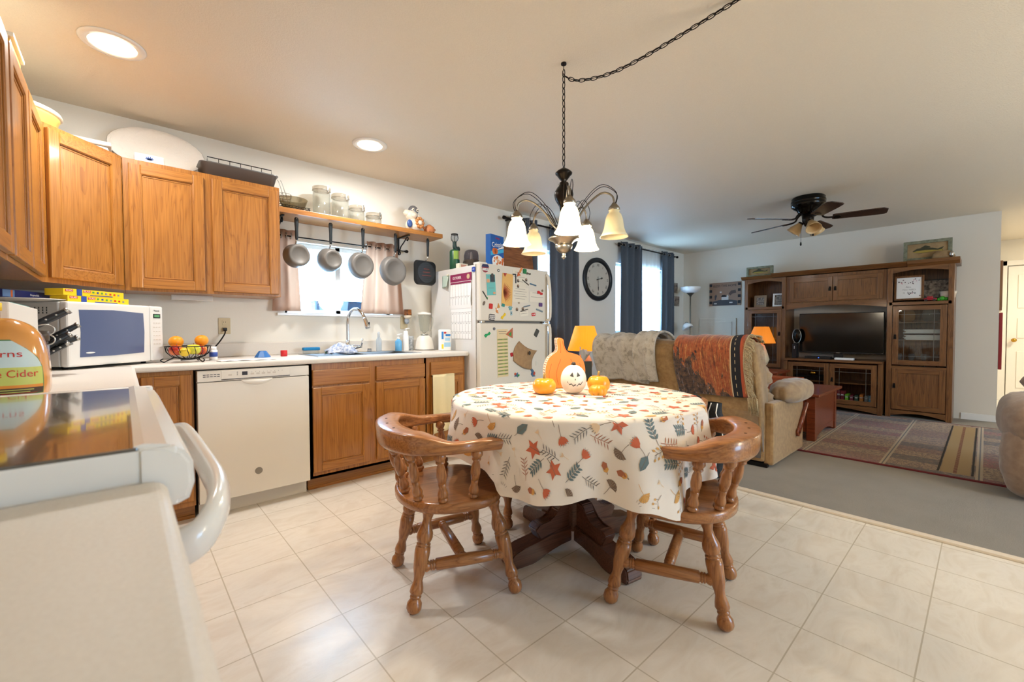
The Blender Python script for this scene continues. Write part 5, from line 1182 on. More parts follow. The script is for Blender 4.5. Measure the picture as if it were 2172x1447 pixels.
# ================================================================ ON TOP OF THE CABINETS
YEL = mat('yellow_plastic', 'F0D36A', .4); YELD = mat('amber_plastic', 'E6B24A', .4); CREAM = mat('cream_plastic', 'F3EED8', .4); CHINA = mat('white_china', 'EFEAE0', .15, coat=.5)
r = thing('storage_tub', 'pale yellow round tub with a white lid on the corner cabinet', 'tub', (.20, -.42, CT))
m = MB(); m.lathe([(.14, 0), (.16, .02), (.175, .075), (.18, .085), (.17, .09)], (.20, -.42, CT), 40); part(r, 'body', m, YEL)
m = MB(); m.lathe([(.182, .088), (.19, .096), (.186, .108), (.14, .116), (1e-5, .118)], (.20, -.42, CT), 40); part(r, 'lid', m, CREAM)
r = thing('storage_tub', 'amber rectangular tub with a white rim on the left cabinets', 'tub', (.19, -1.04, CT))
m = MB(); m.b2(.07, .305, -1.15, -.93, CT, CT+.12, bev=.01); part(r, 'body', m, YELD); m = MB(); m.b2(.06, .315, -1.16, -.92, CT+.12, CT+.137, bev=.004); part(r, 'lid', m, CREAM)
m = MB(); m.b2(.06, .31, -.90, -.74, CT, CT+.02, bev=.004); solo('flat_box', 'flat white box edge on the left cabinets', 'box', m, CREAM)
r = thing('casserole_dish', 'white covered casserole behind the tub on the corner cabinet', 'dish', (.44, -.17, CT))
m = MB(); m.b2(.36, .56, -.26, -.05, CT, CT+.06, bev=.02); part(r, 'dish', m, CHINA); m = MB(); m.b2(.35, .57, -.27, -.04, CT+.06, CT+.085, bev=.01); part(r, 'lid', m, CHINA)
m = MB(); Mp = Matrix.Translation((.785, -.085, 2.235)) @ Matrix.Rotation(R(90-14), 4, 'X')
m.lathe([(1e-5, .010), (.10, .010), (.15, .014), (.19, .022), (.235, .030), (.24, .026), (.19, .012), (.14, .0), (1e-5, 0)], n=64, M=Mp, sy=.60, rfun=lambda a, t: 1+.004*math.sin(24*a))
pl = mat('embossed_china', 'ECE5DA', .25, coat=.4); bump(pl, noise(pl, coords(pl), 22, 4, .6, 2), .5, .01); solo('oval_platter', 'large embossed white oval platter leaning on the wall above the cabinets', 'platter', m, pl)
m = MB(); m.b2(.665, .805, -.27, -.21, CT, CT+.062, bev=.012)
for i in range(6): a = PI*i/5; m.prism(leaf_poly(.0, 0, .022*math.cos(a), .010+.014*math.sin(a), .004), 0, .0012, 1, frame((.735, -.2705, CT+.026), (1, 0, 0), (0, 0, 1)))
solo('butter_dish', 'small white butter dish with a blue sprig before the platter', 'dish', m, [CHINA, mat('blue_glaze', '3E5C9A', .3)])
r = thing('roasting_pan', 'grey roasting pan with a wire rack, at the end of the wall cabinets', 'pan', (1.20, -.19, CT))
m = MB(); x0, x1, y0, y1 = .985, 1.425, -.30, -.07
o = rrect(.44, .23, .04); i_ = rrect(.40, .19, .035); n = len(o)
vs = [(1.205+x, -.185+y, CT+.002) for x, y in i_]+[(1.205+x, -.185+y, CT+.085) for x, y in o]+[(1.205+x*1.04, -.185+y*1.07, CT+.088) for x, y in o]+[(1.205+x*.98, -.185+y*.97, CT+.083) for x, y in o]+[(1.205+x*.98, -.185+y*.97, CT+.006) for x, y in i_]
fs = [(k*n+j, k*n+(j+1) % n, (k+1)*n+(j+1) % n, (k+1)*n+j) for k in range(4) for j in range(n)]+[tuple(range(n)), tuple(4*n+j for j in range(n))]; m.raw(vs, fs, 0, True); part(r, 'pan_body', m, mat('grey_pan', '6F6B68', .35, metal=.4))
m = MB(); m.tube([(1.02, -.27, CT+.08), (1.02, -.27, CT+.125), (1.39, -.27, CT+.125), (1.39, -.27, CT+.08)], .003, 6)
for k in range(1, 6): m.tube([(1.02+k*.0617, -.27, CT+.125), (1.02+k*.0617, -.27, CT+.05)], .002, 5)
part(r, 'wire_rack', m, BLKMET)
# ================================================================ ON THE SHELF
ZS = 1.983
r = thing('wire_basket', 'black mesh basket under a glass dish at the left end of the shelf', 'basket', (1.55, -.15, ZS))
m = MB()
for k in range(9): m.tube([(1.47+k*.022, -.235, ZS+.004), (1.47+k*.022, -.235, ZS+.028)], .0018, 5)
for zz in (.004, .015, .028): m.tube([(1.445, -.235, ZS+zz), (1.655, -.235, ZS+zz), (1.655, -.06, ZS+zz), (1.445, -.06, ZS+zz)], .0022, 5, closed=True)
for k in range(10): m.tube([(1.45+k*.022, -.235, ZS+.028), (1.45+k*.022, -.06, ZS+.028)], .0015, 5)
part(r, 'mesh', m, BLKMET)
m = MB(); m.lathe([(.075, 0), (.085, .01), (.105, .065), (.108, .07), (.103, .07), (.08, .012), (1e-5, .008)], (1.56, -.15, ZS+.03), 4*10, sx=.95, sy=.8); solo('glass_dish', 'clear glass baking dish resting on the black basket', 'dish', m, glassy('tinted_glass', 'D8D2C2', .35, .12, '9A9078'))
r = thing('fry_basket', 'small wire basket with two long handles on the glass dish', 'basket', (1.50, -.15, ZS+.102))
m = MB()
for zz, rr in ((.0, .035), (.03, .04), (.055, .042)): m.tube([(1.50+rr*math.cos(t), -.17+rr*math.sin(t), ZS+.062+zz) for t in (2*PI*k/20 for k in range(20))], .0018, 5, closed=True)
for k in range(8): a = 2*PI*k/8; m.tube([(1.50+.035*math.cos(a), -.17+.035*math.sin(a), ZS+.062), (1.50+.042*math.cos(a), -.17+.042*math.sin(a), ZS+.117)], .0015, 5)
for dx in (0, .02): m.tube([(1.49+dx, -.17, ZS+.10), (1.46+dx, -.18, ZS+.19), (1.45+dx, -.18, ZS+.21)], .0018, 5)
part(r, 'wires', m, STEEL)
CLR = glassy('jar_acrylic', 'F2F3F0', .35, .05)
for i, (x, rr, h) in enumerate(((1.770, .064, .235), (1.915, .066, .205), (2.050, .061, .140), (2.195, .064, .105))):
    r = thing('canister', ('tallest', 'second tallest', 'third', 'shortest')[i]+' clear clamp-lid canister on the shelf', 'canister', (x, -.14, ZS), group='clear canisters on the shelf')
    m = MB(); m.lathe([(rr-.003, 0), (rr, .004), (rr, h-.03), (rr-.003, h-.03), (rr-.003, .006), (1e-5, .005)], (x, -.14, ZS), 36); part(r, 'jar', m, CLR)
    m = MB(); m.lathe([(rr+.002, h-.028), (rr+.003, h-.004), (rr-.004, h), (1e-5, h+.001)], (x, -.14, ZS), 36); part(r, 'lid', m, glassy('lid_acrylic', 'E8E4DC', .35, .12, 'D8D0C4'))
    m = MB(); m.tube([(x+(rr+.003)*math.cos(t), -.14+(rr+.003)*math.sin(t), ZS+h-.029) for t in (2*PI*k/28 for k in range(28))], .0017, 5, closed=True); m.b2(x+.02, x+.034, -.145-rr, -.138-rr, ZS+h-.05, ZS+h+.004, bev=.002); m.tube([(x+.027, -.147-rr, ZS+h-.02), (x+.027, -.155-rr, ZS+h-.045), (x+.027, -.15-rr, ZS+h-.058)], .003, 6); part(r, 'clamp', m, STEEL)
r = thing('ceramic_figurine', 'glazed ceramic animal figurine with a baseball glove on the shelf', 'figurine', (2.56, -.15, ZS))
GL = mat('white_glaze', 'EFE3CE', .12, coat=.6)
m = MB(); m.ell((2.565, -.15, ZS+.062), (.075, .06, .064)); m.ell((2.55, -.15, ZS+.15), (.062, .048, .05)); m.ell((2.505, -.15, ZS+.165), (.036, .03, .032)); m.ell((2.598, -.155, ZS+.145), (.035, .03, .03)); m.ell((2.55, -.185, ZS+.148), (.034, .025, .026)); part(r, 'body', m, GL)
m = MB(); m.ell((2.565, -.15, ZS+.195), (.048, .042, .048)); part(r, 'head', m, mat('grey_glaze', '6E6E72', .15, coat=.5))
for dx in (-.02, .022): m = MB(); m.ell((2.565+dx, -.188, ZS+.197), (.012, .006, .015), 0); m.ell((2.565+dx, -.193, ZS+.194), (.005, .004, .006), 1); part(r, 'eye', m, [GL, BLACK])
m = MB(); m.ell((2.505, -.195, ZS+.065), (.026, .018, .036)); part(r, 'mitten', m, mat('blue_glaze', '3E5C9A', .2))
m = MB()
for k in range(9): a = 2*PI*k/9; m.ell((2.60+.031*math.cos(a), -.205, ZS+.085+.038*math.sin(a)), (.016, .016, .016))
part(r, 'glove', m, mat('tan_glaze', 'C9854A', .15, coat=.5)); m = MB(); m.ell((2.60, -.212, ZS+.085), (.022, .016, .022)); part(r, 'ball', m, GL)
r = thing('terracotta_pig', 'small round terracotta pot with little ears at the right end of the shelf', 'pot', (2.725, -.16, ZS)); TCm = mat('terracotta', 'CC8452', .6)
m = MB(); m.lathe([(.035, 0), (.045, .012), (.052, .045), (.045, .07), (.02, .088), (.012, .094), (1e-5, .096)], (2.725, -.16, ZS), 28)
for k in range(3): m.ell((2.705+.02*k, -.205, ZS+.02), (.0045, .004, .0045), 1)
part(r, 'body', m, [TCm, BLACK])
for s_ in (-1, 1): m = MB(); m.ell((2.725+s_*.05, -.16, ZS+.055), (.018, .012, .013)); part(r, 'ear', m, TCm)
# ================================================================ MICROWAVE CORNER
MW = Vector((.404, -.748, .918)); ux = Vector((.723, .691, 0)); uy = Vector((-.691, .723, 0))
Mm = Matrix(((ux.x, uy.x, 0, MW.x), (ux.y, uy.y, 0, MW.y), (0, 0, 1, MW.z), (0, 0, 0, 1)))   # x along face, y to the back
r = thing('microwave', 'white countertop microwave set diagonally in the corner', 'microwave', (.45, -.40, .914), local=False)
m = MB(); m.b2(0, .512, .045, .33, .012, .322, bev=.006, M=Mm)
for i in range(9):
    for j in range(3): m.b2(-.0008, .001, .10+i*.02, .105+i*.02, .265+j*.012, .273+j*.012, 1, M=Mm)
part(r, 'body', m, [mat('microwave_side', 'C9C6C0', .4), BLACK])
m = MB(); m.b2(0, .430, 0, .042, .010, .324, bev=.012, M=Mm, seg=3)
o = [(.052, .055), (.058, .175), (.052, .285), (.22, .290), (.385, .280), (.390, .175), (.385, .062), (.22, .055)]
m.prism([(a, b) for a, b in spline([(a, b, 0) for a, b in o], 1) and [(a, b) for a, b in o]], -.001, .0015, 1, Mm @ Matrix(((1, 0, 0, 0), (0, 0, -1, 0), (0, 1, 0, 0), (0, 0, 0, 1))))
m.ell((.10, -.002, .075), (.022, .001, .004), 2, M=Mm)
part(r, 'door', m, [WHITE, mat('microwave_window', '5A6688', .15, spec=.8), PAPER])
m = MB(); m.b2(.432, .512, 0, .042, .010, .324, bev=.012, M=Mm, seg=3); m.b2(.447, .492, -.0015, .001, .255, .280, 1, M=Mm); m.b2(.453, .486, -.0022, .0, .261, .274, 2, M=Mm)
for j in range(6):
    for i in range(3): m.b2(.447+i*.017, .457+i*.017, -.001, .001, .225-j*.024, .229-j*.024, 3, M=Mm)
m.text('Panasonic', .012, Mm @ Matrix(((1, 0, 0, .47), (0, 0, -1, -.001), (0, 1, 0, .298), (0, 0, 0, 1))), 1, wid=.035); m.b2(.440, .505, -.001, .001, .022, .07, 0, M=Mm)
part(r, 'control_panel', m, [WHITE, mat('panel_dark', '2B3430', .3), mat('green_display', '4E8A5A', .4, emis=.4), mat('button_grey', 'CFC6B8')])
for a, b in ((.05, .08), (.46, .08), (.05, .29), (.46, .29)): m = MB(); m.cyl((a, b, -.004), .012, .018, M=Mm); part(r, 'foot', m, BLACK)
MT = MW.z+.322
def onmw(x, y, z=0): return Mm @ Vector((x, y, .322+z))
YB = mat('bag_box_yellow', 'F2CE1E', .45); BB = mat('bag_box_blue', '2C4A9A', .45); RB_ = mat('bag_box_red', 'C8281E', .45)
for k, (dx, dz, lb) in enumerate(((.018, 0, 'lower'), (0, .033, 'upper'))):
    Mx = Mm @ Matrix.Translation((.025+dx, .045, .3225+dz)) @ Matrix.Rotation(R(-3+2*k), 4, 'Z'); m = MB(); m.b2(0, .29, 0, .10, 0, .032, bev=.001, M=Mx); Mf = Mx @ Matrix(((1, 0, 0, 0), (0, 0, -1, -.0006), (0, 1, 0, 0), (0, 0, 0, 1)))
    m.b2(.058, .082, -.0012, .002, .0005, .0318, 1, M=Mx)
    for xa in (.008, .088): m.prism([(xa, .018), (xa+.034, .019), (xa+.034, .029), (xa, .028)], 0, .0006, 2, Mf); m.text('GLAD', .011, Mf @ Matrix.Translation((xa+.017, .0235, .0006)), 3, wid=.028)
    for q in range(7): m.box((.135+q*.021, -.0006, .022-.001*q), (.009, .0012, .009), (4, 1, 4, 5, 2, 2, 5)[q], 0, Mx)
    m.b2(.12, .23, -.0012, .001, .004, .008, 1, M=Mx)
    solo('bag_box', lb+' of two yellow food-bag boxes stacked on the microwave', 'box', m, [YB, BB, RB_, PAPER, mat('bag_green', '4E9A4A', .5), mat('bag_grey', '8E8E8C', .5)], 'yellow boxes on the microwave')
m = MB(); Mx = Mm @ Matrix.Translation((-.02, .22, .3225+.012)) @ Matrix.Rotation(R(48), 4, 'Z') @ Matrix.Translation((-.22, 0, 0))
m = MB(); m.lathe([(1e-5, 0), (.09, 0), (.14, .008), (.145, .010), (.14, .012), (.09, .005), (1e-5, .004)], onmw(-.0, .19, 0), 40); solo('dinner_plate', 'cream plate lying on the back of the microwave', 'plate', m, CHINA)
m = MB(); c0 = onmw(-.02, .20, .013); Mx = Matrix.Translation(c0) @ Matrix.Rotation(R(62), 4, 'Z'); m.b2(-.13, .16, -.02, .03, 0, .035, M=Mx); m.b2(-.13, -.07, -.0212, -.019, 0.002, .033, 1, M=Mx); m.b2(-.09, -.08, -.0215, -.019, 0.002, .033, 2, M=Mx); m.text('Reynolds', .014, Mx @ Matrix(((1, 0, 0, .04), (0, 0, -1, -.0208), (0, 1, 0, .018), (0, 0, 0, 1))), 3); solo('foil_box', 'dark blue foil box lying on the plate on the microwave', 'box', m, [mat('foil_box_blue', '25306E', .4), mat('box_sky', '6A8FC0', .5), mat('box_orange', 'D9703A', .5), PAPER])
m = MB(); m.b2(.065, .35, -1.70, -1.13, .914, 1.188, bev=.004); solo('white_carton', 'plain white carton behind the cider jug', 'box', m, mat('carton_white', 'E6E0D6', .6))
m = MB(); m.b2(.10, .33, -1.5, -1.14, 1.1885, 1.196, bev=.002); solo('teal_folder', 'teal folder lying on the white carton', 'folder', m, mat('teal_plastic', '3FA9A6', .4))
r = thing('knife_block', 'knife block full of black-handled knives between carton and microwave', 'knife block', (.27, -1.03, .914))
m = MB(); m.prism([(.16, .914), (.345, .914), (.355, 1.0), (.30, 1.15), (.16, 1.10)], -.08, .08, M=Matrix(((1, 0, 0, 0), (0, 0, 1, -1.03), (0, 1, 0, 0), (0, 0, 0, 1)))); part(r, 'block', m, CHEST)
KH = mat('knife_black', '202326', .4)
def knife(a, b, w):
    a, b = Vector(a), Vector(b); m = MB(); md = (a+b)/2+Vector((0, 0, w*.15)); S = spline([a, a.lerp(md, .6), md, md.lerp(b, .6), b], 3); n = len(S)
    m.tube(S, [w*(.8+.25*math.sin(PI*i/(n-1))-(.0)) for i in range(n)], 8)
    for t in (.25, .5, .75): p = a.lerp(b, t)+Vector((0, -w*.98, .002)); m.ell(tuple(p), (.0035, .001, .0035), 1)
    d = (b-a).normalized(); m.tube([b-d*.004, b+d*.007], w*1.03, 8, 1)
    part(r, 'knife_handle', m, [KH, STEEL])
for k in range(3): knife((.31, -1.08+.035*k, 1.105), (.425, -1.07+.035*k, 1.185), .0125)
for k, (z0, z1, yy) in enumerate(((1.045, 1.125, -1.0), (1.015, 1.085, -1.08), (1.02, 1.07, -1.03))): knife((.33, yy, z0-.01), (.45-.02*(k % 2), yy+.02, z1), .0125)
for k in range(6): knife((.35, -1.09+.022*k, .99), (.425, -1.09+.028*k, 1.045), .008)
m = MB()
for q in (0, .025): m.tube([(.365+.028*math.cos(t), -1.10, 1.105-q*1.6+.022*math.sin(t)) for t in (2*PI*k/20 for k in range(20))], .003, 6, closed=True)
part(r, 'scissors', m, STEEL)
r = thing('spice_grinder', 'square glass spice jar with a dark cap behind the cider jug', 'jar', (.425, -1.50, .914))
m = MB(); m.b2(.380, .412, -1.522, -1.488, .9145, 1.055, bev=.006); part(r, 'jar', m, mat('spice_glass', '8E9098', .15, spec=.8)); m = MB(); m.cyl((.396, -1.505, 1.055), .014, .012); m.cyl((.396, -1.505, 1.067), .017, .035, r2=.020); part(r, 'cap', m, mat('cap_brown', '4A4038', .4))
# cider jug
r = thing('cider_jug', 'large plastic jug of apple cider at the left edge beside the stove', 'jug', (.355, -1.815, .914)); JX, JY = .355, -1.815
J = mat('cider_liquid', 'DE9A50', .12, coat=.6, spec=.6)
q = [(.072, 0), (.084, .006), (.089, .03), (.088, .09), (.083, .135), (.073, .172), (.056, .198), (.034, .214), (.012, .222)]
def jr(a, t): c, s_ = abs(math.cos(a)), abs(math.sin(a)); return (c**3+s_**3)**(-1/3)*.97
m = MB(); m.lathe([(a, b) for a, b in [(p.x, p.y) for p in spline([(a, b, 0) for a, b in q], 4)]], (JX, JY, .9142), 48, rfun=jr); part(r, 'bottle', m, J)
m = MB(); m.cyl((JX-.035, JY+.032, 1.11), .024, .05); part(r, 'neck', m, J); m = MB(); m.cyl((JX-.035, JY+.032, 1.158), .028, .022); part(r, 'cap', m, YB)
# wrap label on the side that faces the room
LB = [mat('label_sky', 'C9DCDD', .5), mat('label_green', 'C6CC6A', .5), mat('label_brown', '4A3A30', .5), mat('label_orange', 'E0903A', .5), RB_, mat('label_edge', '3E7A4A', .5), PAPER]
va = math.atan2(CAM.y-JY, CAM.x-JX)
def jsurf(s_, z, o=.0012):
    a = va+s_/.087; qq = [(p.x, p.y) for p in spline([(a_, b_, 0) for a_, b_ in q], 4)]
    rr = next((r0+(r1-r0)*(z-z0)/(z1-z0) for (r0, z0), (r1, z1) in zip(qq, qq[1:]) if z0 <= z <= z1), .07)
    rr = rr*jr(a, 0)+o; return (JX+rr*math.cos(a), JY+rr*math.sin(a), .9142+z)
def lw(z): return .066*(1-max(0, (z-.07)/.10)**2.2) if z < .17 else 0
def lab_band(z0, z1, mi, k=1, o=.0012):
    m.grid(lambda u, v: jsurf((2*u-1)*lw(z0+(z1-z0)*v)*k, z0+(z1-z0)*v, o), 16, 6, mi)
m = MB(); lab_band(.014, .163, 5, 1.04, .0008); lab_band(.016, .032, 2); lab_band(.032, .040, 3); lab_band(.040, .088, 1); lab_band(.088, .16, 0)
def curved_text(s_, size, s0, z, mi, wid):
    mb = MB(); mb.text(s_, size, Matrix.Translation((s0, z, 0)), mi, wid=wid, ext=0)
    old = mb.b; vs = [v.co.copy() for v in old.verts]; old.verts.index_update(); fs = [tuple(v.index for v in f.verts) for f in old.faces]
    m.raw([jsurf(v.x, v.y, .0020) for v in vs], fs, mi); old.free()
curved_text('Apple Cider', .028, -.004, .070, 4, .118); curved_text('Stearns', .026, -.018, .124, 4, .095)
lab_band(.020, .022, 1, .6, .0018); lab_band(.026, .028, 1, .7, .0018); lab_band(.017, .018, 4, .8, .0018)
part(r, 'label', m, LB)
# ================================================================ COUNTER BY THE WINDOW
r = thing('fruit_basket', 'black wire fruit basket beside the microwave', 'basket', (.885, -.45, .914)); bx, by = .885, -.45
m = MB(); m.tube([(bx+.112*math.cos(t), by+.112*math.sin(t), 1.008) for t in (2*PI*k/40 for k in range(40))], .003, 6, closed=True)
m.tube([(bx+.04*math.cos(t), by+.04*math.sin(t), .935) for t in (2*PI*k/24 for k in range(24))], .002, 6, closed=True)
for k in range(18): a = 2*PI*k/18; m.tube([(bx+rr*math.cos(a+s_), by+rr*math.sin(a+s_), z) for rr, z, s_ in ((.112, 1.008, 0), (.105, .975, .08), (.08, .947, .16), (.04, .935, .22))], .0018, 5)
for k in range(3): a = R(-60+120*k); m.tube(spline([(bx+.07*math.cos(a), by+.07*math.sin(a), .942), (bx+.10*math.cos(a), by+.10*math.sin(a), .925), (bx+.115*math.cos(a), by+.115*math.sin(a), .917), (bx+.13*math.cos(a), by+.13*math.sin(a), .928), (bx+.118*math.cos(a), by+.118*math.sin(a), .938)], 4), .003, 6)
part(r, 'wires', m, BLKMET)
ORG = mat('orange_peel', 'F09A1E', .4); bump(ORG, noise(ORG, coords(ORG), 300, 2), .3, .002)
APR = mat('apple_skin', 'C63A22', .25, coat=.3); av = coords(APR); setcol(APR, ramp(APR, noise(APR, av, 9, 3, .6, .5), [(.42, 'B42C20'), (.55, 'D9702E'), (.64, 'E0C040')]))
APY = mat('apple_skin_green', 'D9CE3A', .25, coat=.3); setcol(APY, ramp(APY, noise(APY, coords(APY), 8, 3), [(.4, 'C8C83A'), (.6, 'DCD848'), (.7, 'D98A3A')]))
def fruit(nm, lb, x, y, z, rr, mt, apple):
    m = MB(); m.ell((x, y, z), (rr, rr, rr*(.92 if apple else .95)), fun=(lambda d: 1-.16*max(0, abs(d.z)-.72)/.28*(1 if apple else .15)))
    r = thing(nm, lb, 'fruit', (x, y, z-rr*.9), group='fruit in the wire basket'); part(r, 'flesh', m, mt)
    m = MB(); m.tube([(x, y, z+rr*(.70 if apple else .90)), (x+.003, y, z+rr*(1.0 if apple else .95))], .0018, 5); part(r, 'stem', m, CHEST)
fruit('orange', 'orange at the left of the fruit basket', .83, -.42, 1.035, .037, ORG, 0); fruit('orange', 'orange at the right rim of the fruit basket', .955, -.41, 1.040, .036, ORG, 0)
fruit('apple', 'red apple low at the left of the basket', .825, -.49, .986, .038, APR, 1); fruit('apple', 'yellow-green apple in the middle of the basket', .905, -.50, .990, .038, APY, 1); fruit('apple', 'red and yellow apple at the right side of the basket', .945, -.44, .982, .037, APR, 1)
fruit('lemon', 'yellow lemon at the front of the basket', .862, -.527, .976, .028, mat('lemon_peel', 'E8C63A', .35), 0)
m = MB(); m.cyl((1.02, -.36, .9142), .022, .065, 0, bev=.003); m.cyl((1.02, -.36, .979), .017, .02, 0); m.cyl((1.02, -.36, .935), .0224, .03, 1); solo('pill_bottle', 'small white pill bottle behind the fruit basket', 'bottle', m, [PAPER, BB])
m = MB(); m.grid(lambda u, v: (1.02+.30*u+.01*math.sin(9*v), -.60+.12*v+.01*math.sin(7*u), .9152+.004*abs(math.sin(11*u+5*v))), 30, 12, th=.001); solo('paper_towel', 'crumpled sheet of white paper towel on the counter edge', 'paper towel', m, PAPER)
m = MB(); m.lathe([(.052, 0), (.05, .004), (.025, .042), (.02, .044)], (1.315, -.27, .9142), 8, smooth=False); solo('funnel', 'blue faceted funnel upside down on the counter', 'funnel', m, mat('blue_plastic', '2F6CB0', .4))
m = MB(); m.cyl((1.45, -.27, .9142), .022, .044, bev=.002); solo('bottle_cap', 'red round cap standing on the counter', 'cap', m, mat('red_plastic', 'C8242A', .4))
r = thing('wall_outlet', 'almond outlet with a black plug beside the wall cabinets', 'outlet', (1.135, -.006, 1.075), group='almond wall outlets')
ALM = mat('almond_plastic', 'CDBD98', .4)
m = MB(); m.b2(1.098, 1.170, -.008, -.0005, 1.075, 1.190, bev=.003); part(r, 'cover_plate', m, ALM)
for zz in (1.108, 1.157):
    m = MB(); m.b2(1.119, 1.149, -.010, -.006, zz-.017, zz+.017, bev=.003); 
    for dx in (-.006, .006): m.b2(1.134+dx-.001, 1.134+dx+.001, -.0108, -.009, zz-.001, zz+.008, 1)
    part(r, 'socket', m, [ALM, BLACK])
m = MB(); m.b2(1.122, 1.146, -.035, -.011, 1.098, 1.120, bev=.004); m.tube(spline([(1.134, -.035, 1.105), (1.125, -.06, 1.075), (1.08, -.10, 1.01), (1.02, -.16, .955), (.95, -.25, .925), (.86, -.30, .919)], 6), .0045, 8); solo('power_cord', 'black power cord running from the outlet behind the fruit', 'cord', m, BLACK)
r = thing('wall_outlet', 'almond outlet with a plug-in fragrance warmer beside the window', 'outlet', (2.545, -.006, 1.11), group='almond wall outlets'); m = MB(); m.b2(2.505, 2.575, -.008, -.0005, 1.11, 1.225, bev=.003); part(r, 'cover_plate', m, ALM)
r = thing('fragrance_warmer', 'plug-in fragrance warmer with a brown shade in the wall outlet', 'warmer', (2.55, -.05, 1.17))
m = MB(); m.ell((2.55, -.04, 1.185), (.022, .026, .03)); m.lathe([(.018, 0), (.034, .012), (.036, .03)], (2.555, -.05, 1.205), 24, 1); part(r, 'base', m, [mat('warmer_grey', 'A8B0BA', .4), GL])
m = MB(); m.lathe([(.036, 0), (.036, .003), (.034, .055), (.031, .055), (.033, .003)], (2.555, -.05, 1.235), 24); part(r, 'shade', m, speckle('tortoise_shade', '3A2412', 'A8642A', 40, .4))
m = MB(); m.b2(.83, 1.05, -.16, -.10, 1.300, 1.333, bev=.004); solo('under_cabinet_light', 'slim clear light fixture under the wall cabinet', 'light fixture', m, mat('clear_plastic', 'E9E6E2', .2, alpha=.55))
# sink and tap
SST = mat('sink_steel', 'A9ABAD', .28, metal=1)
r = thing('sink', 'double-bowl stainless steel sink set in the worktop', 'sink', (1.98, -.32, .74))
m = MB()
def bowl(x0, x1, y0, y1):
    m.b2(x0, x1, y0, y1, .745, .75); m.b2(x0-.004, x0, y0, y1, .745, .916); m.b2(x1, x1+.004, y0, y1, .745, .916); m.b2(x0, x1, y0-.004, y0, .745, .916); m.b2(x0, x1, y1, y1+.004, .745, .916)
bowl(1.63, 1.98, -.52, -.17); bowl(2.01, 2.35, -.52, -.17)
m.b2(1.596, 1.63, -.552, -.088, .9142, .918); m.b2(2.35, 2.404, -.552, -.088, .9142, .918); m.b2(1.63, 2.35, -.552, -.52, .9142, .918); m.b2(1.63, 2.35, -.17, -.088, .9142, .918); m.b2(1.98, 2.01, -.52, -.17, .913, .917)
part(r, 'basin', m, SST)
for x_ in (1.80, 2.18): m = MB(); m.cyl((x_, -.34, .750), .04, .003); part(r, 'drain', m, CHROME)
r = thing('faucet', 'chrome gooseneck pull-down faucet over the sink', 'faucet', (1.965, -.13, .918))
m = MB(); m.lathe([(.03, 0), (.03, .006), (.022, .015), (.02, .06), (.017, .10)], (1.965, -.13, .918), 24)
S = spline([(1.965, -.13, 1.0), (1.965, -.13, 1.12), (1.966, -.135, 1.19), (1.975, -.16, 1.245), (1.99, -.20, 1.27), (2.005, -.245, 1.268), (2.02, -.29, 1.235), (2.032, -.32, 1.19)], 6); m.tube(S, .0125, 12); part(r, 'neck', m, CHROME)
m = MB(); m.turned((2.028, -.315, 1.20), (2.045, -.345, 1.115), [(0, .012), (.1, .015), (.5, .0165), (.8, .021), (1, .020)], 16); m.b2(2.05, 2.058, -.35, -.34, 1.14, 1.165, 1, bev=.002); part(r, 'spray_head', m, [CHROME, BLACK])
m = MB(); m.turned((1.965, -.13, .955), (2.075, -.15, .965), [(0, .018), (.3, .024), (.6, .018), (.8, .012), (1, .01)], 14); m.tube([(2.07, -.15, .965), (2.078, -.152, 1.03)], [.007, .009], 8); part(r, 'lever', m, CHROME)
clo = speckle('blue_check_cloth', '8FA0C4', 'E6E8EE', 60, .9)
m = MB(); random.seed(9)
for k in range(4):
    a0_ = random.uniform(0, 6); m.grid(lambda u, v: (1.80+.20*u+.02*math.sin(6*v+a0_), -.24+.06*k/3+.07*v, .9195+.055*math.sin(PI*u)*math.sin(PI*v)**.7*(1+.3*math.sin(9*u+a0_))+.008*math.sin(14*v+7*u)+.006*k), 20, 14, th=.002)
solo('dish_cloth', 'crumpled blue and white dish cloth beside the faucet', 'cloth', m, clo)
r = thing('sponge_holder', 'clear holder with a blue sponge at the left of the sink', 'sponge', (1.68, -.12, .918)); m = MB(); m.b2(1.625, 1.735, -.15, -.095, .9185, .944, bev=.004); part(r, 'holder', m, GLASS); m = MB(); m.b2(1.62, 1.74, -.15, -.095, .945, .968, bev=.006); part(r, 'sponge', m, mat('sponge_blue', '1F7FB8', .8))
m = MB(); m.b2(1.79, 1.86, -.135, -.10, .9185, .94, bev=.006); solo('scrub_sponge', 'green scrubbing sponge behind the dish cloth', 'sponge', m, mat('sponge_green', '3E8A6A', .9))
def bottle(nm, lb, cat, x, y, prof, mt, cap=None, capm=None, extra=None, z0=.918):
    r = thing(nm, lb, cat, (x, y, z0)); m = MB(); m.lathe(prof, (x, y, z0), 24); part(r, 'body', m, mt)
    if cap: m = MB(); m.lathe(cap, (x, y, z0), 16); (m.tube([(x, y, z0+cap[-1][1]), (x+.03, y-.01, z0+cap[-1][1]+.003)], .004, 6) if extra else None); part(r, 'pump' if extra else 'cap', m, capm or PAPER)
bottle('glass_bottle', 'clear dish-soap bottle with black lettering behind the sink', 'bottle', 2.235, -.125, [(.02, 0), (.024, .005), (.024, .10), (.010, .125), (.010, .15)], mat('clear_blue_bottle', 'C8D8E4', .08, alpha=.5, spec=1), [(.008, .10), (.012, .15), (.008, .168)], mat('clear_cap', 'DDE2E6', .1, alpha=.6))
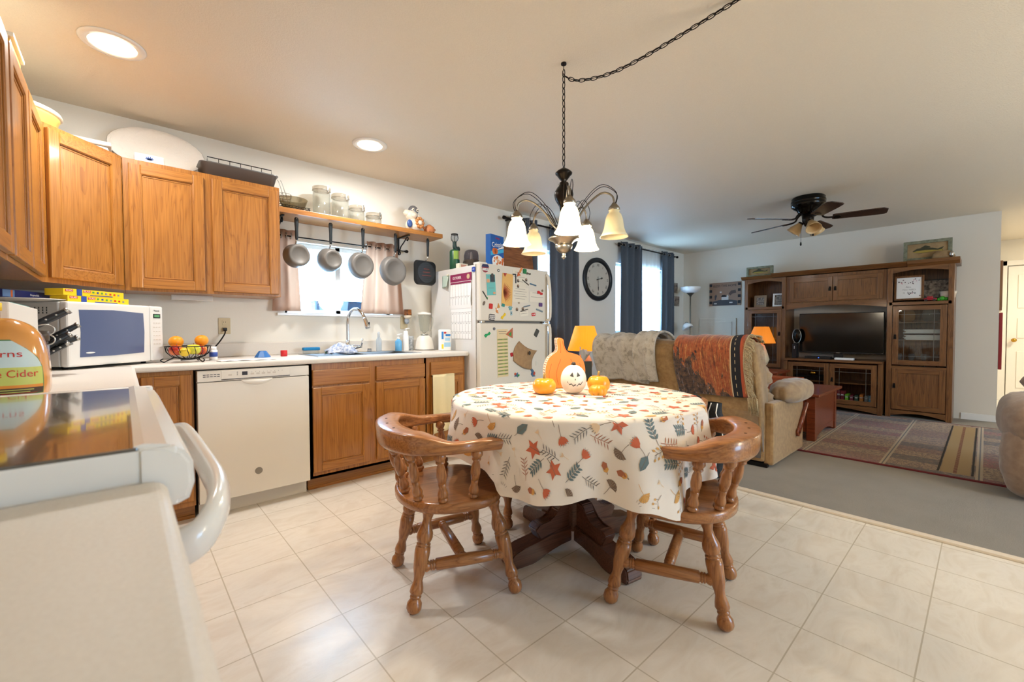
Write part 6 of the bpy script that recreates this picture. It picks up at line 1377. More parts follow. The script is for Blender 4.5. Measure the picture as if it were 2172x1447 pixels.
bottle('soap_bottle', 'blue liquid soap bottle with a white pump', 'bottle', 2.412, -.14, [(.027, 0), (.03, .004), (.03, .085), (.012, .105)], mat('blue_soap', '5FA8D8', .1, coat=.3), [(.013, .105), (.013, .118), (.004, .12), (.004, .14), (.012, .142), (.012, .148)], PAPER, True, .9145)
bottle('lotion_bottle', 'tall slim white pump bottle next to the blue soap', 'bottle', 2.475, -.16, [(.022, 0), (.024, .004), (.024, .14), (.019, .15), (.019, .175), (.008, .18)], PAPER, [(.006, .18), (.006, .19), (.010, .192), (.010, .198)], PAPER, True, .9145)
m = MB(); m.lathe([(.034, 0), (.036, .003), (.036, .128), (.033, .13), (.033, .125), (1e-5, .124)], (2.545, -.10, .9145), 28); solo('printed_glass', 'grey printed drinking glass beside the blender', 'glass', m, speckle('etched_glass', '8A8E92', 'C9CCCE', 50, .2))
m = MB(); m.cyl((2.15, -.125, .9182), .018, .018); m.cyl((2.15, -.125, .936), .016, .006, 1); solo('small_jar', 'tiny dark-lidded jar beside the soap bottle', 'jar', m, [mat('grey_jar', '9A9A9A', .3), BLACK])
r = thing('blender', 'white blender with a clear jar beside the fridge', 'blender', (2.64, -.21, .914)); bx, by = 2.635, -.21
BLW = mat('blender_white', 'F0EADF', .3, coat=.3)
m = MB(); m.lathe([(.078, 0), (.08, .015), (.078, .02), (.072, .08), (.06, .115), (.042, .132), (.04, .135)], (bx, by, .9145), 4*9, rfun=lambda a, t: (abs(math.cos(a))**4+abs(math.sin(a))**4)**(-.25)*.92)
Mf = frame((bx, by-.071, .914), (1, 0, 0), (0, .16, 1))
for i in range(8): m.box((-.035+.010*i, .082, .001), (.006, .012, .004), 1, 0, Mf)
m.text('BLENDER', .008, Mf @ Matrix.Translation((0, .055, .001)), 1) if False else None
m.lathe([(.0805, .004), (.0815, .012)], (bx, by, .9145), 36, 2, rfun=lambda a, t: (abs(math.cos(a))**4+abs(math.sin(a))**4)**(-.25)*.92); part(r, 'motor_base', m, [BLW, BLACK, mat('chrome_band', 'A8A29A', .3, metal=.7)])
m = MB(); m.lathe([(.036, .135), (.034, .15), (.04, .18), (.052, .28), (.058, .325), (.055, .325), (.037, .18), (1e-5, .16)], (bx, by, .9145), 8*3, rfun=lambda a, t: 1+.03*math.cos(8*a)); part(r, 'jar', m, CLR)
m = MB(); m.tube(spline([(bx+.055, by, 1.225), (bx+.085, by, 1.215), (bx+.088, by, 1.17), (bx+.07, by, 1.11), (bx+.045, by, 1.09)], 5), .006, 8); part(r, 'handle', m, CLR)
m = MB(); m.cyl((bx, by, 1.238), .061, .018, bev=.004); m.cyl((bx, by, 1.256), .03, .008); part(r, 'lid', m, BLW)
m = MB(); m.cyl((bx, by, 1.050), .03, .012); m.tube([(bx-.02, by, 1.085), (bx, by, 1.07), (bx+.02, by, 1.085)], .003, 5); part(r, 'blade', m, STEEL)
r = thing('wipes_canister', 'white and blue disinfecting wipes pack beside the fridge', 'canister', (2.70, -.42, .914)); m = MB()
m.b2(2.665, 2.765, -.45, -.39, .9145, 1.105, bev=.012); m.b2(2.667, 2.683, -.4515, -.44, 1.02, 1.085, 1); m.b2(2.667, 2.683, -.4515, -.44, .935, .975, 2); m.b2(2.705, 2.755, -.4515, -.44, 1.045, 1.062, 1); m.b2(2.69, 2.755, -.4515, -.44, .95, .99, 3); m.b2(2.70, 2.75, -.4515, -.44, 1.005, 1.03, 3); m.ell((2.70, -.4515, 1.075), (.014, .001, .008), 4); part(r, 'pack', m, [PAPER, mat('wipes_blue', '2C7FC8', .4), YB, mat('wipes_sky', 'A8D0E8', .4), RB_])
r = thing('hand_towel', 'cream yellow hand towel hanging from the end drawer', 'towel', (2.555, -.635, .25)); tw = speckle('cream_towel', 'EADAAA', 'F0E2B8', 300, .95, .3)
m = MB(); m.grid(lambda u, v: (2.452+.215*u+.012*(1-v)*math.sin(3*u), -.642-.010*math.sin(13*u+1.2)*(.3+.7*(1-v))-.006*math.sin(5*u), .255+.02*u+(.478-.02*u)*v), 50, 20, th=.004); part(r, 'fabric', m, tw)
m = MB(); m.b2(2.46, 2.66, -.645, -.622, .728, .734); part(r, 'top_fold', m, tw)
m = MB(); m.tube([(2.475, -.645, .27), (2.452, -.65, .25), (2.458, -.65, .20), (2.47, -.648, .215)], .0022, 5); part(r, 'loop', m, PAPER)
# planter outside on the sill
m = MB(); m.b2(1.80, 2.20, .145, .26, 1.235, 1.35, bev=.006); m.cyl((0, 0, 0), .022, .003, 1, 16, frame((2.0, .144, 1.25), (1, 0, 0), (0, 0, 1))); m.b2(1.795, 2.205, .14, .265, 1.34, 1.355, bev=.003); solo('planter_box', 'dark blue planter box outside on the sink window ledge', 'planter', m, [mat('planter_blue', '2A4A66', .6), BLACK])
m = MB(); m.b2(1.5, 2.46, .142, .30, 1.20, 1.233); struct('trim_3', m, WHITE)
# ================================================================ FRIDGE TOP
FT = 1.664
r = thing('camp_lantern', 'green propane bottle with a lantern head on the fridge top', 'lantern', (2.865, -.30, 1.655)); lx, ly = 2.87, -.36
m = MB(); m.lathe([(.045, 0), (.047, .006), (.047, .16), (.04, .175), (.02, .182)], (lx, ly, 1.6565), 28); 
m.grid(lambda u, v: (lx+.0478*math.cos(3.9+1.0*u), ly+.0478*math.sin(3.9+1.0*u), 1.745+.075*v), 10, 2, 1); m.grid(lambda u, v: (lx+.0478*math.cos(4.95+.8*u), ly+.0478*math.sin(4.95+.8*u), 1.745+.075*v), 10, 2, 2)
part(r, 'fuel_bottle', m, [mat('bottle_green', '23523A', .3), mat('label_lime', '8FB04A', .5), mat('label_peach', 'C8A488', .5)])
m = MB(); m.tube(spline([(lx+.045, ly, 1.85), (lx+.01, ly, 1.845), (lx, ly, 1.87), (lx, ly, 1.91)], 4), [.022]*5+[.02]*4+[.018]*4, 10); part(r, 'valve', m, mat('lantern_green', '1E3530', .4))
m = MB(); m.lathe([(.016, 1.905), (.034, 1.925), (.036, 1.95), (.03, 1.972)], (lx, ly, 0), 20); part(r, 'globe', m, MATS['thin_glass'])
m = MB(); m.cyl((lx, ly, 1.972), .032, .008)
for k in range(6): a = 2*PI*k/6; m.tube([(lx+.018*math.cos(a), ly+.018*math.sin(a), 1.905), (lx+.038*math.cos(a), ly+.038*math.sin(a), 1.94), (lx+.03*math.cos(a), ly+.03*math.sin(a), 1.975)], .0018, 5)
part(r, 'guard', m, BLKMET)
r = thing('food_chopper', 'small food chopper with a smoky bowl on the fridge top', 'food processor', (3.0, -.42, 1.655)); fx, fy = 3.0, -.44
m = MB(); m.lathe([(.06, 0), (.066, .01), (.072, .075), (.074, .085), (.07, .085), (.062, .012), (1e-5, .01)], (fx, fy, 1.6565), 28); m.tube(spline([(fx-.07, fy-.01, 1.735), (fx-.105, fy-.02, 1.715), (fx-.10, fy-.02, 1.68), (fx-.064, fy-.01, 1.672)], 4), .004, 6); part(r, 'bowl', m, mat('smoke_plastic', '5A4E46', .15, alpha=.75))
m = MB(); m.lathe([(.068, .088), (.068, .13), (.06, .165), (.045, .178), (1e-5, .18)], (fx, fy, 1.6565), 28); part(r, 'dome', m, glassy('smoke_clear', 'B8B6C0', .35, .15, '70707A'))
m = MB(); m.lathe([(.022, .05), (.016, .09), (.010, .15), (.006, .165)], (fx, fy, 1.6565), 14); m.b2(fx-.045, fx+.045, fy-.004, fy+.004, 1.737, 1.741, 1); part(r, 'blade', m, [CREAM, STEEL])
r = thing('cereal_box', 'blue cereal box with white lettering standing on the fridge', 'box', (3.06, -.66, FT)); CBX = mat('cereal_blue', '1C5BA8', .35); 
Mb = Matrix.Translation((2.985, -.74, FT)) @ Matrix.Rotation(R(12), 4, 'Z')   # local x along front
m = MB(); m.b2(0, .19, 0, .055, 0, .275, bev=.001, M=Mb); Mf = Mb @ Matrix(((1, 0, 0, 0), (0, 0, -1, -.0005), (0, 1, 0, 0), (0, 0, 0, 1)))
m.text('Crispix', .058, Mf @ Matrix.Translation((.097, .19, .0006)) @ Matrix.Rotation(R(6), 4, 'Z'), 1, wid=.16); m.text("Kellogg's", .022, Mf @ Matrix.Translation((.10, .248, .0006)), 2, wid=.06)
m.prism([(.002, .085), (.188, .135), (.188, .165), (.09, .14), (.002, .125)], 0, .0006, 3, Mf); m.prism([(.09, .145), (.188, .172), (.188, .192), (.09, .15)], .0004, .001, 1, Mf)
for cx, cy, cr in ((.05, .13, .028), (.075, .132, .026)): m.cyl((cx, cy, .0006), cr, .0008, 4, 20, Mf)
m.prism([(.03, .002)]+[(.105+.085*math.cos(a), .045+.055*math.sin(a)) for a in (PI*(1-k/10) for k in range(11))]+[(.188, .002)], 0, .0008, 1, Mf)
random.seed(2)
for k in range(26): m.cyl((random.uniform(.045, .178), random.uniform(.012, .078), .001), random.uniform(.008, .014), .0006+.0001*k, 4 if k % 3 else 5, 7, Mf)
for k in range(9): m.box((.1904, .03, .03+k*.026), (.0008, .035, .014), 1, 0, Mb)
part(r, 'carton', m, [CBX, PAPER, RB_, mat('cereal_cyan', '3FB0DC', .4), mat('cereal_orange', 'D9733A', .6), mat('cereal_cream', 'E9C09A', .6)])
m = MB(); Mt = Matrix.Translation((3.44, -.585, 1.658)) @ Matrix.Rotation(R(3), 4, 'Z') @ Matrix.Rotation(R(-10), 4, 'X')
o = [(-.25, 0), (.24, 0), (.25, .19), (.22, .225), (-.10, .275), (-.25, .29)]; m.prism(o, -.011, .011, M=Mt @ Matrix(((1, 0, 0, 0), (0, 0, -1, 0), (0, 1, 0, 0), (0, 0, 0, 1)))); bmesh.ops.bevel(m.b, geom=list(m.b.edges), offset=.004, segments=2, affect='EDGES'); solo('wooden_board', 'large brown wooden board standing behind the cereal on the fridge', 'board', m, wood('walnut_board', '5A3018', '86502C', '9A6238', 'x', .35))
m = MB(); m.b2(2.84, 2.94, -.47, -.42, 1.6565, 1.70, bev=.004); m.b2(2.86, 2.92, -.4712, -.469, 1.668, 1.69, 1); solo('small_carton', 'small white and pink carton before the green lantern', 'box', m, [CREAM, mat('pink_print', 'D8A08A', .6)])
# ================================================================ FRIDGE DOOR: PAPERS AND MAGNETS
YF = -.8005
def FM(x, z, rot=0, d=0): return frame((x, YF-d, z), (math.cos(rot), 0, math.sin(rot)), (-math.sin(rot), 0, math.cos(rot)))
def paper(nm, lb, cat, x, z, w_, h, col, rot=0, d=0, lines=0, group=None, extra=None, em=None):
    M = FM(x, z, rot, d); m = MB(); m.box((0, 0, .0005), (w_, h, .001), 0, 0, M)
    for i in range(lines): m.box((-.02*w_, h*.38-h*.8*i/max(1, lines), .0012), (w_*(.6+.2*(i % 2)), .0025, .0006), 1, 0, M)
    if extra: extra(m, M)
    return solo(nm, lb, cat, m, [mat('paper_'+col, col, .7), mat('ink_grey', '77706A', .7)]+(em or []), group)
G = 'magnets on the fridge doors'
def shape(kind, w_, h):
    if kind == 'round': return [(w_/2*math.cos(2*PI*k/20), h/2*math.sin(2*PI*k/20)) for k in range(20)]
    if kind == 'tri': return [(-w_/2, -h/2), (w_/2, -h*.3), (-w_*.1, h/2)]
    if kind == 'key': return [(-w_/2, -.1*h), (-w_*.3, -h/2), (0, -h*.15), (w_*.3, -h*.1), (w_/2, h*.2), (w_*.35, h/2), (.05*w_, h*.2), (-w_*.3, h*.2)]
    if kind == 'star': return [((w_/2 if k % 2 == 0 else w_/4)*math.cos(2*PI*k/10), (h/2 if k % 2 == 0 else h/4)*math.sin(2*PI*k/10)) for k in range(10)]
    return rrect(w_, h, min(w_, h)*.2, 3)
def magnet(nm, lb, kind, x, z, w_, h, col, rot=0, t=.004, d=0, extra=None, em=None, emis=0):
    M = FM(x, z, rot, d); m = MB(); m.prism(shape(kind, w_, h), 0, t, 0, M)
    if extra: extra(m, M, t)
    return solo(nm, lb, 'magnet', m, [mat('magnet_'+col, col, .45)]+(em or []), G)
INK = mat('ink_dark', '2A2724', .6)
paper('letter', 'white letter sheet pinned right of the tan envelope', 'paper', 3.284, 1.417, .20, .137, 'E2DCCC', R(-1), .001, 5, 'papers on the fridge')
paper('letter', 'smaller white card at the right of the freezer door', 'paper', 3.502, 1.408, .203, .095, 'E4DED0', 0, .001, 2, 'papers on the fridge')
paper('letter', 'upper white sheet with a torn lower edge under the top magnets', 'paper', 3.27, 1.56, .17, .15, 'E0D9C8', R(-2), .0, 3, 'papers on the fridge')
paper('letter', 'small card under the row of lower face magnets', 'paper', 3.328, 1.249, .104, .046, 'E8E2D4', R(6), .001, 2, 'papers on the fridge')
paper('leaflet', 'turquoise leaflet on the freezer door', 'leaflet', 2.938, 1.485, .098, .178, '6FBDBB', R(4), .001, 3, None, lambda m, M: (m.box((.018, .055, .0014), (.05, .06, .001), 2, 0, M), m.box((-.03, .035, .0014), (.03, .03, .001), 3, 0, M), m.box((.03, -.07, .0014), (.025, .02, .001), 3, 0, M)), [mat('leaf_photo', '3A4048', .5), mat('leaf_peach', 'D9A27A', .6)])
def flower(m, M):
    for k in range(15): a = R(-70+k*11); m.prism(leaf_poly(-.045, -.03, -.045+.10*math.cos(a), -.03+.09*math.sin(a), .0045), .0012, .0018, 2, M)
paper('envelope', 'tan envelope with a russet flower print on the freezer door', 'envelope', 3.122, 1.454, .125, .285, 'E0B36A', R(-3), .002, 0, None, flower, [mat('russet', 'A8502A', .6)])
def sched(m, M):
    for i in range(11): m.box((0, .12-.0305*i, .0013), (.118, .013, .0006), 2, 0, M); m.box((-.025, .12-.0305*i, .0018), (.045, .005, .0006), 1, 0, M); m.box((.035, .12-.0305*i, .0018), (.03, .005, .0006), 1, 0, M)
    m.box((0, .19, .0013), (.09, .006, .0006), 1, 0, M); m.box((.0, .17, .0013), (.08, .004, .0006), 1, 0, M)
paper('schedule', 'long narrow schedule striped green on the lower fridge door', 'schedule', 3.067, .895, .125, .42, 'DCC9A0', R(1), .001, 0, None, sched, [mat('stripe_green', '9AA85A', .7)])
m = MB(); M = FM(3.345, .855, R(-22), .002); m.grid(lambda u, v: M @ Vector((-.13+.25*u-.03*math.sin(PI*v), -.09+.19*v-.02*math.sin(PI*u), .004+.018*math.sin(PI*u)*(1-v))), 16, 14, th=.002); solo('brown_bag', 'brown paper bag pinned slanting on the lower fridge door', 'paper bag', m, speckle('kraft_paper', '9C7C5A', 'A88862', 30, .8))
WH = [PAPER, INK]
def wtx(s_, size, wid, mi=1): return lambda m, M, t: m.text(s_, size, M @ Matrix.Translation((0, 0, t)), mi, wid=wid)
magnet('team_magnet', 'round red and navy team-badge magnet at the top left', 'round', 2.876, 1.619, .07, .068, '8E2A3A', 0, .003, 0, lambda m, M, t: (m.prism([(-.04, .012), (.04, .012), (.028, .035), (-.028, .035)], 0, t+.001, 2, M), m.box((0, -.008, t), (.062, .02, .001), 1, 0, M), m.text('CUBS', .02, M @ Matrix.Translation((.002, -.008, t+.0006)), 2, wid=.052)), [PAPER, mat('navy', '28305A', .5)])
magnet('ring_magnet', 'small dark ring magnet beside the team magnet', 'round', 3.022, 1.615, .024, .026, '3A3836', 0, .004, 0, lambda m, M, t: m.cyl((0, 0, t), .006, .001, 1, 10, M), [PAPER])
magnet('figure_magnet', 'dark figure magnet holding the turquoise leaflet', 'round', 2.95, 1.568, .026, .032, '4A4440', 0, .004, .002)
magnet('stick_magnet', 'slanting black stick magnet on the left of the freezer door', 'bar', 2.872, 1.393, .008, .085, '222422', R(38), .004, 0, lambda m, M, t: m.cyl((.004, -.03, t), .006, .002, 1, 10, M), [mat('leaf_green', '3E9A4A', .5)])
magnet('clip_magnet', 'small grey clip magnet above the red square', 'round', 2.859, 1.325, .022, .04, '6A5C52', R(-25))
magnet('square_magnet', 'bright red square magnet below the turquoise leaflet', 'bar', 2.933, 1.302, .038, .045, 'C8281E', R(-6), .006)
magnet('wedge_magnet', 'amber wedge magnet left of the tan envelope foot', 'tri', 3.021, 1.309, .032, .048, 'C88A3A')
magnet('cartoon_magnet', 'small orange and white animal-shaped magnet', 'key', 3.003, 1.266, .035, .055, 'D98A4A', R(60), .004, 0, lambda m, M, t: m.ell((.012, .004, t), (.008, .010, .002), 1, M=M), [PAPER])
def blk(m, M, t):
    random.seed(4)
    for j in range(3):
        for i in range(4): m.box((-.023+.0155*i, .015-.015*j, t), (.012, .010, .001), 1, 0, M); m.box((-.023+.0155*i+random.uniform(-.003, .003), .015-.015*j, t+.0006), (.004, .004, .001), 0, 0, M)
magnet('lettered_magnet', 'square black magnet with white lettering at the lower left', 'bar', 2.946, 1.207, .066, .056, '1E1C1A', R(-6), .003, 0, blk, [PAPER])
magnet('letter_magnet', 'yellow S-shaped magnet near the freezer door bottom', 'key', 3.075, 1.219, .07, .042, 'E6C41E', R(25), .006)
magnet('teal_magnet', 'teal magnet under the tan envelope', 'bar', 3.073, 1.316, .036, .026, '2E8A84', R(-12), .004, 0)
magnet('triangle_magnet', 'red triangle magnet holding the tan envelope', 'tri', 3.093, 1.585, .036, .034, 'B83A28', R(170), .005, .003)
def paw(m, M, t):
    for k in range(4): a = R(35+37*k); m.ell((.024*math.cos(a), .022*math.sin(a), t*.5), (.006, .006, t*.6), 0, M=M)
magnet('paw_magnet', 'blue paw-print magnet below the envelope', 'round', 3.159, 1.287, .032, .028, '5FA8B4', 0, .004, 0, paw)
magnet('tag_magnet', 'pale blue tag magnet with a tiny dark tree', 'bar', 3.170, 1.247, .022, .038, '9AB8C4', 0, .003, 0, lambda m, M, t: m.prism([(-.006, -.004), (.006, -.004), (0, .012)], t, t+.001, 1, M), [INK])
magnet('carrot_magnet', 'orange stick magnet at the top of the freezer door', 'bar', 3.286, 1.640, .018, .055, 'D98A4E', R(-32), .006)
magnet('square_magnet', 'green square magnet at the top of the freezer door', 'bar', 3.335, 1.635, .042, .045, '1E7A44', R(-6), .007)
magnet('triangle_magnet', 'orange triangle magnet below the orange stick', 'tri', 3.260, 1.603, .046, .040, 'C8602E', R(8), .005)
magnet('wedge_magnet', 'dark grey wedge magnet right of the green square', 'key', 3.385, 1.617, .06, .034, '5A5446', R(-20))
magnet('bracket_magnet', 'dark L-shaped magnet beside the tan envelope', 'bar', 3.224, 1.560, .012, .085, '3A3E44', R(2), .003, .001, lambda m, M, t: m.box((-.018, .036, t/2), (.036, .012, t), 0, 0, M))
for i, (x_, z_, lb) in enumerate(((3.252, 1.543, 'upper of two small dark portrait magnets on the letter'), (3.251, 1.494, 'lower of two small dark portrait magnets on the letter'), (3.354, 1.558, 'small dark portrait magnet above the black stick'), (3.237, 1.284, 'small dark portrait magnet right of the paw print'), (3.31, 1.291, 'small dark portrait magnet on the lower black stick'))):
    magnet('portrait_magnet', lb, 'round', x_, z_, .024, .030, '6A5A4E', 0, .003, .003, lambda m, M, t: (m.ell((0, .006, t), (.007, .007, .001), 1, M=M), m.box((0, -.010, t), (.02, .005, .001), 2, 0, M)), [mat('skin_tan', 'B08E74', .6), INK])
magnet('stick_magnet', 'black stick magnet slanting down on the freezer door', 'bar', 3.346, 1.534, .095, .007, '26241F', R(-28), .003, .002)
magnet('stick_magnet', 'blue stick magnet at the right of the freezer door', 'bar', 3.444, 1.520, .085, .012, '4A6E88', R(-9), .003, .001)
magnet('stick_magnet', 'grey-blue stick magnet above the portrait magnets', 'bar', 3.363, 1.317, .088, .011, '6A7884', R(12), .003)
magnet('stick_magnet', 'thin black stick magnet above the small card', 'bar', 3.328, 1.278, .10, .007, '26241F', R(14), .003, .002)
magnet('stick_magnet', 'grey-blue stick magnet at the lower right of the freezer door', 'bar', 3.529, 1.282, .09, .016, '7A8A94', R(-14), .003)
magnet('letter_magnet', 'bright red figure-eight magnet on the right card', 'key', 3.532, 1.446, .072, .050, 'C41E22', R(-38), .007, .002)
magnet('stone_magnet', 'small brown pebble magnet beside the red one', 'round', 3.569, 1.472, .022, .022, '8A7458', 0, .005, .0)
magnet('square_magnet', 'purple square magnet near the freezer handle', 'bar', 3.543, 1.337, .044, .036, '5A3A78', 0, .007)
magnet('letter_magnet', 'red digit-eight magnet near the freezer door bottom', 'bar', 3.449, 1.243, .046, .028, 'C8282A', R(6), .006, 0, lambda m, M, t: [m.cyl((dx, 0, t), .006, .001, 1, 12, M) for dx in (-.011, .011)], [PAPER])
magnet('ring_magnet', 'thin grey ring magnet under the letter', 'round', 3.264, 1.343, .018, .018, 'A89A84', 0, .003)
magnet('dot_magnet', 'grey button magnet at the top of the lower door', 'round', 2.969, 1.109, .024, .024, '6E6E74', 0, .006)
magnet('letter_magnet', 'green figure-eight magnet on the lower door', 'key', 2.894, 1.058, .07, .044, '1E9A5A', R(6), .007)
magnet('chili_magnet', 'pink and green pepper-shaped magnet on the lower door', 'tri', 3.157, 1.058, .10, .085, 'B8684A', R(205), .004, 0, lambda m, M, t: m.prism([(-.02, -.02), (.02, -.012), (0, .02)], t, t+.001, 1, M), [mat('leaf_green', '3E9A4A')])
magnet('card_magnet', 'dark diamond-tilted card magnet on the lower door', 'bar', 3.490, 1.069, .046, .075, '4A4A46', R(-32), .003)
magnet('letter_magnet', 'small red letter magnet beside the brown bag', 'bar', 3.172, .877, .030, .034, 'A81E22', R(15), .006)
magnet('figure_magnet', 'dark figure magnet on the brown paper bag', 'round', 3.37, .885, .026, .036, '3E342C', 0, .004, .028)
magnet('cat_magnet', 'white outlined bird magnet by the brown bag', 'tri', 3.492, .786, .045, .040, 'D8D4C8', R(20), .003)
magnet('puzzle_magnet', 'multicoloured monkey-shaped magnet on the lower door', 'star', 3.234, .690, .075, .05, '4A6A88', 0, .004, 0, lambda m, M, t: (m.ell((-.02, .01, t), (.012, .012, .002), 1, M=M), m.ell((.02, -.005, t), (.012, .010, .002), 2, M=M)), [mat('coral', 'B8503A', .5), mat('leaf_green', '3E9A4A')])
magnet('puzzle_magnet', 'tall blue and orange bear-shaped magnet under the bag', 'key', 3.437, .695, .07, .09, '4A6A88', R(70), .004, 0, lambda m, M, t: m.ell((.0, -.02, t), (.018, .014, .002), 1, M=M), [mat('coral', 'B8503A')])
# side of the fridge (faces -x)
def SM(y, z): return frame((2.8175, y, z), (0, -1, 0), (0, 0, 1))
r = thing('wall_calendar', 'October calendar with a burgundy header on the fridge side', 'calendar', (2.812, -.53, 1.022)); M = SM(-.53, 1.30); m = MB()
m.box((0, -.14, .001), (.31, .275, .002), 0, 0, M); m.grid(lambda u, v: M @ Vector((-.157+.314*u, -.012+.25*v, .004+.014*math.sin(PI*min(1, v*1.2))*(1-v))), 10, 12, 0); m.box((0, .005, .003), (.314, .012, .006), 0, 0, M)
for i in range(8): m.box((-.152+.0435*i, .085, .0185) if False else (-.152+.0435*i, -.16, .0025), (.0015, .235, .0006), 2, 0, M)
for j in range(3):
    m.box((0, -.045-.085*j, .0025), (.305, .0015, .0006), 2, 0, M)
    for i in range(7): m.text(str(10+j*7+i), .014, M @ Matrix.Translation((-.132+.0435*i, -.058-.085*j, .0024)), 2)
for i in range(7): m.text(str(i+3), .014, M @ Matrix.Translation((-.132+.0435*i, .085, .0165)), 2); m.box((-.152+.0435*i, .12, .015), (.0012, .20, .0006), 2, 0, M)
m.box((0, .095, .0155), (.305, .0012, .0006), 2, 0, M)
m.box((0, .262, .004), (.318, .068, .003), 1, 0, M); m.box((0, .215, .006), (.305, .016, .002), 1, 0, M); m.text('OCTOBER', .034, M @ Matrix.Translation((-.055, .262, .0058)), 0, wid=.13); m.ell((.115, .262, .006), (.022, .022, .002), 3, M=M)
part(r, 'pages', m, [PAPER, mat('burgundy', '8A2450', .6), mat('ink_grey', '77706A'), mat('beige_print', 'C8B08A', .6)])
m = MB(); M = SM(-.72, 1.615); m.prism(rrect(.045, .04, .008), 0, .006, 0, M); m.text('CHI', .014, M @ Matrix.Translation((0, 0, .006)), 1); solo('side_magnet', 'small blue square magnet on the fridge side', 'magnet', m, [mat('royal_blue', '2A4AA8', .4), PAPER], G)
m = MB(); M = SM(-.29, 1.55); m.grid(lambda u, v: M @ Vector((-.055+.11*u, -.06+.11*v, .002+.03*(1-v)*u)), 6, 6, th=.001); solo('sticky_note', 'pale green note held on the fridge side', 'note', m, mat('note_green', 'BFD2C4', .7))
m = MB(); M = SM(-.335, 1.602); m.box((0, 0, .008), (.03, .012, .016), 0, .003, M); solo('paper_clip_magnet', 'white clip magnet holding the pale green note', 'magnet', m, CREAM, G)
# ================================================================ PUMPKINS ON THE TABLE
ZC = ZT+.002
def gourd(lb, x, y, rr, hh, ribs, depth, mt, stem, smat, sq=1.0, name='pumpkin'):
    r = thing(name, lb, 'pumpkin', (x, y, ZC), group='small pumpkins on the table'); m = MB()
    def f(d): a = math.atan2(d.y, d.x); e = 1-abs(d.z)**3; return (1-depth*abs(math.cos(ribs*a/2))**6*e)*(1-.22*max(0, abs(d.z)-.75)/.25)
    m.ell((x, y, ZC+hh*.86), (rr, rr, hh), 0, 72, 24, None, f)
    mn = min(v.co.z for v in m.b.verts)
    for v_ in m.b.verts: v_.co.z += ZC+.0005-mn
    top = max(v.co.z for v in m.b.verts); part(r, 'flesh', m, mt)
    if stem: m = MB(); m.tube([(x, y, top-.012), (x+.002, y+.002, top+stem*.6), (x+.006, y, top+stem)], [.008, .0055, .0065], 7); part(r, 'stem', m, smat)
PO = speckle('pumpkin_skin', 'EE9A1A', 'F2A82A', 14, .3, coat=.4); ST = mat('pumpkin_stem', 'A88A4A', .8)
gourd('smooth orange pumpkin with a tall stem, left of the white pumpkin', 2.215, -2.115, .062, .050, 8, .02, PO, .026, ST)
gourd('orange pumpkin behind the mini one, right of the white pumpkin', 2.47, -2.27, .060, .054, 8, .02, PO, .024, ST)
gourd('ribbed mini pumpkin at the front right of the group', 2.35, -2.355, .046, .034, 10, .10, PO, 0, ST)
r = thing('painted_pumpkin', 'white painted pumpkin with a simple black face in the middle of the table', 'pumpkin', (2.33, -2.215, ZC)); wx, wy = 2.335, -2.21; WR, WH_ = .066, .078
wp = mat('white_paint', 'F4EEE4', .35, coat=.2); m = MB(); m.ell((wx, wy, ZC+WH_*.95), (WR, WR, WH_), 0, 48, 28, None, lambda d: (1-.10*max(0, -d.z-.8)/.2)*(1-.01*math.cos(10*math.atan2(d.y, d.x)))); 
mn = min(v.co.z for v in m.b.verts)
for v_ in m.b.verts: v_.co.z += ZC+.0005-mn
part(r, 'flesh', m, wp)
fa = math.atan2(CAM.y-wy, CAM.x-wx)+R(8)
def onp(s_, z):
    th = s_; ph = z; k = math.cos(ph); return (wx+(WR*1.012)*k*math.cos(fa+th), wy+(WR*1.012)*k*math.sin(fa+th), ZC+WH_*.95+WH_*1.012*math.sin(ph))
m = MB()
for q in ([(-.42, .30), (-.12, .22), (-.22, .55)], [(.42, .30), (.12, .22), (.22, .55)], [(-.05, .02), (.05, .02), (0, .14)]): m.raw([onp(a, b) for a, b in q], [(0, 1, 2)])
zz = [(-.62, -.18), (-.45, -.32), (-.3, -.22), (-.15, -.36), (0, -.25), (.15, -.36), (.3, -.22), (.45, -.32), (.62, -.18)]
zz = [(a, b+.30*a*a-.02) for a, b in zz]
for a, b in zip(zz, zz[1:]): m.raw([onp(a[0], a[1]+.03), onp(b[0], b[1]+.03), onp(b[0], b[1]-.04), onp(a[0], a[1]-.04)], [(0, 1, 2, 3)])
m.b.normal_update(); bmesh.ops.solidify(m.b, geom=list(m.b.faces), thickness=.0006); part(r, 'painted_face', m, mat('face_grey', '4A4846', .6))
m = MB(); m.tube([(wx, wy, ZC+.148), (wx+.004, wy, ZC+.162)], [.014, .008], 8); part(r, 'stem', m, mat('stem_dark', '3A3530', .7))
# flat wooden pumpkin with a light-bulb edge
r = thing('wooden_pumpkin', 'flat orange wooden pumpkin sign with a dotted white edge, behind the small pumpkins', 'decoration', (2.46, -2.06, ZC))
half = [(0, 0), (.05, -.002), (.085, .01), (.108, .04), (.118, .08), (.116, .12), (.102, .158), (.075, .182), (.04, .192), (.018, .196)]
stem_r = [(.018, .20), (.0, .215), (-.012, .24), (-.018, .27), (-.028, .278)]; stem_l = [(-.052, .278), (-.055, .255), (-.05, .228), (-.054, .206), (-.068, .196)]
out = [(x, z) for x, z in half]+stem_r+stem_l+[(-x, z) for x, z in half[::-1] if x > .07][:] + [(-.05, -.002)]
out = [(.0, 0), (.055, -.0), (.088, .012), (.110, .042), (.120, .082), (.117, .122), (.103, .158), (.078, .183), (.045, .194), (.016, .202), (.0, .218), (-.010, .245), (-.014, .272), (-.030, .282), (-.050, .280), (-.052, .255), (-.048, .228), (-.054, .206), (-.072, .194), (-.098, .172), (-.115, .138), (-.122, .095), (-.117, .052), (-.098, .018), (-.06, .0)]
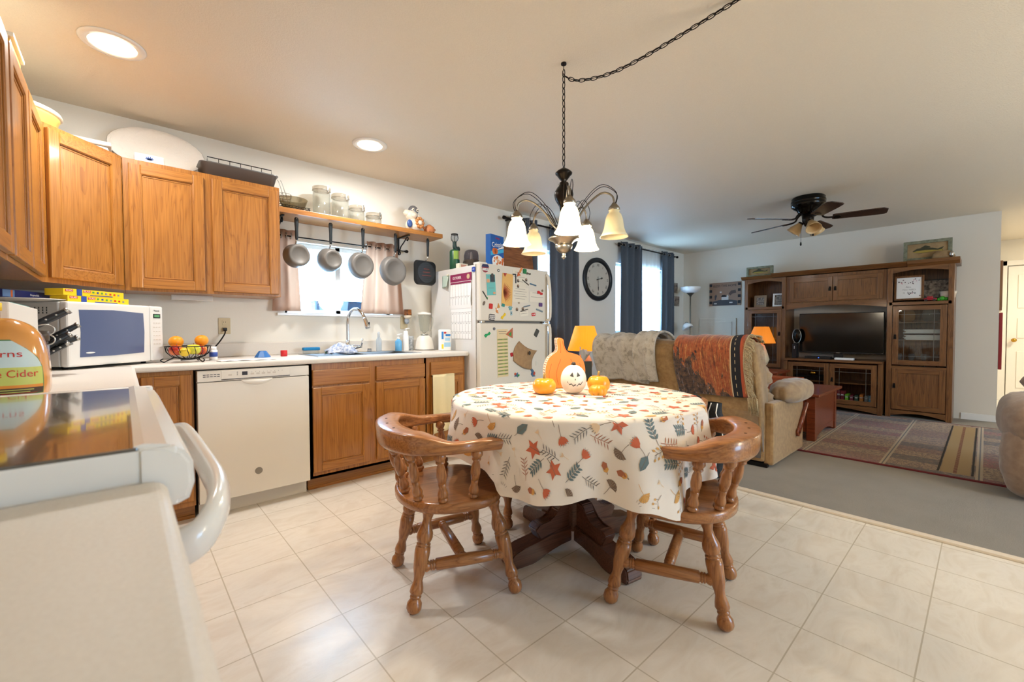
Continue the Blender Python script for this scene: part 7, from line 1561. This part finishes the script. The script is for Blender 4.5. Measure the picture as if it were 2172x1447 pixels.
d2 = (Vector((CAM.x, CAM.y, 0))-Vector((2.46, -2.06, 0))).normalized(); yaw_ = math.atan2(d2.y, d2.x)+R(22)
nx = Vector((math.cos(yaw_), math.sin(yaw_), 0)); xx = Vector((-nx.y, nx.x, 0)); Mw = frame((2.47, -2.03, ZC), xx, (0, 0, 1))
S = [(p.x, p.y) for p in spline([(a, b, 0) for a, b in out+[out[0]]], 3)][:-1]
mm_ = min(b for a, b in S); S = [(a, b-mm_+.001) for a, b in S]
m = MB(); m.prism(S, -.022, .022, 0, Mw)
for f in m.b.faces:
    if len(f.verts) == 4: f.material_index = 1
part(r, 'face_board', m, [mat('orange_paint', 'F28438', .5), mat('cream_edge', 'F2DEC0', .6)])
m = MB()
for i in range(0, len(S), 1):
    a, b = S[i]; a2, b2 = S[(i+1) % len(S)]; mx, mz = (a+a2)/2, (b+b2)/2
    if mz < .01: continue
    t = Vector((a2-a, b2-b)).normalized(); o = Vector((t.y, -t.x))
    m.b.verts.ensure_lookup_table(); Mq = Mw @ Matrix(((t.x, o.x, 0, mx+o.x*.0004), (t.y, o.y, 0, mz+o.y*.0004), (0, 0, 1, 0), (0, 0, 0, 1))); m.box((0, 0, .008), (.0045, .001, .010), 0, 0, Mq); m.box((0, 0, -.009), (.0045, .001, .010), 0, 0, Mq)
for q in ([(-.09, .03), (-.1, .08), (-.085, .14)], [(-.045, .02), (-.055, .09), (-.03, .165)], [(.05, .02), (.058, .09), (.03, .165)], [(.09, .03), (.1, .08), (.085, .14)], [(.01, .20), (-.012, .235), (-.02, .27)], [(-.03, .20), (-.03, .24), (-.035, .27)]): m.tube([Mw @ Vector((a, b, .0222)) for a, b in [(p.x, p.y) for p in spline([(a, b, 0) for a, b in q], 4)]], .0011, 4, 1)
o_ = part(r, 'edge_dots', m, [mat('dot_brown', '8A3A1E', .7), mat('line_rust', 'A8481A', .6)]); o_['kind'] = 'stuff'
m = MB(); m.tube([(2.24, -2.29, ZC+.004), (2.33, -2.40, ZC+.004)], .0038, 8); m.tube([(2.33, -2.40, ZC+.004), (2.336, -2.408, ZC+.004)], .002, 6, 1); m.tube([(2.27, -2.327, ZC+.004), (2.276, -2.334, ZC+.004)], .0042, 8, 1); solo('pen', 'slim white pen lying on the cloth before the white pumpkin', 'pen', m, [PAPER, RB_])
